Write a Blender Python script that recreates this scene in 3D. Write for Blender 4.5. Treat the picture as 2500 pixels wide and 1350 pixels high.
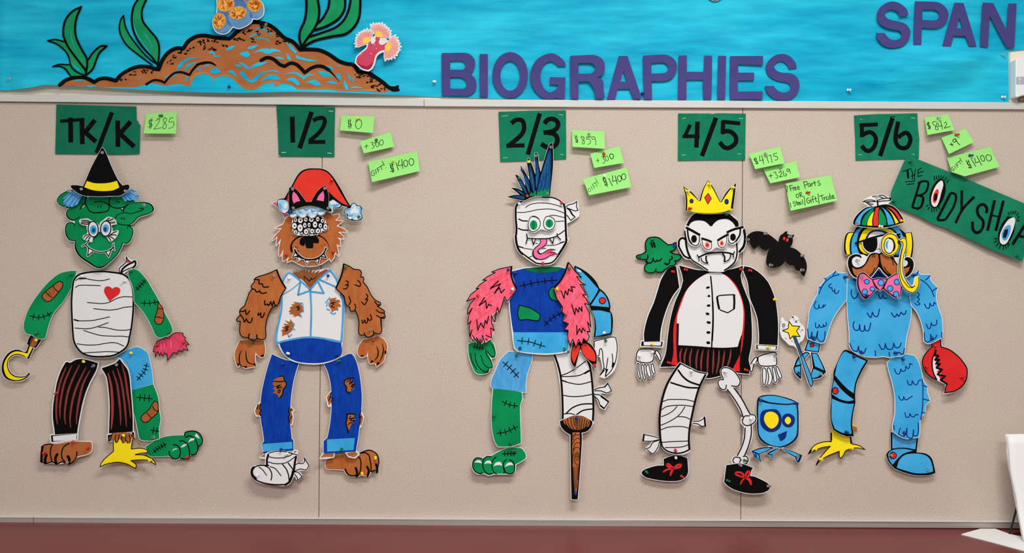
import bpy, bmesh, math, random
import numpy as np
from mathutils import Vector, Matrix
from mathutils.geometry import tessellate_polygon
random.seed(7)
for o in list(bpy.data.objects): bpy.data.objects.remove(o)
SC = bpy.context.scene
COL = SC.collection

# ---------------------------------------------------------------- camera, light
# the wall is the plane y = 0; one photo pixel on the wall is 1 mm; the picture centre is 1.45 m above the floor
DIST, ZC, ROLL = 2.30, 1.45, math.radians(0.40)
cam_d = bpy.data.cameras.new('camera'); cam = bpy.data.objects.new('camera', cam_d); COL.objects.link(cam)
cam.location = (0, -DIST, ZC)
cam.rotation_euler = (Matrix.Rotation(math.pi/2, 4, 'X') @ Matrix.Rotation(ROLL, 4, 'Z')).to_euler()
cam_d.sensor_fit = 'HORIZONTAL'; cam_d.sensor_width = 36.0
cam_d.lens = 36.0*DIST/2.5
cam_d.clip_start = 0.05
SC.camera = cam
w = bpy.data.worlds.new('world'); SC.world = w; w.use_nodes = True
bg = w.node_tree.nodes['Background']
bg.inputs[0].default_value = (1.0, 0.975, 0.96, 1); bg.inputs[1].default_value = 0.36
def area(name, loc, target, sx, sy, power, col=(1.0, 0.975, 0.95)):
    l = bpy.data.lights.new(name, 'AREA'); l.shape = 'RECTANGLE'; l.size = sx; l.size_y = sy
    l.energy = power; l.color = col
    o = bpy.data.objects.new(name, l); COL.objects.link(o); o.location = loc
    o.rotation_euler = (Vector(target)-Vector(loc)).to_track_quat('-Z', 'Z').to_euler()
    return o
# ceiling fluorescent fittings of the classroom, above and behind the camera
area('ceiling_light', (0.40, -1.60, 2.95), (0.40, -1.60, 0), 1.2, 0.4, 50)
area('ceiling_light', (0.3, -4.2, 2.95), (0.3, -4.2, 0), 1.2, 0.4, 104)
area('ceiling_light', (-2.6, -4.2, 2.95), (-2.6, -4.2, 0), 1.2, 0.4, 72)
vs = SC.view_settings
vs.view_transform = 'Standard'; vs.look = 'None'; vs.gamma = 1; vs.use_curve_mapping = False
vs.exposure = 0.0

# ---------------------------------------------------------------- coordinates
TO = [0.0, 0.0, 5.0]                       # origin and scale of the detail view a list of points was read from
def T(x, y, s=5.0): TO[0], TO[1], TO[2] = x, y, s
CR, SR = math.cos(ROLL), math.sin(ROLL)
def wall(px, py):
    """photo pixel -> millimetres on the wall, x right, y up, from the picture centre"""
    x, y = px-1250.0, 675.0-py
    return x*CR - y*SR, x*SR + y*CR
def pts(s):
    """'x,y x,y! ...' in detail-view units -> [(photo x, photo y, is_corner)]"""
    out = []
    for t in s.split():
        if t[0] == '@':
            T(*[float(v) for v in t[1:].split(',')]); continue
        c = t.endswith('!')
        a, b = t.rstrip('!').split(',')
        out.append((TO[0]+float(a)/TO[2], TO[1]+float(b)/TO[2], c))
    return out
def el(cx, cy, rx, ry=None, rot=0, n=14):
    ry = rx if ry is None else ry
    c, s = math.cos(math.radians(rot)), math.sin(math.radians(rot)); o = []
    for i in range(n):
        a = 2*math.pi*i/n; x, y = rx*math.cos(a), ry*math.sin(a)
        o.append('%.1f,%.1f' % (cx+x*c-y*s, cy+x*s+y*c))
    return ' '.join(o)
def smooth(p, closed, step=4.0):
    """Catmull-Rom through the points, sharp at corners"""
    n = len(p); out = []
    if n < 3: return [q[:2] for q in p]
    seg = n if closed else n-1
    for i in range(seg):
        a, b = p[i], p[(i+1) % n]
        if a[2] or (not closed and i == 0): pa = (2*a[0]-b[0], 2*a[1]-b[1])
        else: pa = p[i-1]
        if b[2] or (not closed and i == n-2): pb = (2*b[0]-a[0], 2*b[1]-a[1])
        else: pb = p[(i+2) % n]
        L = math.hypot(b[0]-a[0], b[1]-a[1])
        k = 1 if ((a[2] and b[2]) or L < 1.2) else max(2, min(8, int(L/step+0.5)))
        # tangents limited by the segment length, so unequal spacing does not overshoot
        def tan(u, v, w_):
            tx, ty = (w_[0]-u[0])/2, (w_[1]-u[1])/2; l = math.hypot(tx, ty)
            f = min(1.0, L/l) if l > 1e-9 else 0
            return tx*f, ty*f
        ta = tan(pa, a, b); tb = tan(a, b, pb)
        for j in range(k):
            t = j/k; h1 = 2*t**3-3*t*t+1; h2 = t**3-2*t*t+t; h3 = -2*t**3+3*t*t; h4 = t**3-t*t
            out.append((h1*a[0]+h2*ta[0]+h3*b[0]+h4*tb[0], h1*a[1]+h2*ta[1]+h3*b[1]+h4*tb[1]))
    if not closed: out.append(p[-1][:2])
    return out
def shapes(s):
    """'~' starts an open line, otherwise a closed outline"""
    res = []
    for q in s.split('|'):
        q = q.strip()
        if not q: continue
        op = q[0] == '~'
        res.append((smooth(pts(q[1:] if op else q), not op), op))
    return res

# ---------------------------------------------------------------- grown outlines (the white margin left by the scissors)
def rdp(p, tol):
    if len(p) < 3: return p
    keep = [False]*len(p); keep[0] = keep[-1] = True; st = [(0, len(p)-1)]
    A = np.array(p)
    while st:
        a, b = st.pop()
        if b-a < 2: continue
        d = A[b]-A[a]; l = math.hypot(*d); q = A[a+1:b]-A[a]
        dist = np.abs(q[:, 0]*d[1]-q[:, 1]*d[0])/l if l > 1e-9 else np.hypot(q[:, 0], q[:, 1])
        k = int(dist.argmax())
        if dist[k] > tol: m = a+1+k; keep[m] = True; st += [(a, m), (m, b)]
    return [p[i] for i in range(len(p)) if keep[i]]
def grow(shs, margin, step=2.0):
    P = np.vstack([np.array(s) for s, _ in shs])
    x0, y0 = P.min(0)-margin-3*step; x1, y1 = P.max(0)+margin+3*step
    xs = np.arange(x0, x1+step, step); ys = np.arange(y0, y1+step, step)
    X, Y = np.meshgrid(xs, ys); D = np.full(X.shape, 1e9)
    for s, op in shs:
        A = np.array(s); Bq = np.roll(A, -1, 0)
        if op: A, Bq = A[:-1], Bq[:-1]
        d = np.full(X.shape, 1e9); ins = np.zeros(X.shape, bool)
        for (ax, ay), (bx, by) in zip(A, Bq):
            dx, dy = bx-ax, by-ay; l2 = dx*dx+dy*dy
            if l2 < 1e-9: continue
            t = np.clip(((X-ax)*dx+(Y-ay)*dy)/l2, 0, 1)
            d = np.minimum(d, (X-ax-t*dx)**2+(Y-ay-t*dy)**2)
            if not op and ay != by:
                c = (ay > Y) != (by > Y)
                ins ^= c & (X < (Y-ay)/(by-ay)*dx+ax)
        d = np.sqrt(d)
        D = np.minimum(D, np.where(ins, -d, d))
    F = D-margin
    F[np.abs(F) < 1e-6] = 1e-6
    ny, nx = F.shape; S = F < 0
    nxt = {}
    def key_h(i, j): return (0, i, j)
    def key_v(i, j): return (1, i, j)
    loc = {}
    def cross(k):
        if k not in loc:
            o, i, j = k
            if o == 0:
                t = F[i, j]/(F[i, j]-F[i, j+1]); loc[k] = (xs[j]+t*step, ys[i])
            else:
                t = F[i, j]/(F[i, j]-F[i+1, j]); loc[k] = (xs[j], ys[i]+t*step)
        return k
    a, b, c, d_ = S[:-1, :-1], S[:-1, 1:], S[1:, 1:], S[1:, :-1]
    mixed = (a | b | c | d_) & ~(a & b & c & d_)
    for i, j in zip(*np.nonzero(mixed)):
        v = [S[i, j], S[i, j+1], S[i+1, j+1], S[i+1, j]]
        e = [key_h(i, j), key_v(i, j+1), key_h(i+1, j), key_v(i, j)]
        # walk with the inside on one side: edge k joins corner k and k+1
        outs = [k for k in range(4) if v[k] and not v[(k+1) % 4]]
        for k in outs:
            m = (k-1) % 4
            while v[(m+1) % 4] == v[m]: m = (m-1) % 4
            nxt[cross(e[k])] = cross(e[m])
    loops = []; seen = set()
    for k0 in list(nxt):
        if k0 in seen: continue
        lp = []; k = k0
        while k not in seen and k in nxt:
            seen.add(k); lp.append(loc[k]); k = nxt[k]
        if len(lp) > 8:
            lp = rdp(lp+[lp[0]], 0.22)[:-1]
            if len(lp) > 3: loops.append(lp)
    return loops

# ---------------------------------------------------------------- materials
def lin(c):
    return tuple(((v/255)/12.92 if v/255 <= 0.04045 else ((v/255+0.055)/1.055)**2.4) for v in c)
MATS = {}
def mat(name, rgb, rough=0.75, streak=0.0, rgb2=None, scale=60, spec=0.06, stretch=(1, 1, 1), bump=0.0, bscale=300, bdist=0.001):
    m = bpy.data.materials.new(name); m.use_nodes = True; nt = m.node_tree; b = nt.nodes['Principled BSDF']
    b.inputs['Roughness'].default_value = rough; b.inputs['Specular IOR Level'].default_value = spec
    c1 = lin(rgb)+(1,)
    b.inputs['Base Color'].default_value = c1
    tc = nt.nodes.new('ShaderNodeTexCoord')
    if streak or rgb2:
        mp = nt.nodes.new('ShaderNodeMapping'); mp.inputs['Scale'].default_value = stretch
        nz = nt.nodes.new('ShaderNodeTexNoise'); nz.inputs['Scale'].default_value = scale
        nz.inputs['Detail'].default_value = 4; nz.inputs['Roughness'].default_value = 0.6
        rp = nt.nodes.new('ShaderNodeValToRGB')
        k = streak or 0.5
        rp.color_ramp.elements[0].position = 0.5-0.22; rp.color_ramp.elements[1].position = 0.5+0.22
        c2 = lin(rgb2)+(1,) if rgb2 else tuple(min(1, v*1.35+0.02) for v in c1[:3])+(1,)
        rp.color_ramp.elements[0].color = tuple(a*(1-0.5*k)+bb*0.5*k for a, bb in zip(c1, tuple(v*0.75 for v in c1[:3])+(1,)))
        rp.color_ramp.elements[1].color = tuple(a*(1-k)+bb*k for a, bb in zip(c1, c2))
        nt.links.new(tc.outputs['Object'], mp.inputs['Vector']); nt.links.new(mp.outputs[0], nz.inputs['Vector'])
        nt.links.new(nz.outputs[0], rp.inputs[0]); nt.links.new(rp.outputs[0], b.inputs['Base Color'])
    if bump:
        n2 = nt.nodes.new('ShaderNodeTexNoise'); n2.inputs['Scale'].default_value = bscale; n2.inputs['Detail'].default_value = 3
        bp = nt.nodes.new('ShaderNodeBump'); bp.inputs['Strength'].default_value = bump; bp.inputs['Distance'].default_value = bdist
        nt.links.new(tc.outputs['Object'], n2.inputs['Vector']); nt.links.new(n2.outputs[0], bp.inputs['Height'])
        nt.links.new(bp.outputs[0], b.inputs['Normal'])
    MATS[name] = m
    return m
V = (7, 7, 2)          # markers run mostly up and down
mat('white_paper', (225, 225, 226), 0.8, bump=0.25, bscale=40)
mat('black_ink', (9, 8, 8), 0.7, spec=0.06)
mat('green_marker', (2, 124, 68), 0.6, 0.8, (10, 156, 92), 11, stretch=(1, 1, .6))
mat('deep_green_marker', (4, 100, 60), 0.6, 0.5, (10, 120, 74), 16)
mat('sign_green', (18, 106, 78), 0.85, 0.6, (30, 122, 92), 14, bump=0.8, bscale=16, bdist=0.008)
mat('note_green', (150, 226, 122), 0.8, 0.3, (168, 236, 140), 14)
mat('yellow_marker', (248, 222, 14), 0.6, 0.4, (255, 236, 60), 25)
mat('red_marker', (216, 36, 38), 0.6, 0.4, (232, 60, 60), 25)
mat('dark_red_marker', (118, 52, 50), 0.6, 0.6, (160, 66, 62), 30, stretch=V)
mat('royal_marker', (6, 50, 150), 0.6, 0.6, (16, 78, 184), 14, stretch=V)
mat('sky_marker', (62, 150, 212), 0.6, 0.6, (104, 184, 234), 14, stretch=V)
mat('cyan_marker', (44, 160, 220), 0.6, 0.6, (92, 190, 238), 14)
mat('brown_marker', (166, 92, 48), 0.6, 0.6, (186, 112, 62), 25)
mat('dark_brown_marker', (104, 56, 32), 0.6, 0.5, (134, 76, 44), 40, stretch=V)
mat('crimson_marker', (214, 50, 84), 0.6, 0.7, (240, 92, 124), 45, stretch=V)
mat('salmon_marker', (240, 78, 98), 0.6, 0.8, (250, 122, 152), 40, stretch=(3, 3, 1.5))
mat('pink_marker', (238, 104, 158), 0.6, 0.4, (246, 134, 180), 25)
mat('navy_marker', (16, 62, 112), 0.6, 0.5, (24, 90, 150), 30, stretch=V)
mat('purple_card', (70, 66, 126), 0.7, 0.5, (84, 78, 142), 8)
mat('grey_marker', (190, 190, 188), 0.7)
mat('pin_white', (240, 240, 238), 0.3, spec=0.5); mat('pin_red', (206, 34, 30), 0.3, spec=0.5)
mat('pin_green', (10, 110, 62), 0.3, spec=0.5); mat('pin_blue', (16, 44, 128), 0.3, spec=0.5)
mat('pin_yellow', (244, 226, 40), 0.3, spec=0.5); mat('pin_black', (20, 20, 20), 0.3, spec=0.5)
g = mat('pin_clear', (242, 244, 244), 0.05, spec=0.5); g.node_tree.nodes['Principled BSDF'].inputs['Transmission Weight'].default_value = 0.93
g = mat('steel', (190, 190, 190), 0.3); g.node_tree.nodes['Principled BSDF'].inputs['Metallic'].default_value = 1

# ---------------------------------------------------------------- cutouts
def link(o, parent=None):
    COL.objects.link(o)
    if parent: o.parent = parent
    return o
class Cut: pass
CUR = None
def shape_uv(x, y): return (x-CUR.cx)/100.0, (y-CUR.cy)/100.0
def depth_mm(x, y):
    if CUR.depthf: return CUR.depthf(x, y)
    u, v = shape_uv(x, y)
    return max(CUR.z+CUR.tx*u+CUR.ty*v+CUR.bx*u*u+CUR.by*v*v, 0.8)
def to_local(x, y, lift):
    X, Y = wall(x, y); k = (DIST*1000-CUR.z)/(DIST*1000)
    return ((X*k-CUR.ox)/1000, (-(depth_mm(x, y)+lift))/1000, (Y*k-CUR.oy)/1000)
def fill_bm(bm, loops, lift):
    cut = CUR.cut
    b2 = bmesh.new()
    vec = [[Vector((x, y, 0)) for x, y in lp] for lp in loops]
    flat = [v for lp in vec for v in lp]
    if len(flat) < 3: return
    bv = [b2.verts.new(v) for v in flat]
    off = [0]
    for lp in vec: off.append(off[-1]+len(lp))
    def inside(p, lp):
        c = False
        for a, q in zip(lp, lp[1:]+lp[:1]):
            if (a.y > p.y) != (q.y > p.y) and p.x < (p.y-a.y)/(q.y-a.y)*(q.x-a.x)+a.x: c = not c
        return c
    hosts = {}                                # outlines with the holes that lie in them
    for i, lp in enumerate(vec):
        own = [j for j, o in enumerate(vec) if j != i and inside(lp[0], o)]
        if len(own) % 2: hosts.setdefault(own[0] if len(own) == 1 else min(own, key=lambda j: len(vec[j])), []).append(i)
        else: hosts.setdefault(i, [])
    for h, holes in hosts.items():
        ids = [k for i in [h]+holes for k in range(off[i], off[i+1])]
        for t in tessellate_polygon([vec[i] for i in [h]+holes]):
            if len(set(t)) == 3:
                try: b2.faces.new([bv[ids[i]] for i in t])
                except ValueError: pass
    xs = [v.x for v in flat]; ys = [v.y for v in flat]
    if cut:
        for ax, lo, hi in ((0, min(xs), max(xs)), (1, min(ys), max(ys))):
            k = math.ceil(lo/cut)*cut
            while k < hi:
                co = (k, 0, 0) if ax == 0 else (0, k, 0); no = (1, 0, 0) if ax == 0 else (0, 1, 0)
                bmesh.ops.bisect_plane(b2, geom=b2.verts[:]+b2.edges[:]+b2.faces[:], plane_co=co, plane_no=no, dist=1e-4)
                k += cut
    mp = {}
    for v in b2.verts: mp[v] = bm.verts.new(to_local(v.co.x, v.co.y, lift))
    for f in b2.faces:
        try: bm.faces.new([mp[v] for v in f.verts])
        except ValueError: pass
    b2.free()
def face_front(bm):
    """papers and prints face the room (-y)"""
    bm.normal_update()
    fl = [f for f in bm.faces if f.normal.y > 0]
    if fl: bmesh.ops.reverse_faces(bm, faces=fl)
def ribbon(bm, p, w, lift, cap=True, taper=False):
    """a pen line: a strip along p, split at sharp turns, rounded at ends and turns"""
    q = [p[0]]
    for a in p[1:]:
        if math.hypot(a[0]-q[-1][0], a[1]-q[-1][1]) > 0.3: q.append(a)
    if len(q) < 2: q.append((q[0][0]+0.3, q[0][1]))
    n = len(q); L = [0.0]
    for i in range(1, n): L.append(L[-1]+math.hypot(q[i][0]-q[i-1][0], q[i][1]-q[i-1][1]))
    def hw(i):
        if not taper: return w/2
        t = L[i]/L[-1]
        if taper == 2: return w/2*max(0.15, 1-t)
        return w/2*(0.25+0.75*math.sin(math.pi*min(max(t, 0.0), 1.0))**0.6)
    def disc(c, r):
        vs_ = [bm.verts.new(to_local(c[0]+r*math.cos(a), c[1]+r*math.sin(a), lift)) for a in [math.pi*2*k/10 for k in range(10)]]
        bm.faces.new(vs_)
    st = 0
    while st < n-1:
        en = st+1
        while en < n-1:
            a = math.atan2(q[en][1]-q[en-1][1], q[en][0]-q[en-1][0]); b = math.atan2(q[en+1][1]-q[en][1], q[en+1][0]-q[en][0])
            if abs((b-a+math.pi) % (2*math.pi)-math.pi) > 0.75: break
            en += 1
        prev = None
        for i in range(st, en+1):
            a = q[max(st, i-1)]; b = q[min(en, i+1)]
            dx, dy = b[0]-a[0], b[1]-a[1]; l = math.hypot(dx, dy) or 1
            nx, ny = -dy/l*hw(i), dx/l*hw(i)
            cur = (bm.verts.new(to_local(q[i][0]+nx, q[i][1]+ny, lift)), bm.verts.new(to_local(q[i][0]-nx, q[i][1]-ny, lift)))
            if prev: bm.faces.new((prev[0], prev[1], cur[1], cur[0]))
            prev = cur
        if en < n-1: disc(q[en], hw(en))
        st = en
    if cap: disc(q[0], hw(0)); disc(q[-1], hw(n-1))

def finish(name, bm, material, parent=None, thick=0):
    face_front(bm)
    me = bpy.data.meshes.new(name); bm.to_mesh(me); bm.free()
    me.materials.append(MATS[material])
    o = bpy.data.objects.new(name, me); link(o, parent)
    if thick:
        s = o.modifiers.new('paper_thickness', 'SOLIDIFY'); s.thickness = thick; s.offset = -1
    return o
def C(name, label, cat, z=8, tilt=(0, 0), bow=(0, 0), group=None, depthf=None, step=0.22, cut=16.0):
    """start a cutout: what follows (P, F, K, pin) belongs to it"""
    global CUR
    end()
    CUR = Cut(); CUR.name, CUR.label, CUR.cat, CUR.group = name, label, cat, group
    if cat == 'note': z, tilt, bow = z*1.25+2, (tilt[0]*1.5, 34), (bow[0], 16)
    if cat == 'paper cutout': z, tilt = z*1.4, (tilt[0]*1.3, tilt[1]*1.6)
    CUR.z = z; CUR.tx, CUR.ty = tilt; CUR.bx, CUR.by = bow
    CUR.root = None; CUR.layers = []; CUR.n = 0; CUR.pins = []; CUR.depthf = depthf; CUR.step = step; CUR.cut = cut
def P(material, s, margin=0.0, thick=0.0004):
    """the sheet itself, cut out round the shapes in s with a margin"""
    sh = shapes(s)
    loops = grow(sh, margin) if margin else [q for q, _ in sh]
    a = np.vstack([np.array(l) for l in loops]); lo, hi = a.min(0), a.max(0)
    CUR.cx, CUR.cy = (lo+hi)/2
    k = (DIST*1000-CUR.z)/(DIST*1000)
    X, Y = wall(CUR.cx, CUR.cy); CUR.ox, CUR.oy = X*k, Y*k
    bm = bmesh.new(); fill_bm(bm, loops, 0.0)
    bmesh.ops.remove_doubles(bm, verts=bm.verts[:], dist=1e-6)
    o = finish(CUR.name, bm, material, None, thick)
    o.location = (CUR.ox/1000, 0, ZC+CUR.oy/1000)
    o['label'] = CUR.label; o['category'] = CUR.cat
    if CUR.group: o['group'] = CUR.group
    CUR.root = o; CUR.n = 0
JOINED = ('ink_print', 'ink_outline', 'lettering', 'staple', 'shirt_line', 'painted_outline', 'painted_fleck', 'frill_line', 'tentacle', 'shine', 'ink_speck', 'lash', 'grain', 'hair_streak', 'fur_stroke', 'fur_stroke', 'fur_gap', 'fluff_curl')
def layer(part, material, again=False):
    """printed or coloured layers go on in order; a run of one part and colour lies at one level"""
    new = not CUR.layers or CUR.layers[-1][:2] != (part, material)
    if new or again:
        if new: CUR.n += 1
        CUR.layers.append((part, material, bmesh.new(), CUR.step*CUR.n))
    return CUR.layers[-1]
def F(part, material, s, margin=0.0):
    sh = shapes(s)
    if margin:
        L = layer(part, material); fill_bm(L[2], grow(sh, margin), L[3]); return
    for i, (q, _) in enumerate(sh):
        L = layer(part, material, i > 0); fill_bm(L[2], [q], L[3])
def FH(part, material, s):
    """outline with holes"""
    L = layer(part, material); fill_bm(L[2], [q for q, _ in shapes(s)], L[3])
def K(part, w, s, material='black_ink', closed=False, cap=True, taper=False):
    if CUR.cat == 'note': w *= 0.82
    for i, q in enumerate(s.split('|')):
        if not q.strip(): continue
        L = layer(part, material, i > 0 and (closed or part not in JOINED))
        p = pts(q)
        sm = smooth(p, closed, 3.0)
        if closed: sm.append(sm[0])
        ribbon(L[2], sm, w, L[3], cap, taper)
def end():
    global CUR
    if CUR is None or CUR.root is None: return
    for part, m, bm, lift in CUR.layers:
        o = finish(part, bm, m, CUR.root)
        if part in JOINED and part not in ('ink_print', 'ink_outline', 'lettering', 'painted_outline'): o['kind'] = 'stuff'
    CUR.layers = []
# pushpins: a tapered grip between two discs on a steel point
PINS = {}
def pin_mesh(color):
    if color in PINS: return PINS[color]
    prof = [(0.0, 13.2), (3.4, 13.2), (4.1, 12.7), (4.1, 11.9), (3.3, 11.2), (2.5, 8.0), (2.6, 5.2), (3.4, 4.4), (4.9, 3.6), (5.0, 2.8), (4.5, 2.4), (0.6, 2.2), (0.5, -8.0), (0.0, -14.0)]
    bm = bmesh.new(); N = 14; rings = []
    for r, h in prof:
        if r == 0: rings.append([bm.verts.new((0, -h/1000, 0))])
        else: rings.append([bm.verts.new((r/1000*math.cos(2*math.pi*k/N), -h/1000, r/1000*math.sin(2*math.pi*k/N))) for k in range(N)])
    for a, b in zip(rings, rings[1:]):
        for k in range(N):
            k2 = (k+1) % N
            if len(a) == 1: f = bm.faces.new((a[0], b[k], b[k2]))
            elif len(b) == 1: f = bm.faces.new((a[k], b[0], a[k2]))
            else: f = bm.faces.new((a[k], b[k], b[k2], a[k2]))
            f.smooth = True
            if len(b) == 1 or (len(b) > 1 and b is rings[-2]): f.material_index = 1
    bmesh.ops.recalc_face_normals(bm, faces=bm.faces[:])
    me = bpy.data.meshes.new('pushpin'); bm.to_mesh(me); bm.free()
    me.materials.append(MATS['pin_'+color]); me.materials.append(MATS['steel'])
    PINS[color] = me; return me
def pin(color, s, where, tilt=None, group=None):
    """a pushpin through the current sheet; where completes the label"""
    (x, y, _), = pts(s)
    word = {'clear': 'clear plastic', 'pin': ''}.get(color, color)
    o = link(bpy.data.objects.new('pushpin', pin_mesh(color)))
    X, Y = wall(x, y); d = depth_mm(x, y); k = (DIST*1000-d-8)/(DIST*1000)
    o.location = (X*k/1000, -(d+0.4)/1000, ZC+Y*k/1000)
    a = tilt if tilt else (random.uniform(-6, 12), random.uniform(-20, 20))
    o.rotation_euler = (math.radians(a[0]), 0, math.radians(a[1]))
    o.scale = (0.74, 0.9, 0.74)
    o['label'] = '%s pushpin %s' % (word, where); o['category'] = 'pushpin'
    o['group'] = group or 'pushpins holding the paper cutouts'

# handwriting: strokes on a 10 x 14 box, y down
GL = {
 '0': '5,0 1,3 0,8 3,13 7,13 10,8 9,3 5,0', '1': '4,0 5,14', '2': '1,3 4,0 8,1 9,4 6,8 0,14 5,13 10,13',
 '3': '1,2 5,0 9,2 8,5 4,7 9,8 9,12 5,14 0,12', '4': '2,0 0,7 9,7|7,0 7,14', '5': '9,0 2,1 1,6 6,5 9,9 7,13 1,14',
 '6': '6,0 2,5 0,10 3,14 8,12 8,8 4,7 1,10', '7': '0,1 9,0 5,7 3,14', '8': '8,1 4,0 1,3 4,6 8,9 8,13 3,14 1,11 4,7 8,4 8,1',
 '9': '8,3 4,0 0,3 3,7 8,4|8,2 8,8 6,14', '$': '8,3 5,2 1,4 2,6 7,8 9,11 5,13 1,12|3,-1 3,15|7,-1 7,15', '+': '5,3 5,11|1,7 9,7',
 'G': '9,2 5,0 1,4 0,9 4,14 8,12 9,8 5,8', 'I': '5,0 5,14|2,0 8,0|2,14 8,14', 'F': '1,0 1,14|1,0 9,0|1,6 7,6', 'T': '0,0 10,0|5,0 5,14', '!': '5,0 5,9|5,12 5,13',
 'r': '3,6 3,14|3,9 5,6 8,6', 'e': '1,10 8,9 6,6 2,7 1,11 4,14 8,12', 'P': '2,0 2,14|2,0 8,1 8,6 2,7', 'a': '8,7 3,6 1,10 3,14 7,12 8,7|8,7 9,14', 't': '5,1 5,14 8,13|2,5 8,5',
 's': '8,6 3,6 3,9 8,11 7,14 2,14', 'O': '5,0 1,3 0,8 3,13 7,13 10,8 9,3 5,0', 'R': '1,0 1,14|1,0 8,1 8,6 1,7|3,7 9,14', 'S': '8,2 4,0 1,3 4,6 8,9 7,13 2,14 0,12', 'l': '5,0 5,14',
 '/': '9,-1 1,16', 'i': '5,6 5,14|5,3 5,3.4', 'f': '8,1 5,1 5,14|2,6 8,6', 'd': '8,0 8,14|8,8 4,6 1,10 3,14 8,12', 'E': '8,0 1,0 1,14 9,14|1,7 7,7', 'H': '1,0 1,14|9,0 9,14|1,7 9,7',
}
def write(part, w, text, x, y, gw, gh, ang, gap=0.35, slant=0, material='black_ink'):
    """x,y: photo position of the first glyph's top left; gw, gh glyph size in photo px; ang: degrees clockwise"""
    sv = list(TO); T(0, 0, 1)
    c, s = math.cos(math.radians(ang)), math.sin(math.radians(ang)); cx = 0
    for ch in text:
        wd = {'1': 0.35, '!': 0.3, 'I': 0.7, 'l': 0.3, 'i': 0.3, ' ': 0.5, '/': 0.8}.get(ch, 1.0)*gw
        if ch in GL:
            for st in GL[ch].split('|'):
                q = []
                for t in st.split():
                    a, b = [float(v) for v in t.split(',')]
                    if wd < 0.5*gw: a = 2+(a-5)
                    lx = cx+a/10*gw-slant*(b-7)/14*gh; ly = b/14*gh
                    q.append('%.2f,%.2f' % (x+lx*c-ly*s, y+lx*s+ly*c))
                K(part, w, ' '.join(q), material)
        cx += wd+gap*gw
    TO[:] = sv
def stitch(part, w, s, n, tick):
    """a scar: a line with n cross ticks"""
    p = smooth(pts(s), False); L = [0]
    for a, b in zip(p, p[1:]): L.append(L[-1]+math.hypot(b[0]-a[0], b[1]-a[1]))
    sv = list(TO); T(0, 0, 1)
    K(part, w, ' '.join('%.2f,%.2f' % q for q in p))
    for k in range(n):
        d = L[-1]*(k+0.7)/(n+0.4)
        i = max(j for j in range(len(p)-1) if L[j] <= d); a, b = p[i], p[i+1]; l = math.hypot(b[0]-a[0], b[1]-a[1]) or 1
        t = (d-L[i])/l; x, y = a[0]+(b[0]-a[0])*t, a[1]+(b[1]-a[1])*t; nx, ny = -(b[1]-a[1])/l*tick, (b[0]-a[0])/l*tick
        K(part, w, '%.2f,%.2f %.2f,%.2f' % (x-nx, y-ny, x+nx*0.9, y+ny*0.9))
    TO[:] = sv
def dots(part, s, r, material='black_ink'):
    for i, (x, y, _) in enumerate(pts(s)):
        L = layer(part, material, i > 0 and part not in JOINED)
        vs_ = [L[2].verts.new(to_local(x+r*math.cos(a), y+r*math.sin(a), L[3])) for a in [math.pi*2*k/8 for k in range(8)]]
        L[2].faces.new(vs_)
mat('brown_fur', (174, 92, 44), 0.6, 0.7, (196, 118, 64), 18, stretch=(3, 3, 1))
mat('dark_fur', (134, 76, 42), 0.6, 0.5, (166, 96, 54), 30, stretch=V)
mat('red_hat', (226, 52, 40), 0.6, 0.4, (236, 76, 62), 20)
mat('fluff', (134, 198, 232), 0.65, 0.8, (196, 222, 236), 30)
mat('sign_green_bright', (16, 116, 84), 0.85, 0.7, (34, 138, 104), 14, bump=0.8, bscale=16, bdist=0.008)
mat('brick_marker', (156, 60, 56), 0.6, 0.5, (176, 70, 64), 30, stretch=V)
mat('crimson_light', (234, 58, 46), 0.6, 0.5, (240, 84, 80), 40)
mat('eye_cream', (238, 228, 216), 0.7)
mat('pink_iris', (240, 150, 150), 0.6)
mat('black_card', (14, 13, 13), 0.8, spec=0.08, bump=0.2, bscale=60)
mat('navy_ink', (12, 22, 52), 0.6)
mat('navy_royal', (16, 42, 120), 0.6)
mat('plum_ink', (46, 12, 34), 0.6)
# ---------------------------------------------------------------- the room
def mesh_obj(name, verts, faces, material, parent=None, loc=(0, 0, 0), smooth_=False, bevel=0):
    me = bpy.data.meshes.new(name); me.from_pydata([Vector(v) for v in verts], [], faces); me.update()
    bm = bmesh.new(); bm.from_mesh(me)
    if bevel: bmesh.ops.bevel(bm, geom=bm.edges[:], offset=bevel, segments=2, affect='EDGES', profile=0.5)
    bmesh.ops.recalc_face_normals(bm, faces=bm.faces[:]); bm.to_mesh(me); bm.free()
    if smooth_:
        for p in me.polygons: p.use_smooth = True
    me.materials.append(MATS[material] if isinstance(material, str) else material)
    o = bpy.data.objects.new(name, me); o.location = loc; link(o, parent); return o
def photo_slab(name, quad, d0, d1, material, parent=None, bevel=0.0):
    """a slab seen in the photo as quad (clockwise from top left), from d0 to d1 metres in front of the wall"""
    v = []
    for d in (d0, d1):
        for px, py in quad:
            X, Y = wall(px, py); k = (DIST-d1)/DIST
            v.append((X*k/1000, -d, ZC+Y*k/1000))
    f = [(4, 5, 6, 7), (3, 2, 1, 0)]+[(i, (i+1) % 4, (i+1) % 4+4, i+4) for i in range(4)]
    return mesh_obj(name, v, f, material, parent, bevel=bevel)
def structure(o): o['kind'] = 'structure'; return o

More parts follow.
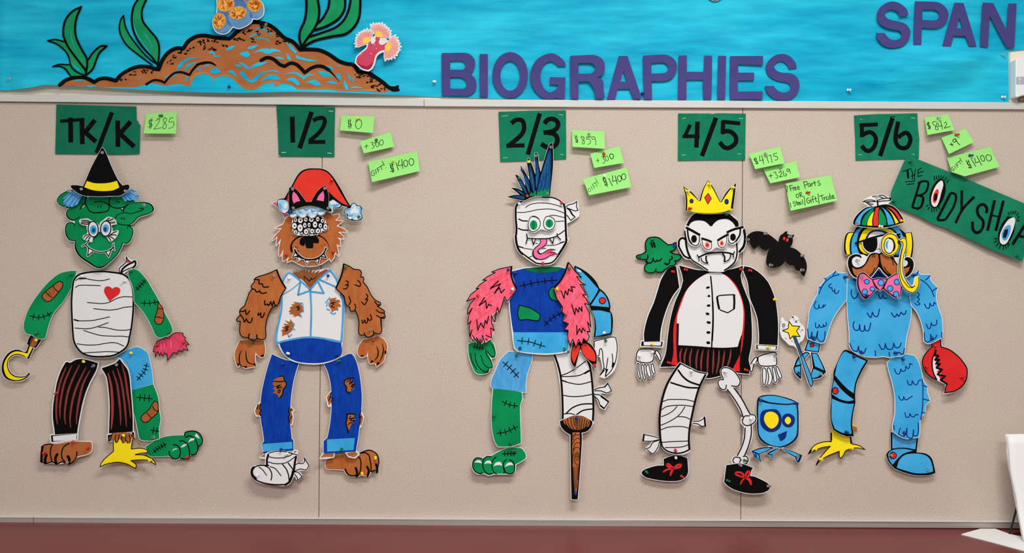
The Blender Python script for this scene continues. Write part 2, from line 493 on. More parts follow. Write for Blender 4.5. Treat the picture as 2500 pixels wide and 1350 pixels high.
# speckled fabric of the display boards
m = mat('board_fabric', (197, 176, 161), 0.92, spec=0.05); nt = m.node_tree; b = nt.nodes['Principled BSDF']
tc = nt.nodes.new('ShaderNodeTexCoord')
def noise(scale, detail, lo, hi, c0, c1, vec=tc, stretch=None):
    n = nt.nodes.new('ShaderNodeTexNoise'); n.inputs['Scale'].default_value = scale; n.inputs['Detail'].default_value = detail
    if stretch:
        mp = nt.nodes.new('ShaderNodeMapping'); mp.inputs['Scale'].default_value = stretch
        nt.links.new(tc.outputs['Object'], mp.inputs[0]); nt.links.new(mp.outputs[0], n.inputs['Vector'])
    else: nt.links.new(tc.outputs['Object'], n.inputs['Vector'])
    r = nt.nodes.new('ShaderNodeValToRGB'); r.color_ramp.elements[0].position = lo; r.color_ramp.elements[1].position = hi
    r.color_ramp.elements[0].color = lin(c0)+(1,); r.color_ramp.elements[1].color = lin(c1)+(1,)
    nt.links.new(n.outputs[0], r.inputs[0]); return n, r
def mix(a, bb, fac=None, val=0.5, mode='MIX'):
    x = nt.nodes.new('ShaderNodeMix'); x.data_type = 'RGBA'; x.blend_type = mode
    if fac is None: x.inputs[0].default_value = val
    else: nt.links.new(fac, x.inputs[0])
    nt.links.new(a, x.inputs[6]); nt.links.new(bb, x.inputs[7]); return x.outputs[2]
_, base = noise(9, 4, 0.35, 0.65, (222, 204, 192), (222, 208, 192))
_, fleck = noise(640, 2, 0.32, 0.68, (130, 128, 124), (255, 255, 255))
n3, dark = noise(360, 2, 0.26, 0.36, (130, 122, 112), (255, 255, 255))
n4, light = noise(450, 2, 0.60, 0.76, (0, 0, 0), (86, 78, 70))
c = mix(base.outputs[0], fleck.outputs[0], val=0.55, mode='MULTIPLY')
c = mix(c, dark.outputs[0], val=0.5, mode='MULTIPLY')
c = mix(c, light.outputs[0], val=0.8, mode='ADD')
nt.links.new(c, b.inputs['Base Color'])
bp = nt.nodes.new('ShaderNodeBump'); bp.inputs['Strength'].default_value = 0.35; bp.inputs['Distance'].default_value = 0.0008
nt.links.new(n3.outputs[0], bp.inputs['Height']); nt.links.new(bp.outputs[0], b.inputs['Normal'])
mat('cream_paint', (236, 226, 208), 0.7, bump=0.2, bscale=120)
mat('dark_gap', (46, 40, 38), 0.9)
mat('grey_trim', (206, 206, 202), 0.4, 0.3, (214, 214, 210), 6, spec=0.4)
m = mat('satin_trim', (176, 168, 162), 0.35, 0.4, (190, 182, 176), 4, spec=0.5, stretch=(1, 1, 60)); m.node_tree.nodes['Principled BSDF'].inputs['Metallic'].default_value = 0.35
mat('maroon_laminate', (112, 40, 40), 0.35, 0.35, (122, 46, 45), 5, spec=0.3)
mat('wall_paint', (222, 214, 200), 0.8); mat('floor_vinyl', (150, 142, 132), 0.6, 0.3, (162, 152, 142), 8); mat('ceiling_tile', (226, 222, 214), 0.9)

# room shell behind and round the boards
back = structure(mesh_obj('wall_back', [(-3.2, 0.012, 0), (3.2, 0.012, 0), (3.2, 0.012, 2.9), (-3.2, 0.012, 2.9), (-3.2, 0.06, 0), (3.2, 0.06, 0), (3.2, 0.06, 2.9), (-3.2, 0.06, 2.9)],
    [(0, 1, 2, 3), (7, 6, 5, 4), (0, 3, 7, 4), (1, 5, 6, 2), (3, 2, 6, 7), (0, 4, 5, 1)], 'dark_gap'))
structure(mesh_obj('floor', [(-3.2, 0.0, 0), (3.2, 0.0, 0), (3.2, -5, 0), (-3.2, -5, 0)], [(3, 2, 1, 0)], 'floor_vinyl'))
# the boards: two seams show
SEAM = [(-700, -700), (787.5, 778), (1813.5, 1808.5), (3250, 3250)]
def seam_x(i, y): a, c_ = SEAM[i]; return a+(c_-a)*(y-265)/1000.0
for i in range(3):
    g0 = 0.8 if i else 0; g1 = 0.8 if i < 2 else 0
    yt = lambda x: 249.6+11.8*min(x, 1035)/1035.0+max(0, x-1035)*7.0/1465
    photo_slab('bulletin_panel', [(seam_x(i, 250)+g0, yt(seam_x(i, 250))), (seam_x(i+1, 250)-g1, yt(seam_x(i+1, 250))), (seam_x(i+1, 1276)-g1, 1276), (seam_x(i, 1276)+g0, 1276)], -0.011, 0.0, 'board_fabric', back, bevel=0.0006)
# painted board above, under the blue paper
photo_slab('painted_panel', [(-700, -220), (3250, -200), (3250, 258), (-700, 236)], -0.011, 0.0, 'cream_paint', back)
# trim rail between the boards, in two lengths with a butt joint
def rail(name, x0, x1, yt, yb, d, material):
    return structure(photo_slab(name, [(x0, yt[0]), (x1, yt[1]), (x1, yb[1]), (x0, yb[0])], 0.0, d, material, bevel=0.0012))
rail('trim_1', -640, 1034.6, (223, 241), (240, 259.3), 0.009, 'grey_trim')
rail('trim_2', 1035.4, 3200, (241.5, 253.5), (259.5, 270.5), 0.009, 'grey_trim')
mat('shadow_gap', (70, 60, 52), 0.9)
# lower edge rail with a rolled top lip
def low_rail(name, x0, x1):
    y = lambda x: 1262.5+12.0*x/2500.0
    o = rail(name, x0, x1, (y(x0)+1.5, y(x1)+1.5), (y(x0)+16, y(x1)+16), 0.010, 'satin_trim')
    l = photo_slab('rail_lip', [(x0, y(x0)-0.6), (x1, y(x1)-0.6), (x1, y(x1)+1.3), (x0, y(x0)+1.3)], 0.0, 0.013, 'grey_trim', o, bevel=0.0006)
low_rail('trim_3', -640, 80.4); low_rail('trim_4', 81.4, 3200)
# maroon counter along the wall below
X0, Y0 = wall(-700, 1276); X1, Y1 = wall(3250, 1294)
zt = ZC+(-606)/1000.0
slope = 0.0
v = []
for d in (0.0005, 0.52):
    for x, s in ((-3.1, 0), (3.1, 0)):
        v.append((x, -d, zt)); v.append((x, -d, zt-0.04))
counter = structure(mesh_obj('trim_5', v, [(0, 2, 6, 4), (1, 5, 7, 3), (4, 6, 7, 5), (0, 1, 3, 2), (0, 4, 5, 1), (2, 3, 7, 6)], 'maroon_laminate', bevel=0.003))
counter.name = 'counter'; del counter['kind']
counter['label'] = 'long maroon laminate counter running along the bottom of the display wall'; counter['category'] = 'counter'
mesh_obj('cabinet_front', [(-3.1, -0.46, 0), (3.1, -0.46, 0), (3.1, -0.46, zt-0.04), (-3.1, -0.46, zt-0.04), (-3.1, -0.002, 0), (3.1, -0.002, 0), (3.1, -0.002, zt-0.04), (-3.1, -0.002, zt-0.04)],
    [(0, 1, 2, 3), (7, 6, 5, 4), (0, 3, 7, 4), (1, 5, 6, 2)], 'wall_paint', counter)
# ---------------------------------------------------------------- blue backdrop paper of the upper board with its painted reef
m = mat('sea_paper', (8, 172, 208), 0.6, spec=0.12); nt = m.node_tree; b = nt.nodes['Principled BSDF']; tc = nt.nodes.new('ShaderNodeTexCoord')
n1, a1 = noise(9.0, 4, 0.36, 0.68, (0, 156, 196), (24, 200, 230), stretch=(1.0, 1, 6.0))
_, a2 = noise(3.2, 3, 0.38, 0.66, (0, 158, 198), (52, 212, 240), stretch=(1.0, 1, 4.5))
nt.links.new(mix(a1.outputs[0], a2.outputs[0], val=0.5), b.inputs['Base Color'])
bp = nt.nodes.new('ShaderNodeBump'); bp.inputs['Strength'].default_value = 0.35; bp.inputs['Distance'].default_value = 0.005
nt.links.new(n1.outputs[0], bp.inputs['Height']); nt.links.new(bp.outputs[0], b.inputs['Normal'])
mat('paint_green', (10, 142, 84), 0.55, 0.7, (40, 168, 112), 16); mat('paint_brown', (168, 98, 54), 0.6, 0.7, (188, 118, 72), 14, stretch=(1, 1, 2.5)); mat('paint_ochre', (176, 116, 62), 0.6, 0.6, (190, 134, 84), 16)
mat('coral_blue', (84, 136, 188), 0.5, 0.8, (124, 172, 212), 22); mat('coral_shadow', (72, 112, 168), 0.5, 0.6, (88, 128, 184), 24)
mat('coral_orange', (240, 168, 62), 0.5, 0.8, (248, 202, 108), 60); mat('coral_rust', (206, 96, 34), 0.5)
mat('anemone_red', (196, 58, 88), 0.5, 0.6, (216, 86, 112), 18); mat('anemone_dark', (150, 34, 66), 0.5, 0.5, (170, 46, 78), 22); mat('anemone_pink', (240, 148, 142), 0.5, 0.8, (248, 184, 172), 45); mat('anemone_yellow', (250, 206, 86), 0.5)
def ybot(x):
    P_ = [(-700, 226), (0, 221.5), (10, 222), (60, 220), (100, 214.5), (116, 211.5), (160, 212), (240, 216), (340, 222), (500, 229), (600, 230.5), (740, 228), (1000, 234.5), (1200, 241), (1500, 244), (2000, 248.5), (2463, 251), (3200, 252)]
    for (a, c_), (d, e) in zip(P_, P_[1:]):
        if a <= x <= d: return c_+(e-c_)*(x-a)/(d-a)
    return 230
def mural_depth(x, y):
    z = 4.0+0.7*math.sin(x/170+y/60)+0.5*math.sin(x/75-y/33)
    A = 18*min(1, max(0, (1040-x)/170)); A = A*min(1, max(0.25, (x-8)/60))
    z += A*math.exp(-((ybot(x)-y)/50)**2)
    if x < 40: z += 2.5*math.exp(-((x-10)/13.0)**2)
    # folds pulled towards the pin at the lower right
    for ex, ey, a_, w_ in ((1900, 225, 15.0, 20), (2080, 275, 12.0, 24), (1950, 130, 8.0, 22)):
        dx, dy = ex-2446, ey-130; l = math.hypot(dx, dy); px, py = x-2446, y-130
        t = (px*dx+py*dy)/l; d = (-px*dy+py*dx)/l
        if t > 0: z += a_*math.exp(-(d/(w_*(0.8+t/260)))**2)*math.exp(-((t-170)/190)**2)*(1-math.exp(-(t/70)**2))*min(1, max(0, (248-y)/45))
    return max(z, 1.2)
C('backdrop_paper', 'wide sheet of rippled turquoise paper covering the upper board, painted with a reef', 'paper backdrop', z=4, depthf=mural_depth, step=0.35, cut=9.0)
T(0, 0, 1)
P('sea_paper', '-640,-190! 3150,-170! 3150,121! 2500,121! 2463,125! 2463,251! 2300,250! 2000,248.5! 1500,244! 1200,241! 1000,234.5 740,228 600,230.5 500,229 340,222 240,216 160,212 116,211.5 100,214.5 60,220 10,222 0,221.5! -640,226!')
T(0, 0)
MD = '780,1062! 850,990 960,955 1080,960 1190,1010! 1250,970 1330,965 1450,1000! 1500,920 1600,850 1700,815 1800,815 1950,850! 1980,740 2050,640 2150,590 2240,590! 2300,500 2400,440 2500,430 @500,0,5 150,460 300,470! 380,400 480,310 560,270 650,270 780,300 870,360 970,460 1080,510 1160,600! 1260,600 1400,610 1520,660 1640,740 1740,790! 1830,800 1880,880! 1990,890 2080,940 2180,1010 2250,1080 2300,1105! 2200,1140 1950,1130 1700,1130 1500,1105 1350,1110 1150,1105! 1060,1050 960,1040 870,1082! 870,1020! 750,1040 640,1110 540,1110 440,1050 350,970 250,940 140,955! 130,1040! 110,960 50,920 0,910 @0,0,5 2400,950 2345,1075! 2200,1040 2050,1068! 1900,1035 1800,1050 1700,1080! 1550,1080 1400,1080 1250,1082! 1100,1068 850,1064!'
F('painted_mound', 'paint_brown', MD)
T(500, 0)
F('painted_mound', 'paint_ochre', '-150,960! -60,880 60,900 130,950 250,920 350,950 450,1040 540,1090 640,1090 740,1020 870,1000 960,1025 1060,1035 1150,1085 1350,1090 1500,1085 1700,1110 1950,1105 2150,1090! 2200,1138! 1950,1130 1700,1130 1500,1105 1350,1110 1150,1105! 1060,1050 960,1040 870,1082! 870,1020! 750,1040 640,1110 540,1110 440,1050 350,970 250,940 140,955! 130,1040! 110,960 50,920 0,910 -100,950 -150,1050!')
F('paper_gap', 'sea_paper', '260,600! 330,560 375,560! 330,600 265,620!|520,580! 600,550 660,548! 600,590 530,605!|590,655! 680,600 770,590! 790,610! 810,590! 900,610 940,645! 860,630 770,660 680,630|420,660! 470,635 530,635 552,680! 510,705|540,450! 620,410 715,415! 620,430 550,460!|600,470! 680,460 770,480 800,525! 740,480 650,475|985,510! 1050,550 1125,640! 1110,655! 1040,590|990,645! 1040,690 1055,740! 1020,730|1110,670! 1180,700 1300,730 1405,745! 1260,750 1120,715!|370,790! 430,795 460,820! 400,822|415,755! 500,790 550,830! 640,770 780,755! 680,810 540,850 480,820|840,700! 920,695 985,735! 900,720|60,630! 110,630 130,680! 210,685! 160,700 110,690 100,655 40,655!|70,870! 110,840 170,842 215,890! 140,910 90,900|280,890! 340,865 380,900 420,980! 350,910|430,880! 490,890 540,960 580,1000! 640,930 740,880 870,865 930,900! 830,880 720,910 640,1010 590,1030 480,960|700,1020! 750,950 830,925 900,940 940,990! 850,985 770,980|970,935! 1060,890 1140,895 1220,950! 1280,910 1360,930! 1280,940 1220,985! 1140,925 1050,910|1000,990! 1060,962 1120,970 1185,1045! 1150,1060 1080,1010|1240,1030! 1330,990 1390,1005 1445,1060! 1360,1060 1300,1030|1380,880! 1450,880 1520,900 1590,960! 1520,940 1470,950|1440,805! 1520,810 1590,850! 1540,860 1480,830|1600,905! 1650,905 1670,960 1665,1000! 1630,960|1490,1020! 1560,1000 1650,1040! 1570,1040|1715,985! 1750,1040 1768,1100! 1745,1120! 1710,1050|1780,1100! 1850,1070 1970,1100! 1880,1090|1740,895! 1790,950 1785,1000! 1760,950|1815,950! 1838,980 1825,1035! 1815,1000|1610,790! 1670,830! 1640,825|590,345! 700,340 800,400 850,435! 780,410 700,360|0,800! 50,790 90,790! 40,810 0,835!')
T(0, 0)
F('paper_gap', 'sea_paper', '2160,880! 2180,800 2250,730 2340,705 2480,705! 2360,720 2270,760 2200,840|2260,880! 2290,800 2360,770 2430,770! 2340,800 2290,860|2280,1000! 2290,940! 2325,950! 2310,1005!|2010,965! 2080,930 2120,920! 2070,960|2125,960! 2150,910! 2170,930|1705,985! 1745,955! 1730,980|930,1010! 1000,985 1090,992! 1000,1005|1080,1070! 1160,1062 1230,1070! 1150,1080|2400,860! 2450,840 2490,850! 2440,870')
T(0, 0)
BK = 'painted_outline'
K(BK, 9.5, '775,1058 850,995 960,962 1080,968 1190,1020! 1250,980 1330,972 1450,1002! 1500,925 1600,855 1700,820 1800,820 1950,855! 1985,745 2055,645 2150,592 2240,592! 2300,505 2400,445 2500,435 @500,0,5 150,460 300,472! 380,402 480,315 560,275 650,272 780,305 870,365 970,462 1080,515 1165,608! 1260,605 1400,615 1520,668 1640,750 1740,785! 1820,800 1885,890! 1990,890 2080,945 2180,1015 2260,1080 2350,1085')
T(500, 0)
K(BK, 8.5, '690,740 760,705 840,725 920,790 980,815! 1050,775 1120,790 1180,840 1230,895! 1300,840 1380,812 1450,820 1520,860', taper=False); K(BK, 6, '1500,845 1570,910 1620,970 1655,1010', taper=2); K(BK, 6, '-100,790 0,768 80,770 145,805', taper=True); K(BK, 6, '2240,1070 2300,1110 2370,1105|2320,1085 2360,1060')
T(0, 0)
K(BK, 5.5, '1820,1045 1900,995 1980,1000 2040,1025! 2090,950 2150,900 2230,890 2330,925! 2370,850 2430,790 2500,775')
random.seed(3)
T(0, 0)
fl = pts('1530,985 1650,905 1780,870 1900,880 2080,760 2120,700 2200,650 2280,640 2340,580 2420,520 2480,500 @500,0,5 60,485 150,510 250,560 100,590 30,580 380,490 460,470 500,400 540,370 600,490 640,400 680,330 800,370 900,430 910,520 1000,490 1050,510 1870,940 1920,930 2000,960 2060,970 2130,1020 2080,1070 2150,1100 2230,1100 2020,1000')
T(0, 0, 1)
for fx, fy, _ in fl:
    for _k in range(4):
        x, y = fx+random.uniform(-7, 7), fy+random.uniform(-5, 5); a = random.uniform(-0.9, 0.9); l = random.uniform(0.8, 3)
        K('painted_fleck', random.uniform(1.6, 3.6), '%.1f,%.1f %.1f,%.1f' % (x-l*math.cos(a), y-l*math.sin(a), x+l*math.cos(a), y+l*math.sin(a)))
# painted seaweed
T(0, 0)
LV = ['1000,90! 900,140 820,230 785,330 780,440 830,560 930,700 1060,870! 1080,850! 1075,740 1000,600 940,470 925,350 945,220', '590,500! 680,485 800,515! 850,620 940,720 1050,860! 1070,935! 980,900 890,820 850,700 800,620 700,540', '1300,565! 1230,570 1140,650 1090,730 1090,900! 1150,860 1180,760 1220,650', '670,822! 740,795 860,800! 930,890 1060,935! 900,945! 830,860 760,820', '1515,195! 1480,250 1465,350 1490,450 1560,560 1680,660 1800,740! 1730,620 1600,450 1540,330', '1720,-60! 1640,80 1615,250 1650,420 1740,570 1860,700 1930,790! 1950,600 1920,480 1830,370 1750,260 1740,130 1800,-40!']
F('painted_seaweed', 'paint_green', '|'.join(LV))
K('painted_vein', 1.8, '870,370 880,480 940,640|1750,390 1810,470 1870,590', 'sea_paper', taper=True)
F('paper_gap', 'sea_paper', '1630,270! 1660,400 1760,560 1860,690! 1780,560 1690,430|850,700! 900,790 960,860 1040,900! 990,850 900,780')
K(BK, 5, '1000,90 900,140 820,230 785,330 780,440! 830,560 930,700 1080,880|1000,90 945,220 925,350 940,470 1000,600 1075,740 1080,940'); K(BK, 3.4, '590,500 680,485 800,515|590,500 700,540 800,620 850,700 890,820 980,900 1070,935|670,822 740,795 860,800|670,822 760,820 830,860 900,945|1515,195 1480,250 1465,350 1490,450 1560,560 1680,660 1870,800|1515,195 1540,330 1600,450 1730,620 1850,740 1930,790')
K(BK, 4.6, '1310,565 1230,570 1140,650 1090,730|1310,565 1220,650 1180,760 1150,860 1080,940|1720,-40 1640,80 1615,250 1650,420 1740,570 1860,700 1930,790|1800,-20 1740,130 1750,260 1830,370 1920,480 1950,600 1935,840')
T(500, 0)
LV = ['1240,-60! 1245,100 1225,250 1170,380 1160,470 1185,560! 1260,480 1340,350 1390,240 1400,120 1370,-60!', '1530,-50! 1510,100 1450,220 1350,360! 1500,320 1640,230 1710,110 1715,-50!', '1790,-50! 1760,120 1700,250 1600,340 1450,400 1290,460! 1220,550! 1350,500 1560,450 1720,420 1830,330 1890,200 1905,-50!']
F('painted_seaweed', 'paint_green', '|'.join(LV)); K('painted_vein', 2.4, '1325,130 1300,220|1600,40 1570,120|1300,250 1270,340|1750,180 1700,250', 'sea_paper', taper=True)
K(BK, 6, '1240,-60 1245,100 1225,250 1170,380 1160,470 1180,560|1370,-60 1400,120 1390,240 1345,350 1260,470 1180,590|1530,-50 1510,100 1450,220 1400,280|1715,-50 1710,110 1640,230 1500,320 1360,370|1790,-50 1760,120 1700,250 1600,340 1450,400 1270,460|1905,-50 1890,200 1830,330 1720,420 1560,450 1350,500 1200,580')
for c, q, wd in (('clear', '@0,0,5 100,955', 'at the lower left edge of the turquoise backdrop'), ('blue', '@500,0,5 285,1050', 'in the turquoise paper below the painted reef'), ('white', '@1000,0,5 290,990', 'in the turquoise paper left of the purple letters'), ('blue', '@1500,0,5 335,1135', 'between the purple A and P'), ('white', '@2000,0,5 355,1092', 'in the turquoise paper below SPAN'), ('clear', '@2000,0,5 2243,660', 'upper one beside the white wall unit'), ('white', '@2000,0,5 2243,1178', 'lower one beside the white wall unit'), ('clear', '@500,0,5 735,288', 'in the crest of the painted reef')):
    pin(c, q, wd, tilt=(8, 22), group='pushpins holding the turquoise backdrop')
# bubble whose lower rim shows at the top edge
T(1500, 0)
C('bubble_cutout', 'white paper bubble cut off by the top edge above BIOGRAPHIES', 'paper cutout', z=7)
P('white_paper', el(1230, -120, 118, 132)); K('ink_outline', 2, el(1230, -120, 112, 122), closed=True)
# die-cut corals
T(500, 0)
C('coral_cutout', 'die cut blue coral with orange tentacle discs above the painted reef', 'paper cutout', z=10, tilt=(0, 3))
CO = '180,-260! 150,-60 155,100 150,150 165,190! 110,240 110,320 150,390 220,415 290,395 345,325! 420,350 500,320 570,270 580,225! 650,230 710,180 715,90 690,30 620,-20! 640,-260!'
P('white_paper', CO, 2.2); F('coral_body', 'coral_blue', CO)
F('coral_shade', 'coral_shadow', '160,140! 260,140 330,80 360,0! 430,-20 520,60! 480,120 430,70 330,120 290,180 270,240! 240,180 180,170|290,200! 300,260 345,320! 290,300 270,260|560,140! 590,200 580,225! 545,200|140,370! 220,400 300,370! 240,412')
DI = [(255, 50, 105, 90, -15), (180, 260, 75, 95, 15), (405, 160, 105, 78, -12), (610, 65, 90, 78, 20), (500, -40, 70, 45, 0)]
F('tentacle_disc', 'coral_orange', '|'.join(el(*d) for d in DI))
random.seed(5)
for dx, dy, rx, ry, rot in DI:
    for k in range(34):
        a = random.uniform(0, 6.28); r0 = random.uniform(0.2, 0.55); r1 = r0+random.uniform(0.25, 0.5)
        K('tentacle', 1.5, '%.1f,%.1f %.1f,%.1f' % (dx+rx*r0*math.cos(a), dy+ry*r0*math.sin(a)+10, dx+rx*r1*math.cos(a), dy+ry*r1*math.sin(a)), 'coral_rust')
    for k in range(26):
        a = 6.28*k/26; q = '%.1f,%.1f %.1f,%.1f' % (dx+rx*0.85*math.cos(a), dy+ry*0.85*math.sin(a), dx+rx*1.06*math.cos(a), dy+ry*1.06*math.sin(a))
        K('tentacle', 1.8, q, 'coral_orange')
C('anemone_cutout', 'die cut red sea anemone with three frilly pink crowns right of the reef', 'paper cutout', z=17, tilt=(0, 3))
T(500, 0)
ST = '1840,770! 1855,700 1900,650 1970,590 1985,560 1975,500! 2080,440! 2150,420! 2250,520! 2230,620! 2150,640 2095,690 2072,780 2040,840 2000,868! 1930,850 1870,800'
def crown(cx, cy, a0, a1, r, n, k=1.0):
    o = []
    for i in range(2*n+1):
        a = math.radians(a0+(a1-a0)*i/(2.0*n)); q = r*k*((1.0 if i % 2 else 0.80)+0.05*math.sin(2.3*i))
        o.append('%.1f,%.1f%s' % (cx+q*math.cos(a), cy+q*math.sin(a), '!'))
    am = math.radians((a0+a1)/2)
    return ' '.join(o)+' %.1f,%.1f!' % (cx-18*math.cos(am), cy-18*math.sin(am))
CW = ((1990, 510, 152, 300, 162, 11), (2112, 440, 232, 368, 172, 11), (2215, 565, -58, 100, 178, 12))
P('white_paper', ST+'|'+'|'.join(crown(*c_) for c_ in CW), 1.6)
F('stalk', 'anemone_red', '1850,765! 1860,705 1905,655 1980,595 1990,560 2000,520! 2060,480 2100,440! 2130,450! 2150,500 2220,520! 2230,600! 2140,625 2085,680 2060,780 2030,835 1995,855! 1930,840 1875,795'); F('stalk_shade', 'anemone_dark', '1855,770! 1920,800 1990,810 2050,760! 2030,830 1995,855! 1930,840 1875,795')
F('stalk_gap', 'white_paper', el(2058, 500, 24, 40, 25)+'|'+el(2172, 505, 50, 40, -35))
F('frill', 'anemone_pink', '|'.join(crown(*c_, 0.9) for c_ in CW))
F('frill_heart', 'anemone_yellow', '|'.join(crown(*c_, 0.42) for c_ in CW))
for (cx_, cy_, a0, a1, r, n) in CW:
    for k in range(3*n):
        a = math.radians(a0+(a1-a0)*(k+0.5)/(3.0*n)); r0 = r*(0.36+0.1*((k*5) % 3)); r1 = r*(0.74+0.06*((k*7) % 3))
        K('frill_line', 1.1, '%.1f,%.1f %.1f,%.1f' % (cx_+r0*math.cos(a), cy_+r0*math.sin(a), cx_+r1*math.cos(a), cy_+r1*math.sin(a)), 'crimson_light' if k % 2 else 'white_paper', taper=True)
dots('shine', '1930,690 2050,685 2090,575 2110,620 2000,580', 1.2, 'white_paper')
# die-cut purple letters
LET = 'purple letters of the board titles'
def letter(ch, s, z, where, tilt=(0, 0), bow=(0, 0)):
    C('cutout_letter', 'purple card letter %s %s' % (ch, where), 'letter', z=z, tilt=tilt, bow=bow, group=LET)
    P('purple_card', s, 0.0, 0.0008); end()
T(1000, 0)
letter('B', '390,648! 670,645 740,665 790,720 800,790 780,860 745,905! 800,960 818,1050 800,1110 750,1155 700,1170! 395,1168!|495,745! 640,745 675,770 685,805 670,835 645,850 495,850!|495,942! 630,945 680,975 697,1020 685,1065 650,1083 495,1080!', 10, 'starting the word BIOGRAPHIES')
letter('I', '855,660! 955,660! 955,1185! 857,1182!', 10, 'second in the word BIOGRAPHIES, after B')
letter('O', el(1228, 915, 217, 280, 0, 20)+'|'+el(1228, 925, 119, 182, 0, 20), 10, 'third in the word BIOGRAPHIES')
letter('G', '1910,808! 1890,750 1830,690 1760,655 1710,652 1620,680 1540,740 1490,830 1472,930 1490,1030 1540,1120 1620,1190 1700,1213 1760,1208 1800,1185! 1800,1205! 1895,1208! 1905,945! 1712,940! 1710,1028! 1820,1038! 1790,1085 1740,1122 1700,1125 1650,1090 1610,1010 1597,920 1615,840 1660,775 1720,750 1770,765 1812,808!', 10, 'fourth in the word BIOGRAPHIES')
letter('R', '1960,677! 2240,670 2320,695 2370,750 2385,825 2370,890 2330,930 2285,945! 2340,965 2365,1010 2370,1120 2388,1195! 2350,1205! 2265,1205! 2262,1130 2240,1070 2200,1010 2160,992 2065,998! 2060,1212! 1968,1205! 1960,900|2062,770! 2200,768 2250,790 2267,830 2250,875 2200,898 2062,898!', 13, 'fifth in the word BIOGRAPHIES', (5, 2))
T(1500, 0)
letter('A', '55,680! 160,680! 330,1195! 310,1215! 230,1210! 190,1110 185,1085! 40,1088! 10,1210! -95,1218!|108,870! 155,997! 70,997!', 10, 'sixth in the word BIOGRAPHIES', (3, 3))
letter('P', '348,678! 450,672 620,665 700,695 750,750 765,820 750,890 700,955 620,988 455,993! 460,1215! 360,1213! 352,900|450,770! 590,760 640,785 658,830 640,875 600,892 452,898!', 11, 'seventh in the word BIOGRAPHIES', (0, 2), (4, 0))
letter('H', '785,677! 885,675! 885,875! 1090,878! 1097,680! 1193,680! 1190,1000 1183,1212! 1085,1215! 1080,975! 880,975! 880,1213! 775,1215! 780,950', 10, 'eighth in the word BIOGRAPHIES')
letter('I', '1268,680! 1365,682! 1352,1213! 1255,1213!', 10, 'ninth in the word BIOGRAPHIES, before E')
letter('E', '1412,685! 1812,685! 1810,795! 1512,785! 1512,885! 1705,887! 1705,978! 1507,983! 1507,1117! 1807,1117! 1807,1215! 1410,1213!', 11, 'tenth in the word BIOGRAPHIES', (4, 0), (0, 5))
letter('S', '2228,832! 2210,765 2160,700 2100,665 2040,658 1960,675 1890,730 1850,800 1850,860 1880,920 1950,970 2030,995 2110,1010 2145,1040 2152,1080 2125,1115 2060,1130 2000,1110 1960,1070 1948,1048! 1835,1050! 1860,1120 1920,1185 2000,1220 2080,1225 2170,1200 2230,1140 2260,1060 2250,980 2210,925 2150,895 2040,885 1980,860 1950,820 1965,780 2010,752 2060,755 2105,790 2130,842!', 10, 'ending the word BIOGRAPHIES')
T(2000, 0)
letter('S', '1092,185! 1070,110 1000,45 920,15 840,25 760,75 710,150 708,230 740,290 810,335 900,360 970,370 1000,405 1000,445 970,480 900,490 840,460 800,405! 690,402! 700,460 750,535 830,580 930,585 1020,560 1090,480 1110,400 1095,340 1040,285 960,260 870,240 815,205 803,160 830,125 890,113 950,135 975,170 980,200!', 15, 'starting the word SPAN at the upper right', (0, 4), (6, 0))
letter('P', '1170,15! 1440,25 1520,65 1570,130 1578,190 1555,260 1500,320 1420,345 1253,340! 1247,555! 1148,552! 1160,250|1260,115! 1400,118 1455,145 1467,185 1450,230 1410,248 1258,243!', 12, 'second in the word SPAN at the upper right')
letter('A', '1655,32! 1765,35! 1920,562! 1825,567! 1785,440! 1640,437! 1605,572! 1498,570!|1712,220! 1755,345! 1675,345!', 12, 'third in the word SPAN at the upper right', (0, 2))
letter('N', '1990,33! 2120,40! 2290,370! 2305,45! 2405,45! 2388,580! 2290,575! 2080,190! 2068,568! 1970,565!', 14, 'ending the word SPAN at the upper right', (0, -4))
# ---------------------------------------------------------------- first figure: green head, mummy torso
T(0, 240)
C('grade_sign', 'dark green paper sign reading TK/K above the witch hat', 'sign', z=3, bow=(0.5, 0.5), group='grade signs')
P('sign_green', '690,75! 1665,100! 1670,270! 1690,285 1695,310 1715,325! 1705,680! 1500,688! 676,680!')
K('lettering', 8, '735,280 1030,258', cap=False); K('lettering', 11.5, '862,236 865,540|1000,258 1005,560|1160,265 1040,415! 1172,530|1437,272 1440,593|1595,285 1465,432! 1640,592', cap=False)
K('lettering', 10.5, '1368,172 1180,668', cap=False)
C('sticky_note', 'green sticky note reading $285 beside the TK/K sign', 'note', z=6, tilt=(0, 10), bow=(0, 4), group='green amount notes')
P('note_green', '1770,185! 2140,155! 2168,440! 1773,437!')
K('lettering', 1.6, '1865,265 1820,270 1825,310 1860,320 1855,345 1815,350|1830,250 1838,375|1845,240 1852,372|1900,275 1930,245 1945,265 1925,320 1890,382! 1985,362|2025,245 2000,235 1990,270 2010,300 2035,330 2030,370 2005,375 1995,340 2025,280 2030,250|2110,230 2065,245! 2065,290 2110,285 2128,320 2110,360 2065,372')
pin('green', '1968,205', 'at the top of the $285 note', tilt=(10, -15))
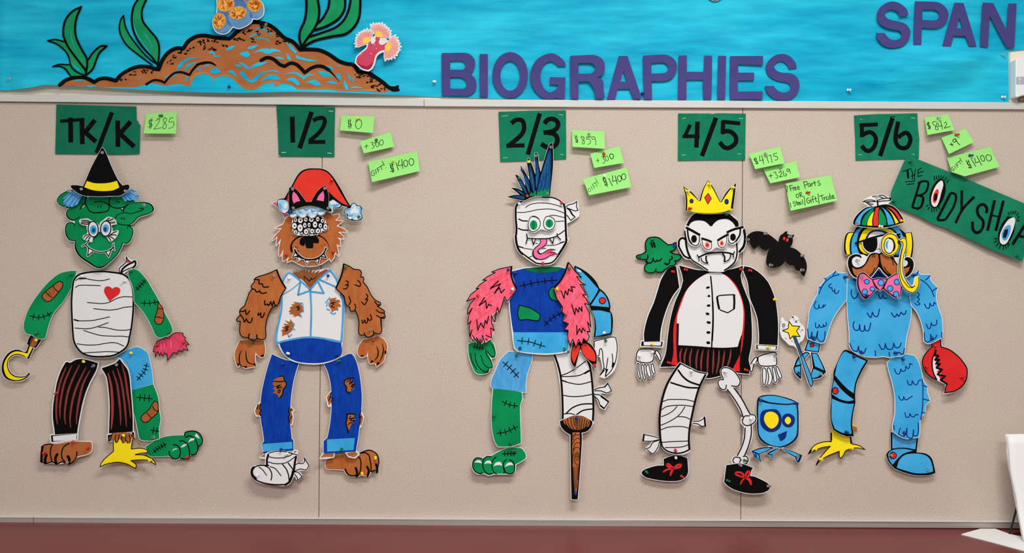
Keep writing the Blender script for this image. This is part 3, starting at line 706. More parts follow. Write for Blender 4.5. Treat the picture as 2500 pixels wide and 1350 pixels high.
# hair behind the hat
T(0, 240)
C('hair_cutout', 'fringe of blue fur paper sticking out under the witch hat', 'paper cutout', z=17)
P('sky_marker', '905,1120! 1000,1100! 1500,1100! 1560,1120! 1600,1110! 1662,1135! 1640,1150! 1675,1170! 1665,1180! 1712,1197! 1685,1210! 1692,1232! 1650,1225! 1650,1248! 1600,1240! 1590,1252! 1560,1240! 1530,1265! 1475,1195! 1300,1180! 1005,1185! 985,1230! 950,1292! 915,1310! 870,1330! 860,1315! 835,1332! 820,1312! 775,1335! 825,1285! 765,1305! 790,1275! 762,1275! 800,1230! 762,1225! 825,1170! 870,1135!')
K('fur_stroke', 4.6, '870,1150 800,1225|890,1170 800,1280|930,1160 820,1290|950,1180 850,1310|985,1190 900,1300|1000,1200 950,1275|1600,1120 1655,1140|1580,1150 1690,1195|1560,1165 1650,1215|1540,1180 1600,1235|1520,1190 1550,1245', 'royal_marker', taper=True)
K('fur_stroke', 2.6, '850,1190 775,1265|900,1200 810,1300|935,1215 870,1310|970,1230 925,1300|1590,1140 1660,1160|1600,1180 1660,1230|1550,1200 1575,1245|1610,1160 1680,1185', 'white_paper', taper=True)
pin('clear', '855,1132', 'on the left tuft of blue hair under the witch hat'); 
C('hat_cutout', 'black paper witch hat with a yellow band above the green head', 'paper cutout', z=24, tilt=(0, 3), bow=(2, 0))
P('white_paper', '1240,600 1195,680 1110,850 1050,1000 1018,1075! 950,1062 880,1062 868,1080 900,1115 970,1165 1040,1190 1200,1200 1350,1195 1470,1190 1530,1155 1575,1115 1587,1085 1580,1060 1560,1053 1500,1065! 1440,990 1360,830 1300,690 1270,630', 0.9)
F('marker_fill', 'black_ink', '1240,600 1195,680 1110,850 1050,1000 1018,1075! 950,1062 880,1062 868,1080 900,1115 970,1165 1040,1190 1200,1200 1350,1195 1470,1190 1530,1155 1575,1115 1587,1085 1580,1060 1560,1053 1500,1065! 1440,990 1360,830 1300,690 1270,630')
F('hat_band', 'yellow_marker', '1065,1010! 1150,1035 1250,1040 1350,1030 1432,1008! 1462,1090! 1380,1125 1250,1133 1130,1120 1033,1085!')
pin('clear', '1232,658', 'in the tip of the black witch hat', tilt=(0, 25)); pin('clear', '975,1102', 'in the left brim of the black witch hat', tilt=(8, 20)); pin('clear', '1545,1130', 'in the right brim of the black witch hat', tilt=(0, -14))
# head
T(100, 440, 5.87)
C('head_cutout', 'green warty witch head of paper under the witch hat', 'paper cutout', z=12, tilt=(0, 4), bow=(-2, 1))
HD = '600,200! 440,130 350,150 260,200 210,260 210,300 240,345 330,385 390,400! 355,440 350,500 380,550 440,578 465,590! 430,600 380,605 345,650 340,720 360,800 410,860 490,875! 490,960 520,1040 580,1110 700,1190 800,1250 860,1262 920,1245 1000,1180 1100,1080 1160,970 1185,900! 1230,915 1280,880 1315,800 1325,730 1310,680 1275,655 1245,645! 1310,620 1360,570 1380,540 1450,510 1540,480 1600,440 1608,400 1580,350 1520,315 1440,305 1370,310 1330,315! 1320,250! 1240,210!'
P('white_paper', HD, 1.2)
F('ink_outline', 'black_ink', HD)
F('marker_fill', 'green_marker', '600,205! 440,140 355,162 268,210 220,265 220,300 245,335 330,370 400,385! 370,440 365,490 392,535 445,563 485,590! 430,612 385,620 357,660 355,720 378,795 425,850 502,862! 508,945 540,1025 600,1098 715,1172 805,1232 860,1246 915,1230 1000,1165 1095,1065 1148,965 1175,888! 1228,900 1270,870 1303,800 1313,730 1300,690 1270,667 1240,650! 1300,610 1345,570 1365,535 1440,500 1530,470 1580,438 1588,400 1565,360 1510,328 1440,318 1370,322 1330,325! 1320,250! 1240,210!')
F('paper_gap', 'white_paper', '650,235! 682,240! 645,272!|622,345! 578,390! 602,385!|1142,402! 1172,398! 1160,416!|428,588! 476,580! 480,620!')
K('ink_print', 2.6, '760,310 830,303 900,312 960,350 972,400 940,445 860,460 760,465 690,440 660,390 630,340 625,290 650,250|985,245 965,310 990,368 1060,395 1140,395 1205,372 1240,345|632,230 628,300 582,360 552,415|1240,345 1190,395 1175,440')
K('ink_print', 1.8, '545,525 510,552 440,575|1400,400 1462,408! 1440,430 1310,470 1280,480 1220,463 1140,475 1080,510 1060,550 1080,600 1130,630 1200,642 1280,640|430,605 470,620 482,648|1240,690 1250,655 1290,655|1140,415 1180,452', taper=False)
dots('ink_print', '1155,540 1153,552 1190,543 1188,556 810,372 810,385 850,372 852,384 1075,298 1076,308 1108,306 1110,318', 1.5)
pin('green', '840,1222', 'in the chin of the green witch head', tilt=(0, 30)); pin('clear', '1465,352', 'in the right wart of the green witch head', tilt=(0, 14))
T(100, 440, 5.87)
C('eyes_cutout', 'pair of blue eyes with long lashes on the green head', 'paper cutout', z=17)
EY = '550,570 590,555 670,548 715,575 760,585 810,620 835,665! 850,605 890,575 925,545 970,522 1040,545 1075,580 1088,630! 1040,638 1008,642! 1025,700 1022,735! 1100,718 1115,735 1090,800 1050,850 1000,885! 975,870 940,810 890,790 855,740 832,730! 800,790 748,820 735,885! 700,885 620,850 595,825 610,790 650,775! 668,740 655,690 660,650! 610,645 560,620'
P('white_paper', EY, 0.3)
F('lash_paper', 'grey_marker', '562,572 600,562 670,558 705,580! 660,632! 610,635 568,612|935,560 970,532 1035,553 1066,585 1076,622! 1040,628 990,620! 950,590!')
F('eye', 'white_paper', el(752, 700, 70, 110, -5)+'|'+el(932, 693, 72, 108, 4))
F('iris', 'cyan_marker', el(752, 710, 48, 65)+'|'+el(930, 690, 46, 60))
F('iris_shade', 'sky_marker', el(757, 716, 34, 48)+'|'+el(925, 698, 34, 46))
F('pupil', 'navy_marker', el(757, 718, 22, 34)+'|'+el(922, 705, 23, 34))
K('ink_print', 2.4, el(752, 700, 72, 112, -5)+'|'+el(932, 693, 74, 110, 4), closed=True)
K('ink_print', 2, '712,600 670,578 590,575|700,608 640,600 585,600|690,625 650,630 580,618|935,578 965,555 985,535|950,585 1000,570 1040,550|970,600 1020,610 1065,600|690,780 640,790 615,825|695,800 660,820 645,850|710,815 690,840 690,865|1000,780 1050,745 1090,735|985,790 1050,780 1085,790|975,800 1020,820 1050,845|960,805 990,840 1005,870')
C('mouth_cutout', 'thin smiling mouth with two fangs on the green head', 'paper cutout', z=17)
T(100, 440, 5.87)
P('white_paper', '~590,948 645,918 678,872|~640,920 690,970 760,1010 850,1032 940,1020 1010,985 1045,960|~1040,905 1032,960 1052,1000|680,975! 668,1085! 745,1020!|930,1028! 970,1098! 1010,990!', 2.6)
F('fang', 'white_paper', '684,980! 672,1075! 735,1020!|935,1030! 970,1090! 1003,998!')
K('ink_print', 2.2, '590,948 645,918 678,872|1040,905 1032,960 1052,1000', taper=False)
K('ink_print', 2.4, '640,920 690,970 760,1010 850,1032 940,1020 1010,985 1045,960|684,975! 670,1082! 745,1022!|930,1028! 970,1095! 1010,988!')
# torso
T(0, 620)
C('torso_cutout', 'white bandaged mummy torso with a red heart', 'paper cutout', z=9, bow=(-1.5, 0), tilt=(0, 3))
TR = '930,270 890,330 875,450 870,600 880,780 895,960 910,1060 950,1140 1020,1210 1120,1245 1240,1252 1380,1240 1480,1195 1560,1120 1590,1000 1610,880 1625,700 1625,500 1610,400 1580,320 1530,270 1470,240 1350,222 1240,213 1100,220 990,240'
KN = '1445,240! 1450,170 1500,120 1530,90 1525,35 1545,50 1560,70 1600,85 1640,80 1652,130 1620,165 1560,180 1490,235!'
P('white_paper', TR+'|'+KN, 3)
K('ink_outline', 4.4, TR, closed=True)
K('ink_print', 2, '915,325 955,300 1020,297 1130,318 1240,325 1330,305|915,410 950,387 1020,380 1220,387|1065,592 1240,605 1330,590 1430,540 1510,522 1610,525|1145,667 1330,685 1440,672 1520,650 1610,643|905,800 960,815 1120,812 1240,790 1340,767|920,903 1070,912 1180,890 1325,838|1210,893 1290,897 1420,925 1530,930 1600,920|1030,933 1130,965 1240,993 1400,1003 1500,1003 1585,1013|950,1095 1080,1110 1200,1105 1340,1083 1430,1085 1520,1122|1030,1207 1200,1195 1330,1190 1465,1195')
K('ink_print', 3.4, '910,802 960,815|955,300 1040,298'); F('bandage_tail', 'red_marker', '1535,75! 1585,95! 1545,105 1525,92')
K('ink_print', 2.2, '1450,240 1450,175 1500,125 1530,92 1530,32|1530,32 1550,70 1580,92|1480,240 1490,215 1560,180 1625,160'); K('ink_print', 4.5, '1465,240 1490,180 1550,130 1610,100 1635,85 1645,110 1640,140 1615,165')
F('heart', 'red_marker', '1340,580! 1275,475 1270,430 1295,397 1340,400 1370,425! 1400,405 1440,408 1467,440 1450,490 1390,535')
pin('white', '975,270', 'in the top left of the mummy torso', tilt=(0, 35)); pin('white', '1522,330', 'in the top right of the mummy torso'); pin('white', '1280,1230', 'in the bottom hem of the mummy torso')
C('arm_cutout', 'green stitched arm with a plaster left of the mummy torso', 'paper cutout', z=7, tilt=(-4, 5), bow=(1, 1))
T(0, 620)
AR = '913,205! 830,208 700,245 560,370 440,530 370,650 330,760 310,860 320,930 350,970 420,990 470,1020 530,1035 570,1020 585,960 610,850 660,720 760,590 830,470 870,380 895,300'
P('white_paper', AR, 1.0); F('marker_fill', 'green_marker', AR)
F('plaster', 'brown_marker', '690,345 730,335 755,365 745,415 640,550 605,577 560,575 515,530 520,490')
K('ink_print', 2, '690,345 730,335 755,365 745,415 640,550 605,577 560,575 515,530 520,490', closed=True)
K('ink_print', 2, '640,385 665,430 712,465|555,465 590,500 630,530'); dots('ink_print', '600,455 625,430 640,460 610,480 595,490 640,490 620,500 655,450 630,410 660,470 600,470 645,430', 0.9)
stitch('ink_print', 2, '380,755 490,775 580,750 635,715', 4, 6.5)
pin('green', '870,250', 'in the shoulder of the green arm with a plaster left of the torso'); pin('green', '425,970', 'in the wrist of the green arm with a plaster left of the torso')
C('arm_cutout', 'green stitched arm with a plaster right of the mummy torso', 'paper cutout', z=14, tilt=(3, 4))
T(0, 620)
AR = '1620,180! 1680,205 1780,310 1850,420 1930,550 2000,690 2080,830 2118,920 2105,960 2040,1000 1960,1020 1910,990 1880,930 1830,830 1760,720 1680,630 1635,580 1630,480 1600,370 1560,280 1548,200!'
P('white_paper', AR, 1.2); F('marker_fill', 'green_marker', AR)
F('plaster', 'brown_marker', '1930,582! 1990,660 2008,760 2000,810 1975,850 1930,855 1895,820 1900,770 1928,680')
K('ink_print', 2, '1930,582 1990,660 2008,760 2000,810 1975,850 1930,855 1895,820 1900,770 1928,680 1930,582|1930,660 1985,672|1905,765 1995,782'); dots('ink_print', '1945,690 1970,695 1950,715 1980,720 1935,730 1965,740 1940,755 1985,750 1960,765', 0.9)
stitch('ink_print', 2, '1655,440 1710,385 1770,318', 4, 6); stitch('ink_print', 2, '1720,597 1820,603 1935,578', 3, 7)
pin('green', '1590,212', 'in the shoulder of the green arm right of the mummy torso'); pin('green', '2055,955', 'in the wrist of the green arm above the red fur hand')
C('hand_cutout', 'red furry paper hand below the green right arm', 'paper cutout', z=8, tilt=(2, 4))
T(0, 620)
HN = '2050,1030! 2100,980! 2150,960! 2230,965! 2235,1000! 2265,1020! 2255,1045! 2310,1105! 2270,1110! 2300,1180! 2240,1160! 2230,1190! 2180,1175! 2165,1215! 2120,1200! 2050,1300! 2045,1225! 2010,1205! 1985,1245! 1965,1205! 1950,1240! 1925,1190! 1900,1255! 1895,1195! 1870,1190! 1880,1130! 1915,1065! 1950,1055! 1970,1045! 2010,1020!'
P('white_paper', HN, 0.8); F('marker_fill', 'crimson_marker', HN); K('ink_outline', 1.8, HN, closed=True)
K('fur_stroke', 2, '1960,1080 1970,1170|2000,1060 2010,1160|2080,1050 2090,1150', 'pink_marker')
pin('red', '1915,1115', 'in the left side of the red furry hand'); pin('red', '2235,1080', 'in the right side of the red furry hand')
C('hook_cutout', 'yellow pirate hook with a brown cuff at far left', 'paper cutout', z=10, tilt=(0, 3))
T(0, 620)
CU = '372,990! 500,1050! 440,1145! 425,1148! 325,1102! 340,1040!'
HK = '345,1110! 310,1195 230,1170 160,1175 90,1220 40,1300 25,1370 30,1440 70,1510 140,1545 220,1550 290,1535 340,1505 375,1460! 355,1448! 320,1485 260,1495 190,1485 130,1440 100,1370 100,1310 130,1265 170,1238 220,1232 290,1252 352,1288! 410,1150!'
HY = '362,1125! 335,1215! 230,1190 170,1195 110,1235 65,1305 50,1370 58,1430 90,1495 150,1530 220,1538 285,1522 335,1490 360,1465! 320,1497 260,1508 185,1497 122,1450 90,1375 90,1310 120,1258 165,1228 220,1220 290,1240 332,1272! 395,1145!'
P('white_paper', CU+'|'+HK, 1.4); F('ink_outline', 'black_ink', HK+'|'+CU); F('marker_fill', 'yellow_marker', HY); F('cuff', 'brown_marker', '390,1005! 480,1045! 425,1138! 355,1108!')
K('ink_print', 1.8, '395,1010 385,1060 360,1105|470,1050 445,1110 420,1135')
pin('yellow', '420,1052', 'in the brown cuff of the pirate hook', tilt=(0, 30))
# legs
T(0, 870)
C('leg_cutout', 'black trouser leg with dark red stripes, leftmost', 'paper cutout', z=8, bow=(-2, 0), tilt=(0, 3))
LG = '800,70 850,80 900,50 960,35 1050,45 1185,85! 1165,170 1100,300 1050,420 1010,560 980,720 960,850 950,935! 680,950! 670,880 650,750 650,600 670,450 690,320 730,190 770,110'
CF = '630,960! 950,938! 952,1002! 640,1042!'
P('white_paper', LG+'|'+CF, 3); F('marker_fill', 'black_ink', LG+'|'+CF); F('cuff', 'white_paper', '655,970! 948,942! 942,1010! 662,1030!')
K('stripe', 5.5, '800,130 735,300 700,470 690,620 695,740 710,830|870,110 790,300 755,450 735,620 740,760|965,100 890,260 830,430 800,620 795,740 810,830|1045,130 960,310 900,480 870,650 862,780 872,870|1095,165 1010,340 970,520 945,700 940,830', 'dark_red_marker', taper=True)
pin('yellow', '997,65', 'in the waist of the leftmost striped trouser leg', tilt=(0, 35)); pin('clear', '1130,112', 'in the right top corner of the leftmost striped trouser leg'); pin('red', '690,448', 'on the outer edge of the leftmost striped trouser leg')
C('leg_cutout', 'blue and green patched leg with a plaster, behind the striped leg', 'paper cutout', z=6, tilt=(0, 3))
T(0, 870)
UP = '1400,15 1450,-20 1520,-60 1620,-105 1680,-110 1750,-75 1800,-30 1820,50 1850,180 1868,335! 1610,415! 1580,200 1540,100 1460,20'
LW = '1868,340! 1930,500 1945,650 1965,760 1950,880 1955,1000! 1850,1025 1760,1020 1715,1000 1690,900 1660,760 1615,600 1612,415!'
P('white_paper', UP+'|'+LW, 1.6); F('marker_fill', 'green_marker', LW); F('trouser_patch', 'cyan_marker', UP)
F('plaster', 'brown_marker', '1885,550 1925,560 1938,620 1930,680 1850,760 1800,800 1760,798 1728,760 1740,720 1820,650')
K('ink_print', 2, '1885,550 1925,560 1938,620 1930,680 1850,760 1800,800 1760,798 1728,760 1740,720 1820,650', closed=True)
K('ink_print', 2, '1868,605 1890,650 1930,668|1800,690 1850,745'); dots('ink_print', '1830,650 1850,640 1870,650 1845,670 1870,675 1890,670 1825,680 1855,700 1880,700 1840,710 1865,630', 0.9)
stitch('ink_print', 2, '1672,292 1735,215 1765,180 1790,85', 5, 6.5); stitch('ink_print', 2, '1672,497 1770,508 1862,515', 3, 8); stitch('ink_print', 2, '1852,895 1950,912', 2, 8)
pin('yellow', '1580,-40', 'in the top of the blue and green patched leg', tilt=(0, 30)); pin('clear', '1868,990', 'in the bottom of the blue and green patched leg')
C('leg_cutout', 'black trouser leg with red stripes and furry brown hem above the yellow claw foot', 'paper cutout', z=14, bow=(-2, 0))
T(0, 870)
LG = '1460,30! 1510,100 1555,160 1580,260 1595,420 1610,600 1620,780 1620,920! 1330,940! 1335,800 1340,600 1325,400 1300,250 1240,145! 1340,110 1410,80'
P('white_paper', LG+'|1315,960! 1635,925! 1640,985! 1320,1035!', 2.6); F('marker_fill', 'black_ink', LG+'|1315,960! 1635,925! 1640,985! 1320,1035!'); F('cuff', 'white_paper', '1345,968! 1610,932! 1620,985! 1345,1025!')
K('stripe', 5.5, '1490,100 1530,250 1555,420 1580,600 1595,750|1430,140 1480,300 1510,480 1530,660 1545,860|1375,170 1430,340 1455,520 1470,680 1475,840', 'dark_red_marker', taper=True)
K('stripe', 6.5, '1320,200 1355,340 1370,480 1375,640 1370,780 1358,890', 'brick_marker', taper=True)
pin('clear', '1405,105', 'in the top of the striped leg above the yellow foot', tilt=(0, 22))
C('foot_cutout', 'brown furry paw foot with black claws under the leftmost trouser leg', 'paper cutout', z=12, tilt=(0, 5))
T(0, 870)
FT = '505,1110 540,1080 620,1070 720,1065 830,1045 920,1040 1060,1045 1110,1050 1120,1100 1110,1160 1060,1195 940,1225 910,1270 850,1310! 810,1290 740,1300 690,1310 640,1290 570,1305 520,1290 498,1230 500,1160'
P('white_paper', FT, 2); F('marker_fill', 'brown_marker', FT)
K('ink_print', 3, '505,1110 540,1080 620,1070|500,1280 570,1305 640,1285 700,1312 760,1285 850,1310 910,1270 935,1220 940,1165|640,1070 620,1120 618,1200 640,1280|840,1065 780,1100 755,1160 760,1240 800,1290'); K('ink_print', 6, '515,1105 508,1200 512,1280'); K('ink_print', 6.5, '570,1205 555,1250 560,1300|700,1195 680,1240 690,1305|830,1220 850,1250 845,1305', taper=False)
pin('red', '868,1048', 'in the ankle of the leftmost brown paw foot', tilt=(0, 35)); pin('red', '1065,1120', 'in the heel of the leftmost brown paw foot'); pin('red', '530,1178', 'in the toes of the leftmost brown paw foot'); pin('clear', '805,1295', 'between the claws of the leftmost brown paw foot')
C('foot_cutout', 'yellow three toed bird claw foot with a brown fur top under the striped leg', 'paper cutout', z=19, tilt=(0, 4))
T(0, 870)
FT = '1380,1020! 1385,1160! 1290,1240 1240,1300 1228,1345! 1310,1310 1440,1290 1550,1310 1620,1345 1660,1365! 1665,1320 1600,1270! 1700,1262 1790,1265 1850,1290 1905,1320! 1890,1280 1830,1235 1750,1205 1650,1200! 1700,1185 1802,1175! 1790,1140 1720,1122 1600,1130! 1612,1020! 1600,1000!'
P('yellow_marker', FT, 0.4)
K('ink_outline', 2, '1378,1020 1385,1160! 1290,1240 1240,1300 1228,1345! 1310,1310 1440,1290 1550,1310 1620,1345 1660,1365! 1665,1320 1600,1270! 1700,1262 1790,1265 1850,1290 1905,1320! 1890,1280 1830,1235 1750,1205 1650,1200! 1700,1185 1802,1175! 1790,1140 1720,1122 1600,1130! 1612,1020')
F('fur_top', 'brown_marker', '1320,1040! 1330,990 1370,945 1450,930 1560,935 1620,960 1635,1000 1625,1020! 1600,1000! 1580,1055! 1560,1060 1540,1030! 1520,1060 1490,1055 1480,1020! 1440,1010! 1430,1050 1405,1055 1385,1005! 1350,1010!')
K('ink_print', 2.2, '1320,1040 1330,990 1370,945|1360,960 1350,1005 1325,1035|1410,960 1400,1010 1410,1050|1450,960 1440,1020 1425,1050|1490,960 1480,1010 1500,1055|1530,965 1530,1020 1560,1060|1570,960 1590,1020 1580,1055|1600,960 1625,990 1635,1015')
pin('yellow', '1485,968', 'in the brown fur top of the yellow claw foot', tilt=(0, 35)); pin('yellow', '1830,1270', 'in the right toe of the yellow claw foot')
C('foot_cutout', 'green monster foot with four round toes at the lower left figure', 'paper cutout', z=9, tilt=(3, 3))
T(0, 870)
FT = '1775,1110 1850,1055 1950,1000 2080,970 2240,962! 2260,930 2320,912 2390,915 2440,945 2475,1010 2475,1060 2420,1100 2420,1160 2380,1195 2325,1200! 2310,1235 2270,1252 2200,1240! 2150,1260 2100,1235 2060,1215! 1960,1222 1830,1220 1800,1190 1800,1150'
P('white_paper', FT, 1.2); F('marker_fill', 'green_marker', FT)
K('ink_print', 2.8, '2120,1080 2160,1085 2195,1120 2205,1180 2190,1230 2150,1250 2100,1235 2070,1195 2065,1160|2195,1035 2230,1030 2280,1060 2310,1120 2320,1200 2305,1240 2260,1250 2210,1240|2265,985 2320,970 2370,1000 2410,1060 2420,1140 2390,1190 2340,1200|2255,965 2260,930 2320,912 2390,915 2440,945 2475,1010 2470,1060 2425,1100')
F('toenail', 'white_paper', '2095,1165! 2130,1125 2180,1130! 2130,1140|2205,1115! 2240,1075 2290,1070! 2250,1100|2300,1050! 2330,1000 2375,1000 2375,1020! 2340,1030|2380,970! 2400,940 2435,985 2440,1005! 2400,985')
stitch('ink_print', 2, '1870,1170 1950,1110 2030,1070', 5, 6)
pin('red', '2285,1230', 'in a toe of the green monster foot of the first figure')
# ---------------------------------------------------------------- second figure: furry head with a red hat, white shirt
T(560, 250)
C('grade_sign', 'dark green paper sign reading 1/2 above the red hat', 'sign', z=3, bow=(0.5, 0.5), group='grade signs')
P('sign_green', '578,30! 1292,58! 1285,350! 1282,665! 940,662! 603,660! 590,300! 575,60!')
K('lettering', 11.5, '768,175 775,490', cap=False); K('lettering', 11.5, '1005,115 857,560', cap=False)
K('lettering', 10, '1020,222 1080,195 1140,190 1165,220 1150,290 1085,380 980,470', cap=False); K('lettering', 9.5, '965,485 1172,482', cap=False)
K('staple', 1.2, '1215,105 1265,108|1198,617 1250,622|640,612 690,610|603,650 615,655', 'white_paper')
C('sticky_note', 'green sticky note reading $0, topmost of three right of the red hat', 'note', z=9, tilt=(0, 14), bow=(0, 4), group='green amount notes')
P('note_green', '1362,155! 1765,165! 1760,380! 1355,345!')
K('lettering', 1.7, '1480,215 1452,235 1455,258 1485,265 1490,285 1450,298|1447,205 1467,325|1470,198 1487,318'); K('lettering', 1.8, '1580,207 1552,225 1540,270 1555,315 1585,325 1610,295 1615,250 1602,215 1580,207')
pin('yellow', '1565,180', 'at the top of the topmost note right of the red hat', tilt=(15, 0))
T(560, 250)
C('sticky_note', 'green sticky note reading +300, middle one of three right of the red hat', 'note', z=9, tilt=(-4, 12), bow=(0, 4), group='green amount notes')
P('note_green', '1595,480! 1960,355! 2015,540! 1650,630!')
K('lettering', 1.7, '1675,515 1680,568|1655,545 1697,530|1728,495 1745,485 1750,505 1745,520 1768,530 1765,555 1745,568|1800,482 1785,505 1795,538 1815,545 1825,520 1818,490 1800,482|1850,455 1832,480 1838,515 1860,525 1878,500 1872,462 1850,455')
pin('green', '1790,450', 'at the top of the middle note right of the red hat', tilt=(15, 0))
T(560, 250)
C('sticky_note', 'green sticky note reading GIFT! $1400, lowest of three right of the red hat', 'note', z=8, tilt=(-2, 10), bow=(0, 4), group='green amount notes')
P('note_green', '1690,725! 2285,590! 2325,838! 1755,982!')
K('lettering', 1.8, '1768,832 1742,845 1738,880 1755,900 1778,890 1778,862 1758,868|1785,820 1802,875|1805,805 1825,855|1803,808 1835,790|1815,830 1835,818|1838,785 1880,762|1848,775 1865,822|1862,715 1892,770|1912,798 1914,801')
K('lettering', 2, '2000,760 1970,775 1972,800 2005,815 2002,840 1968,845|1958,745 2000,860|1982,738 2012,850|2032,735 2065,828|2070,705 2062,770 2110,760|2100,690 2118,808|2150,700 2128,715 2130,760 2150,785 2172,765 2170,715 2150,700|2215,678 2190,700 2195,750 2220,768 2248,745 2242,695 2215,678')
pin('yellow', '1998,698', 'at the top of the GIFT! note right of the red hat', tilt=(15, 5))
# pink ear, then the head
B3 = 25/3
T(630, 400, B3)
C('ear_cutout', 'pink paper ear sticking out behind the brown furry head on its left', 'paper cutout', z=6)
EA = '275,785! 390,775! 600,980! 620,1060! 535,1118! 480,1000! 400,900!'
P('white_paper', EA, 0.8); F('marker_fill', 'pink_marker', '290,790! 400,785! 600,985! 615,1050! 540,1100! 485,985! 410,890!'); F('ear_tip', 'crimson_marker', '290,790! 390,780! 420,900!')
T(630, 500, B3)
C('head_cutout', 'brown furry monster head below the red hat', 'paper cutout', z=11, tilt=(0, 4), bow=(-2, 0))
HD = '560,100! 620,220! 545,300! 500,400! 345,470! 480,475! 350,620! 285,710! 300,720! 390,640! 370,830! 470,680! 430,870! 430,1020! 450,1050! 520,900! 500,1060! 515,1150! 560,1120! 640,1055! 600,1165! 700,1130! 780,1170! 900,1235! 1030,1250! 1180,1240! 1300,1200! 1400,1130! 1460,1090! 1490,1150! 1545,1080! 1570,960! 1640,1040! 1630,930! 1600,800! 1670,840! 1670,720! 1610,665! 1730,690! 1740,640! 1620,550! 1815,548! 1720,480! 1590,430! 1720,330! 1560,315! 1640,240! 1640,190! 1490,210! 1440,100!'
P('white_paper', HD, 1.8); F('marker_fill', 'brown_fur', HD)
K('ink_print', 3.6, '690,960 670,900 675,830 710,750 780,680 870,640 960,630', taper=False); K('ink_print', 3.6, '1230,625 1320,665 1400,750 1445,850 1455,930 1445,990', taper=2)
K('ink_print', 5, '685,820 680,900 700,960', taper=True)
F('nose', 'black_ink', '850,740 870,680 960,645 1100,635 1200,650 1240,710 1235,775 1200,785 1128,775! 1125,870 1100,883 1000,883 975,850 960,770! 945,830 890,828 850,790')
dots('ink_print', '770,858 810,868 815,935 830,945 1305,838 1358,812', 1.3)
pin('red', '555,1015', 'in the left cheek of the brown furry head', tilt=(0, 20)); pin('red', '1510,958', 'in the right cheek of the brown furry head', tilt=(0, 20))
T(630, 500, B3)
C('mouth_cutout', 'grinning paper mouth with five white fangs on the brown furry head', 'paper cutout', z=16, tilt=(0, 3))
MO = '745,880! 800,970 870,1040 960,1090 1060,1100 1170,1085 1270,1030 1340,950 1370,860! 1400,885! 1355,990! 1405,1090! 1265,1060! 1230,1210! 1160,1130! 1060,1135! 985,1225! 945,1110! 890,1100! 805,1160! 795,1060! 690,1085! 740,960! 730,920!'
P('white_paper', MO, 1.3); F('ink_outline', 'black_ink', MO)
F('fang', 'white_paper', '752,985! 722,1058! 800,1025!|815,1065! 820,1140! 880,1098!|968,1135! 992,1195! 1045,1138!|1178,1128! 1218,1175! 1228,1105!|1300,1040! 1362,1060! 1340,1012!')
C('eyes_cutout', 'cluster of many white eyes with black pupils on the brown furry head', 'paper cutout', z=15)
T(630, 500, B3)
EC = '710,230! 700,300 690,370 670,430 700,500 710,590 760,615 870,620 1040,630 1130,620 1160,630 1220,605 1290,560 1310,520 1360,535 1420,500 1435,440 1390,380 1365,310 1310,240! 1000,200!'
P('white_paper', EC, 0.4)
F('ink_shade', 'black_ink', '720,240! 720,340! 690,400 690,470 760,490 860,540 940,580! 960,470! 1060,480! 1130,500! 1300,480! 1330,460 1350,330! 1290,240! 1000,205!')
EYS = [(762,305,34,48),(862,315,52,60),(970,298,38,45),(1085,298,50,50),(1215,290,35,48),(1310,325,34,42),(740,428,52,62),(858,470,55,75),(952,415,36,52),(1040,408,30,46),(1160,400,46,66),(1268,422,36,48),(1372,448,42,60),(762,552,40,42),(978,545,46,56),(1100,535,42,50),(1220,530,46,52),(890,580,26,24),(1035,598,18,18),(1162,600,18,16)]
F('eyeball', 'white_paper', '|'.join(el(*e) for e in EYS))
K('ink_print', 1.9, '|'.join(el(a, b_, c_+6, d+6) for a, b_, c_, d in EYS), closed=True)
dots('pupil', ' '.join('%d,%d' % (e[0]+4, e[1]+3) for e in EYS[:17]), 1.9); dots('pupil', '890,580 1160,598', 0.9)
T(630, 400, B3)
C('hat_cutout', 'red paper hat with white fluffy trim and pompom above the furry head', 'paper cutout', z=18, tilt=(0, 2), bow=(2, 0))
HT = '540,700! 680,450 780,260 870,150 1000,95 1150,88 1300,98 1420,150 1540,280 1680,500 1800,720 1880,850! 1920,800 1975,795 2020,840 2080,850 2125,900 2110,1000 2135,1080 2100,1140 1990,1160 1880,1150 1810,1110 1810,1030 1750,1000 1755,930 1830,880! 1710,850! 1680,890 1620,905 1550,885! 1540,960 1500,1000 1440,990 1380,960! 1340,1030 1280,1050 1200,1010! 1170,1080 1110,1095 1040,1080 1020,1030! 960,1080 900,1100 840,1085 810,1030! 780,1080 720,1100 650,1070 620,1000! 550,1000 480,970 430,890 390,830 390,760 440,715'
P('white_paper', HT, 0.8); F('ink_outline', 'black_ink', HT)
F('hat_cloth', 'red_hat', '560,735! 700,480 800,290 890,180 1010,125 1150,115 1290,125 1400,175 1500,280 1640,520 1760,720 1850,865! 1740,830 1600,730 1440,580! 1440,740! 1300,760! 1100,790! 900,790! 700,800! 600,800! 590,740!')
F('fur_trim', 'fluff', '405,800 410,750 460,730 540,735 610,775 640,860 630,930 600,980 540,992 480,960 440,890|1440,770! 1530,725! 1690,835! 1670,870 1620,890 1540,872! 1530,940 1490,995 1400,960! 1340,1025 1290,1035 1210,990! 1165,1070 1110,1090 1045,1060 1015,1010! 960,1070 900,1090 845,1070 805,1015! 775,1075 720,1090 660,1060 650,1010! 720,930 880,860 1100,850! 1430,930!')
F('pompom', 'fluff', '1905,850 1930,815 1980,815 2010,860 2070,860 2105,910 2095,1000 2120,1080 2090,1125 1990,1145 1930,1130 1940,1100! 1900,1130 1850,1120 1825,1080 1840,1030! 1775,1000 1765,945 1810,910 1890,905!')
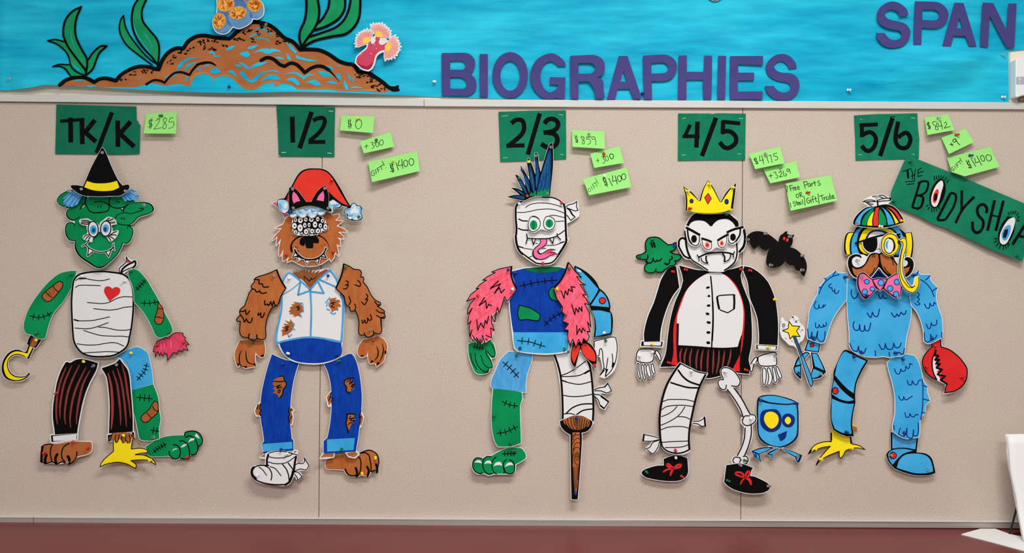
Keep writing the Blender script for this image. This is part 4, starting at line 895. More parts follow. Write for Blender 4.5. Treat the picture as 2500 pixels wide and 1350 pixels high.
F('fluff_patch', 'white_paper', '1880,1000 1900,940 1950,900 1965,850 1985,860 1995,920 2040,930 2050,980 2010,1010 1950,1000 1910,1015|530,880 530,830 580,800 610,830 600,880 560,910|1455,790 1530,745 1600,800 1560,820 1500,830')
K('fluff_curl', 6.5, '660,1045 700,1065 760,1050 780,1030|850,1050 900,1070 950,1055 985,1030|1045,1050 1100,1075 1150,1060 1165,1030|1220,1000 1280,1020 1330,990|500,960 545,975 595,950|1440,960 1490,975 1520,940|1840,1090 1880,1105 1920,1090|1960,1115 2030,1120 2085,1090', 'white_paper', taper=True)
K('fluff_curl', 5, '880,900 930,885 970,910|1000,950 1060,960 1100,930|1180,920 1230,915 1270,935|780,960 830,950 860,965|1120,980 1160,1000 1200,980', 'white_paper', taper=True)
K('fluff_curl', 3.6, '690,1020 740,1000 790,1005|830,920 840,970 900,1000|930,900 980,940 1050,915|1080,920 1110,970 1170,960|1210,960 1270,960 1340,940|650,990 690,950 760,930|1520,840 1580,850 1650,830|1780,960 1820,930 1880,930|2080,880 2095,960 2080,1020|1840,1050 1900,1060 1940,1040|430,800 470,850 480,920', 'sky_marker', taper=True)
K('ink_print', 3.2, '1440,590 1560,705 1700,810 1830,865'); K('ink_print', 2.5, '570,730 600,690')
pin('red', '1485,330', 'in the right side of the red hat', tilt=(0, 15)); pin('green', '2035,1070', 'in the pompom of the red hat', tilt=(5, 15)); pin('blue', '665,980', 'in the left fluffy trim of the red hat')
T(630, 400, B3)
C('headband_cutout', 'black paper cat ear headband with pink inner ears across the red hat', 'paper cutout', z=24, bow=(1, 0))
HB = '630,540 640,480 690,480 780,520 870,620 980,770! 1085,770! 1130,680 1200,570 1290,480 1370,440! 1420,560 1440,650 1435,860! 1500,940 1480,970 1380,945 1240,890 1100,858 950,865 800,910 720,940! 650,935 630,850'
P('white_paper', HB, 0.4); F('marker_fill', 'black_ink', HB)
F('inner_ear', 'pink_marker', '722,560! 700,620 700,720 725,808! 790,770 858,758! 800,640|1330,545! 1240,640 1192,738! 1338,762! 1348,650')
for q, wd in (('685,505', 'left ear tip'), ('1340,490', 'right ear tip'), ('700,890', 'left end'), ('1410,895', 'right end')): pin('clear', q, 'in the %s of the black cat ear headband' % wd, tilt=(10, 18))
# torso
T(540, 640)
C('torso_cutout', 'torso in a torn white shirt with a light blue collar and royal blue waist', 'paper cutout', z=8, bow=(-2, 0), tilt=(0, 3))
SH = '800,130! 850,135 960,225! 990,120! 1300,85! 1360,120 1420,240 1440,380 1490,480 1495,700 1480,975! 1465,1070 1470,1140 1380,1190 1260,1230 1090,1240 900,1210 800,1150 730,1060 705,1000! 685,1010! 665,930 690,750 715,640 730,480 735,400 740,250'
P('white_paper', SH, 1.4)
F('waist', 'royal_marker', '712,992! 820,955 960,930 1090,920 1240,940 1380,970 1468,985! 1470,1130 1370,1190 1240,1225 1090,1230 930,1210 800,1145 740,1060')
F('chest_fur', 'dark_fur', '835,140! 880,130 870,105! 915,130! 900,105! 945,130! 940,100! 975,125! 970,85! 1000,120! 1000,80! 1030,120! 1050,85! 1060,125! 1100,85! 1100,130! 1150,95! 1130,135! 1200,95! 1180,130! 1270,85! 1310,95! 1200,200 1085,328! 1000,230 930,180')
K('ink_print', 2.2, '1015,225 1005,172! 1075,232! 1095,195! 1105,215! 1170,172', taper=True)
K('shirt_line', 5, '1320,95 1380,170 1420,250 1430,330|1455,400 1485,480 1485,700 1470,965|735,400 735,560 715,680 680,850 675,940 690,1000', 'sky_marker')
K('shirt_line', 4.4, '740,260 770,190 810,135 850,140 960,225 1085,335|1310,110 1200,200 1085,335|965,240 935,400! 1075,350|1180,240 1250,380! 1100,360|1085,340 1100,600 1095,905|690,985 800,955 960,925 1095,915 1250,930 1470,972|1200,215 1390,300', 'sky_marker')
K('shirt_line', 2.2, '970,235 860,330 750,395', 'sky_marker')
F('shirt_hole', 'brown_marker', '880,485! 950,495 990,540 1000,600 960,620! 985,670! 930,650! 900,675! 905,650! 870,665! 890,635! 830,635! 850,610! 822,605! 850,570! 835,555! 880,530! 850,515! 905,510!|760,750! 830,755! 775,710! 840,730! 845,695! 880,740! 890,780 870,830 840,860! 800,880! 745,900! 750,860! 735,830! 765,815! 745,790! 790,780!|1320,450! 1360,440 1410,432! 1385,460! 1440,460! 1455,490! 1420,490! 1455,520! 1460,545! 1420,545! 1430,590! 1390,585! 1350,610! 1340,570 1310,530 1325,490!')
K('ink_print', 2, '910,550 950,535! 930,560! 960,555! 930,585! 960,580|780,790 830,785! 790,810! 820,815! 780,840! 810,835|1390,490 1340,500! 1375,510! 1340,545! 1380,555')
K('shirt_line', 2.6, '960,500 990,500 1000,560 1005,605|960,620 980,670|880,740 895,765|870,800 900,825|820,880 830,910 865,880|1325,430 1275,495|1310,490 1285,535|1290,570 1325,585|1335,610 1370,632 1395,620', 'sky_marker')
pin('white', '820,195', 'in the left collar of the white shirt', tilt=(0, 15)); pin('blue', '1297,165', 'in the right collar of the white shirt'); pin('white', '795,1115', 'in the left of the royal blue waist', tilt=(0, 35)); pin('blue', '1410,1125', 'in the right of the royal blue waist')
# arms
T(540, 640)
C('arm_cutout', 'brown furry arm left of the white shirt', 'paper cutout', z=13, tilt=(-3, 3))
AR = '670,92! 700,170 735,240 785,320! 750,370 720,430 705,480 680,530 650,540! 630,540! 590,610 560,700 545,800 550,880 545,925 500,945 450,930! 400,950 350,930! 330,920 270,910 235,860 235,780 240,720! 200,720 195,695 240,640! 230,620 235,580 290,530! 320,440 345,370 375,335! 365,290 405,240! 400,210 440,180 520,155 600,125'
P('white_paper', AR, 0.8); F('marker_fill', 'brown_fur', AR); K('ink_outline', 2.4, AR, closed=True); K('ink_outline', 4, '672,92 700,170 735,240 785,320', cap=False)
K('ink_print', 3, '410,210 460,215! 460,260 500,265! 510,300 540,305 575,300|380,325 415,335! 430,365 470,350! 480,375 515,380 550,370|530,470 535,520 565,510! 580,530 605,480! 620,530 640,475! 655,520 680,535|240,600 280,600 300,580! 310,635 330,625 350,595|240,640 275,685! 290,730 310,690! 340,735 370,730 385,680|455,620 455,650 485,620! 490,670 510,670 530,620|350,875 340,920 350,935|440,885 445,930')
pin('clear', '635,160', 'in the shoulder of the brown furry arm left of the shirt', tilt=(5, 10)); pin('clear', '397,912', 'in the wrist of the brown furry arm left of the shirt')
C('arm_cutout', 'brown furry arm right of the white shirt', 'paper cutout', z=13, tilt=(3, 3))
T(540, 640)
AR = '1492,18! 1560,50 1620,85 1690,95 1710,130 1700,180! 1730,180 1740,210 1730,240! 1780,300 1830,400 1880,460 1945,495 1945,525 1910,540! 1960,570 1995,595 1995,630! 2005,660 1995,685 1950,680! 1955,760 1965,830 1945,870 1900,870 1870,860! 1855,890 1800,915 1760,890! 1720,890 1690,880 1680,820 1685,740 1670,660 1640,590! 1600,600 1575,590 1570,550! 1530,525 1510,480 1500,420 1450,370 1395,320! 1450,200 1480,100'
P('white_paper', AR, 0.8); F('marker_fill', 'brown_fur', AR); K('ink_outline', 2.4, AR, closed=True); K('ink_outline', 4, '1490,22 1478,110 1450,200 1397,318', cap=False)
K('ink_print', 2.6, '1520,230 1550,240 1540,270 1515,280! 1550,280 1525,325 1490,325|1665,220 1700,260 1690,295 1630,275|1560,420 1580,480 1560,520|1630,510 1645,550 1630,590|1770,390 1790,410 1780,440 1760,455! 1790,455 1770,490! 1750,520 1715,485|1720,705 1730,745 1755,705! 1765,740 1785,735 1790,680! 1810,710 1840,690 1825,640|1875,480 1910,520 1940,520|1895,580 1930,610 1990,620|1900,650 1950,675 1990,670|1955,690 1960,780|1750,860 1760,895|1860,840 1870,870')
pin('green', '1510,62', 'in the shoulder of the brown furry arm right of the shirt', tilt=(5, 10)); pin('clear', '1825,822', 'in the wrist of the brown furry arm right of the shirt')
C('hand_cutout', 'brown paw hand with black claws below the left furry arm', 'paper cutout', z=8, tilt=(0, 5))
T(540, 640)
HN = '225,955! 360,950 520,965! 535,1040 535,1100 520,1155 475,1160 430,1120! 425,1090! 415,1150 425,1270! 330,1290 290,1290 230,1260 210,1280! 185,1240 165,1140 170,1080'
P('white_paper', HN, 1.6); F('marker_fill', 'brown_fur', HN)
K('ink_print', 3, '255,1075 225,1130 225,1210 245,1265 300,1280|305,1075 305,1150 330,1220 400,1250', taper=True); F('claw', 'black_ink', '195,1230! 225,1240! 212,1280!|280,1268! 325,1268! 305,1295!|390,1235! 420,1230! 430,1278!|480,1148 500,1130 520,1125! 518,1155')
pin('green', '365,978', 'in the top of the left brown paw hand', tilt=(5, 10))
C('hand_cutout', 'brown paw hand with black claws below the right furry arm', 'paper cutout', z=8, tilt=(0, 5))
T(540, 640)
HN = '1735,945! 1830,930 1910,900! 1980,940 2020,1000 2025,1060 2000,1140 1980,1210 1900,1275! 1890,1235! 1815,1235! 1795,1180 1790,1080! 1780,1130 1740,1160 1690,1150 1665,1100 1680,1020'
P('white_paper', HN, 1.6); F('marker_fill', 'brown_fur', HN)
K('ink_print', 3, '1895,1025 1915,1080 1910,1150 1870,1200|1965,990 1980,1070 1965,1150 1930,1220', taper=True); F('claw', 'black_ink', '1820,1235! 1835,1195! 1870,1205!|1898,1268! 1905,1218! 1945,1225!|1995,1085 2015,1080 2018,1110! 1998,1125|1700,1140 1740,1130 1725,1155!')
pin('red', '1855,945', 'in the top of the right brown paw hand', tilt=(5, 10))
# legs
T(560, 850)
C('leg_cutout', 'royal blue trouser leg with fur showing through holes, above the bandaged foot', 'paper cutout', z=12, tilt=(0, 3), bow=(-1, 0))
LG = '512,75! 600,115 700,150 850,165! 810,280 780,400 755,560 745,720 745,900 765,1100! 785,1120! 790,1245! 420,1275! 405,1160! 430,1130! 410,1000 385,860 380,700 390,560 420,400 460,240'
P('white_paper', LG+'|375,660! 330,710! 310,770! 330,825! 385,825!|740,720! 790,755! 770,780! 780,830! 770,930! 740,920!|440,1280! 380,1330! 450,1340!|780,1240! 840,1245! 830,1310! 780,1290!', 1.6); F('marker_fill', 'royal_marker', LG)
F('cuff', 'cyan_marker', '412,1165! 772,1138! 778,1225! 420,1268!')
F('fur_patch', 'brown_marker', '640,340! 665,370! 690,425! 680,470! 650,510! 640,560! 610,605! 580,560! 525,545! 560,520! 530,490! 555,470! 525,440! 540,400! 530,390!|380,670! 335,710! 315,770! 335,815! 385,820!|735,720! 785,750! 760,780! 775,830! 765,925! 735,915!|800,1250! 835,1250! 790,1280!|440,1280! 390,1320! 440,1320!')
K('ink_print', 2.6, '605,345 650,345 665,370 670,400! 695,430 685,470! 655,505 650,560 615,605|540,405 620,410 660,405|570,470 620,450! 580,490 640,475|590,520 620,510 610,540 590,540|350,690 340,740|380,680 370,740 390,760 370,790 385,820|735,725 720,770! 740,800 720,850! 740,890 725,910|760,740 745,760|760,830 750,860'); K('cuff_edge', 4, '425,1268 770,1230', 'royal_marker')
pin('blue', '650,190', 'in the top of the left royal blue trouser leg'); pin('blue', '625,1235', 'in the cuff of the left royal blue trouser leg', tilt=(15, 5))
C('leg_cutout', 'royal blue trouser leg with fur showing through holes, above the brown paw', 'paper cutout', z=12, tilt=(0, 3), bow=(-1, 0))
T(560, 850)
LG = '1480,70! 1440,75 1360,115 1260,165 1150,195! 1200,300 1235,450 1245,600 1245,780 1225,960 1200,1090! 1155,1130! 1155,1275! 1330,1260 1550,1245! 1575,1085! 1590,960 1610,760 1615,580 1590,350 1550,180 1510,95'
P('white_paper', LG+'|1235,530! 1185,600! 1200,690! 1215,715! 1250,690!|1605,770! 1640,840! 1610,960! 1590,960!|1155,1270! 1110,1340! 1190,1340! 1280,1325! 1285,1270!|1425,1270! 1460,1320! 1540,1335! 1590,1290! 1550,1245!', 1.5); F('marker_fill', 'royal_marker', LG)
F('cuff', 'cyan_marker', '1195,1110! 1535,1092! 1520,1240! 1200,1265!')
F('fur_patch', 'brown_marker', '1410,375! 1520,365! 1495,390! 1500,420! 1530,445! 1515,465! 1520,500! 1475,530! 1440,530! 1420,460! 1400,430!|1445,810! 1480,805! 1535,815! 1520,840! 1545,870! 1490,880! 1520,920! 1490,930! 1465,1000! 1440,960! 1425,900! 1450,850!|1230,540! 1190,600! 1215,700! 1250,650!|1605,790! 1635,850! 1610,950! 1595,900!|1160,1280! 1120,1330! 1190,1320! 1275,1320! 1280,1275!|1435,1275! 1465,1310! 1535,1325! 1575,1285! 1540,1255!')
K('ink_print', 3, '1520,368 1450,372 1405,395 1400,440! 1430,480 1425,520 1470,555|1430,805 1500,800 1535,810|1440,810 1435,870! 1425,920 1445,980 1455,1030')
K('ink_print', 2.2, '1430,410 1480,380! 1465,440! 1505,390! 1490,440 1530,440! 1480,470 1515,465! 1490,510|1480,830 1465,860! 1530,850 1500,860! 1480,880 1530,880|1450,930 1490,905 1510,930|1240,540 1235,600! 1265,610 1250,650 1260,680|1230,590 1215,640|1605,760 1590,850 1615,830|1600,860 1590,940'); K('cuff_edge', 4, '1175,1270 1540,1245', 'royal_marker')
K('fur_gap', 1.6, '1140,1340 1160,1310|1185,1345 1190,1310|1230,1335 1225,1300|1450,1310 1455,1290|1490,1325 1490,1300|1540,1320 1520,1295', 'white_paper', taper=True)
pin('green', '1343,160', 'in the top of the right royal blue trouser leg'); pin('green', '1365,1230', 'in the cuff of the right royal blue trouser leg', tilt=(15, 5))
T(560, 1040, 6.25)
C('foot_cutout', 'white bandaged mummy foot under the left blue trouser leg', 'paper cutout', z=20, tilt=(0, 5))
FT = '555,430! 600,405 750,385 880,400 1030,445! 1020,560! 1060,575 1120,560 1140,490! 1215,605! 1180,670 1080,670 1000,690! 1080,710 1110,770! 1050,835! 1000,750! 980,760! 950,830 910,880 830,900 600,880 450,850 380,800 330,730 325,670 350,630 420,605 550,595!'
P('white_paper', FT, 1.6)
K('ink_print', 2.2, '600,415 680,395 780,388 880,402 960,425 1035,445|590,470 700,490 820,485 920,455 965,425|590,550 700,575 830,570 920,530 1000,470|1010,590 1050,570 1110,575 1145,545 1140,490! 1215,605! 1170,668 1080,655 1000,690|990,700 1050,705 1110,770! 1045,832! 1040,790 1000,735|450,625 510,670 570,750|620,620 700,650 790,755')
K('ink_print', 2.8, '540,605 600,640 640,700 650,760 640,820|810,585 870,660 905,750 915,830|895,565 940,620 970,660|925,810 950,750 965,680')
K('ink_print', 5, '590,440 570,520 575,600'); K('ink_print', 5.2, '1015,470 995,580 985,680 950,790 920,850 860,890'); K('ink_print', 3.4, '860,888 700,890 550,870 440,835 380,790'); K('ink_print', 6.5, '400,800 350,740 345,670 370,635'); K('ink_print', 3, '360,640 440,605 540,600 600,605')
pin('white', '418,752', 'in the toe of the white bandaged foot', tilt=(10, 5)); pin('white', '880,425', 'in the ankle of the white bandaged foot')
C('foot_cutout', 'brown furry paw foot under the right blue trouser leg', 'paper cutout', z=8, tilt=(2, 5))
T(560, 1040, 6.25)
FT = '1470,520! 1620,450! 1750,430 1990,410! 2070,385 2140,368 2200,385 2255,440 2285,530 2270,640 2255,700! 2235,670! 2170,690 2130,765! 2100,755! 2000,750 1950,780! 1930,765 1850,765 1780,720 1750,670! 1600,660 1500,660 1465,620'
P('white_paper', FT, 1.4); F('marker_fill', 'brown_fur', FT)
K('ink_print', 3, '1990,415 2080,380 2140,370 2200,390 2255,440 2282,530 2265,640|2010,415 2080,410 2130,450 2150,530 2165,620 2160,690|1960,460 1995,500 2010,570 2000,680 1960,770|2165,690 2230,670'); K('ink_print', 3.6, '1770,660 1800,720 1850,755 1930,755'); K('ink_print', 5.5, '1930,640 1950,700 1945,765|2105,620 2130,680 2115,755|2240,580 2255,640 2255,700', taper=False)
pin('yellow', '2225,483', 'in the outer toe of the right brown paw foot', tilt=(10, 5)); pin('yellow', '2015,725', 'between the claws of the right brown paw foot', tilt=(10, 15))
# ---------------------------------------------------------------- third figure: mummy head, blue stitched torso
T(1120, 250)
C('grade_sign', 'dark green paper sign reading 2/3 behind the spiky blue hair', 'sign', z=3, bow=(0.5, 0.5), group='grade signs')
P('sign_green_bright', '485,115! 900,100! 1308,97! 1312,690! 900,712! 508,725!')
K('lettering', 11, '640,255 700,215 770,220 795,270 790,350 740,420 600,535', cap=False); K('lettering', 10, '580,530 803,525', cap=False); K('lettering', 11, '990,135 842,637', cap=False)
K('lettering', 11.5, '1045,260 1090,210 1160,205 1210,250 1200,310 1150,350 1035,372!', cap=False); K('lettering', 11.5, '1085,368 1160,385 1200,430 1195,500 1140,550 1070,545 1005,505', cap=False)
K('staple', 1.2, '525,170 600,160|1225,148 1275,155|1238,632 1280,640|540,678 595,675', 'note_green')
C('sticky_note', 'green sticky note reading $859, topmost of three right of the spiky hair', 'note', z=9, tilt=(0, 14), bow=(0, 5), group='green amount notes')
T(1120, 250)
P('note_green', '1385,333! 1783,347! 1778,572! 1385,547!')
K('lettering', 1.6, '1445,415 1422,428 1430,450 1450,460 1452,480 1425,485|1417,400 1438,495|1438,398 1452,495|1530,430 1505,410 1492,425 1510,450 1535,475 1530,505 1510,510 1508,485 1530,450 1528,418|1615,415 1562,420! 1560,450 1590,448 1608,470 1600,505 1570,515|1668,430 1640,415 1622,435 1640,455 1665,440! 1672,470 1668,525')
pin('clear', '1588,382', 'at the top of the topmost note right of the spiky hair', tilt=(18, 5))
T(1120, 250)
C('sticky_note', 'green sticky note reading +300, middle one of three right of the spiky hair', 'note', z=9, tilt=(-2, 12), bow=(0, 5), group='green amount notes')
P('note_green', '1605,625! 1970,530! 2015,740! 1648,806!')
K('lettering', 1.6, '1692,685 1702,735|1675,715 1712,708|1745,665 1775,655 1762,690! 1785,710 1775,738 1752,745|1800,652 1790,675 1798,712 1815,715 1828,690 1818,660 1800,652'); K('lettering', 2.2, '1850,628 1842,650 1855,685 1872,690 1890,665 1882,632 1850,628')
pin('red', '1772,620', 'at the top of the middle note right of the spiky hair', tilt=(15, 5))
T(1120, 250)
C('sticky_note', 'green sticky note reading GIFT! $1400, lowest of three right of the spiky hair', 'note', z=12, tilt=(-2, 14), bow=(0, 5), group='green amount notes')
P('note_green', '1515,935! 2058,785! 2102,1035! 1585,1140!')
K('lettering', 1.3, '1600,1052 1578,1055 1575,1085 1592,1095 1608,1080 1605,1062|1608,1025 1632,1070|1628,1005 1655,1055|1628,1005 1655,990|1642,1030 1662,1018|1650,990 1680,970|1668,980 1690,1030|1665,925 1705,995|1730,1020 1732,1023')
K('lettering', 2, '1795,905 1765,925 1770,960 1800,970 1808,1000 1780,1010|1760,930 1800,1025|1785,920 1815,1025|1832,925 1875,1022|1880,890 1880,965! 1930,950|1912,895 1935,998|1960,890 1940,905 1945,950 1965,968 1985,945 1980,900 1960,890|2020,865 1990,885 1995,930 2020,945 2042,915 2035,875 2020,865')
pin('white', '1778,888', 'at the top of the GIFT! note right of the spiky hair', tilt=(15, 5))
T(1120, 250)
C('hair_cutout', 'spiky dark blue and teal hair standing up on the bandaged head', 'paper cutout', z=16, tilt=(0, -3), bow=(0, 2))
HR = '1115,1145! 1125,1040 1150,790 1152,620 1145,495! 1115,505 1095,540 1050,680 1000,850! 975,740 968,640 940,612 925,640 932,740 935,880! 905,790 870,710 848,675! 832,720 845,810 865,950! 810,850 752,765! 765,830 790,900 815,1020! 760,930 720,890 687,880! 710,930 745,1000 780,1080! 720,1050 635,1040! 690,1080 745,1128! 670,1130 590,1152! 700,1180 800,1198! 880,1160 960,1138 1050,1142'
P('white_paper', HR, 0.8); F('ink_outline', 'black_ink', HR)
F('spike', 'navy_marker', '1100,1140! 1115,1040 1125,790 1122,570! 1090,610 1050,740 1000,900 960,1050 945,1130!|945,1130! 985,900 955,700 940,640! 940,900 940,1000|930,1130! 920,950 880,790 855,720! 865,850 880,1000|870,1140! 850,950 800,880 775,830! 810,960|850,1150! 800,1020 750,940 710,900! 740,980|810,1140! 760,1090 690,1055! 740,1100|800,1185! 700,1165 630,1152! 720,1140 800,1145')
F('teal_root', 'green_marker', '950,1138! 965,1080! 985,1100! 1005,1060! 1030,1090! 1050,1050! 1075,1080! 1105,1040! 1108,1140!|860,1142! 890,1090! 910,1110! 940,1070! 945,1136!')
K('hair_streak', 1.8, '1100,640 1080,860|1075,700 1040,900|1050,780 1005,950|1090,900 1070,1060|1040,950 1020,1060|1000,980 970,1080|960,820 955,1000|945,900 945,1060|880,850 910,1020|900,950 920,1090|800,930 850,1080|820,980 870,1090|740,950 800,1070|770,1010 820,1110|720,1080 790,1120', 'cyan_marker', taper=True)
K('ink_print', 2, '1000,850 960,1030 945,1120|935,880 930,980 945,1060|865,950 890,1040 900,1110|815,1020 840,1080 850,1120|780,1080 810,1130|745,1128 800,1140')
for c, q, wd in (('clear', '1125,540', 'tip of the tallest blue spike'), ('clear', '945,645', 'tip of the second tallest blue spike'), ('yellow', '852,720', 'tip of the third blue spike'), ('blue', '770,818', 'tip of the fourth blue spike'), ('green', '735,920', 'tip of the fifth blue spike'), ('red', '832,1137', 'root of the spiky hair at left'), ('clear', '1085,1108', 'root of the spiky hair at right')):
    pin(c, q, 'in the %s on the bandaged head' % wd, tilt=(8, 8)); T(1120, 250)
B3 = 25/3
T(1180, 460, B3)
C('head_cutout', 'white bandaged mummy head with a knot at its side', 'paper cutout', z=9, tilt=(0, 4), bow=(-1.5, 0))
HD = '750,265 680,330 655,400 655,600 670,800 668,935! 640,960! 660,1080 690,1200 730,1280 800,1340 1000,1480 1100,1530 1200,1540 1350,1530 1430,1490 1500,1400 1600,1250 1690,1090 1715,1015! 1685,1010! 1688,900 1670,500 1660,400 1620,300 1540,240 1380,185 1200,170 1000,180 850,220'
KN = '1660,380! 1740,325 1840,300 1905,262! 1925,440! 1930,540 1880,585 1780,650! 1720,680! 1690,540!'
P('white_paper', HD+'|'+KN, 3.2)
K('ink_outline', 5, '690,320 660,390 660,600 675,800 670,935'); K('ink_outline', 5.5, '658,960 670,1080 700,1200 740,1280 800,1335'); K('ink_outline', 3.6, '780,1310 900,1400 1000,1470 1080,1520 1200,1535 1340,1525 1420,1490 1500,1400 1540,1340'); K('ink_outline', 5.5, '1510,1375 1600,1240 1680,1100 1690,1030'); K('ink_outline', 5, '1688,1030 1680,900 1670,600 1665,440 1640,320'); K('ink_outline', 3.2, '1640,320 1590,270 1500,215 1390,180 1200,170'); K('ink_outline', 3, '740,280 790,255')
K('ink_print', 1.8, '860,385 950,325 1080,297 1200,292 1350,305 1480,335 1600,375|690,485 820,485 950,465 1080,435 1200,420 1330,415 1450,430 1560,465 1650,500|1350,550 1430,545 1520,560 1640,590|1480,672 1640,662|1060,1110 1120,1130|1290,1160 1400,1158 1500,1140 1640,1085|1180,1230 1270,1220|720,1180 850,1220 1000,1245|915,1410 990,1375')
K('ink_print', 3, '725,622 790,655 900,662|715,812 790,842 910,850|1640,1085 1560,1110|720,1180 800,1205'); K('ink_print', 2.4, '1520,945 1580,910 1650,855')
K('ink_print', 2.2, '1685,370 1740,330 1840,305 1905,262! 1900,370 1930,440! 1870,455 1800,430 1700,390|1700,540 1780,650! 1870,580! 1800,510'); K('ink_print', 4, '1700,405 1760,440 1800,510 1830,550 1870,575', taper=True)
pin('white', '728,300', 'in the top left of the bandaged head', tilt=(10, 5)); T(1180, 460, B3); pin('red', '1590,282', 'in the top right of the bandaged head', tilt=(10, 5)); T(1180, 460, B3); pin('red', '1212,1515', 'in the chin of the bandaged head', tilt=(10, 0))
T(1180, 460, B3)
C('eyes_cutout', 'pair of green cat eyes on the white bandaged head', 'paper cutout', z=17, tilt=(0, 5))
P('white_paper', '920,640 960,580 1020,560 1090,580 1150,650 1190,680 1225,640 1280,565 1340,562 1410,590 1460,660 1468,740 1440,810 1370,850 1290,850 1220,830 1170,825 1120,850 1060,885 1000,890 940,850 912,760', 1)
F('iris', 'green_marker', el(1024, 745, 76, 98)+'|'+el(1344, 712, 78, 86)); F('pupil', 'deep_green_marker', el(1018, 745, 24, 98)+'|'+el(1338, 712, 26, 84))
K('ink_print', 1.7, '920,690 950,600 1010,562 1080,580 1140,640 1160,720 1130,810 1060,865 990,878 930,830 915,760|1225,700 1250,610 1300,565 1380,580 1440,630 1460,710 1430,800 1350,845 1280,830 1235,780', closed=True); K('ink_print', 2.6, '1000,568 1060,575 1120,610')
C('mouth_cutout', 'long mouth with two fangs and a curling pink tongue on the bandaged head', 'paper cutout', z=13)
T(1180, 550, B3)
P('white_paper', '~880,180 895,260 870,370|~895,262 1050,272 1300,270 1420,245 1510,215|~1500,170 1510,220 1570,290|985,270! 1020,395! 1065,280!|1345,265! 1412,370! 1440,260!|1150,280! 1160,340! 1100,400! 1020,490! 1000,560! 1040,660! 1170,705! 1290,670! 1370,620! 1510,605! 1440,550! 1360,530! 1400,490! 1330,490! 1230,560! 1150,580! 1110,540! 1200,450! 1290,360! 1290,280!', 1.6)
F('tongue', 'pink_marker', '1152,275! 1165,330 1140,385 1050,465 1010,530 1020,610 1070,670 1170,692 1270,670 1360,612 1440,600 1510,605! 1450,555 1365,540! 1380,505 1465,495! 1380,487 1310,500 1240,550 1160,580 1115,545 1120,500 1200,450 1270,390 1290,330 1280,275!')
F('tongue_tip', 'crimson_marker', '1240,590 1310,520 1380,490 1440,495! 1370,530! 1450,555 1500,600! 1420,590 1340,580')
K('ink_print', 2, '1152,275 1165,330 1140,385 1050,465 1010,530 1020,610 1070,670 1170,695 1270,672 1360,615 1440,602|1280,275 1292,330 1270,390 1200,450 1120,500 1115,545 1160,582 1240,552 1310,502 1380,488 1465,497|1365,540 1450,557 1510,605'); K('ink_print', 3.2, '1012,530 1010,590 1040,650 1090,685|1112,520 1118,555 1160,582')
K('ink_print', 2.6, '880,180 895,260 870,368|895,262 1050,272 1300,270 1420,245 1510,215|1500,170 1510,220 1570,290', taper=False); K('ink_print', 2.4, '990,275 1020,392! 1060,285|1350,270 1412,368! 1435,262')
T(1100, 630)
C('torso_cutout', 'royal blue torso with green patches and stitches', 'paper cutout', z=8, tilt=(0, 3), bow=(-1.5, 0))
TR = '735,160! 860,130 900,120 1050,108 1200,102 1330,108 1400,125! 1480,160 1500,300 1470,700 1440,1000! 1450,1060 1430,1130 1380,1150 1200,1170 1080,1168 900,1150 800,1120 770,1040 755,920 740,780 720,600 722,450 800,380'
P('white_paper', TR, 1.6); F('marker_fill', 'royal_marker', '740,165! 860,135 900,125 1050,112 1200,105 1330,110 1400,128! 1475,165 1495,300 1465,700 1440,905! 1000,905 765,905! 745,780 725,600 728,450 800,380')
F('belly_patch', 'cyan_marker', '765,905! 1000,905 1440,905! 1435,1060 1425,1125 1200,1160 900,1145 805,1115 775,1040')
F('neckline', 'deep_green_marker', '890,133! 1050,112 1200,106 1340,112 1375,120! 1320,155 1200,175 1080,178 980,165'); F('patch', 'green_marker', '840,575! 960,605 1040,650 1092,695 1078,755 1040,763 930,748 845,752 822,690 825,640|1250,350! 1220,370 1200,420 1220,490 1290,530! 1340,500! 1340,350!')
K('ink_print', 2.2, '840,575 960,605 1040,650 1092,695 1078,755 1040,763 930,748 845,752 822,690 825,640 840,575|1250,350 1220,370 1200,420 1220,490 1290,530')
stitch('ink_print', 2, '840,345 980,310 1150,280 1300,268', 5, 8); stitch('ink_print', 2, '1145,825 1200,765 1270,710 1360,665', 4, 7); stitch('ink_print', 2, '818,1005 960,1020 1060,1050 1150,1078', 4, 8)
pin('blue', '795,180', 'in the left collar of the royal blue torso'); T(1100, 630); pin('blue', '848,1098', 'in the lower left of the royal blue torso', tilt=(8, 0)); T(1100, 630); pin('green', '1393,1108', 'in the lower right of the royal blue torso', tilt=(8, 0)); T(1100, 630)
C('arm_cutout', 'light blue jointed robot arm with a red button behind the furry pink arm', 'paper cutout', z=6, tilt=(2, 2))
RA = '1520,92! 1600,130 1700,200 1780,290 1820,370! 1880,420 1930,500 1952,590 1945,640! 1970,680 1982,760 1975,880 1965,930! 1900,950 1742,968! 1755,880 1755,780 1740,680 1700,600 1680,450 1600,280 1520,150 1508,105'
P('white_paper', RA, 0.6); F('ink_outline', 'black_ink', RA)
F('arm_plate', 'cyan_marker', '1530,115! 1600,160 1700,260 1770,340 1805,380! 1770,450 1705,550! 1660,400 1600,270 1530,150|1828,400! 1880,450 1920,530 1935,600! 1830,590 1712,580!|1728,640! 1830,640 1950,668! 1958,760 1955,880 1945,915! 1860,935 1765,955! 1775,860 1770,780 1755,710')
F('button', 'black_ink', el(1853, 520, 44)); F('button_face', 'red_marker', el(1853, 520, 34))
pin('white', '1560,155', 'in the shoulder of the robot arm', tilt=(10, 20)); T(1100, 630); pin('white', '1885,912', 'in the wrist of the robot arm'); T(1100, 630)
C('arm_cutout', 'pink and red furry arm on the left of the blue torso', 'paper cutout', z=14, tilt=(-3, 4))
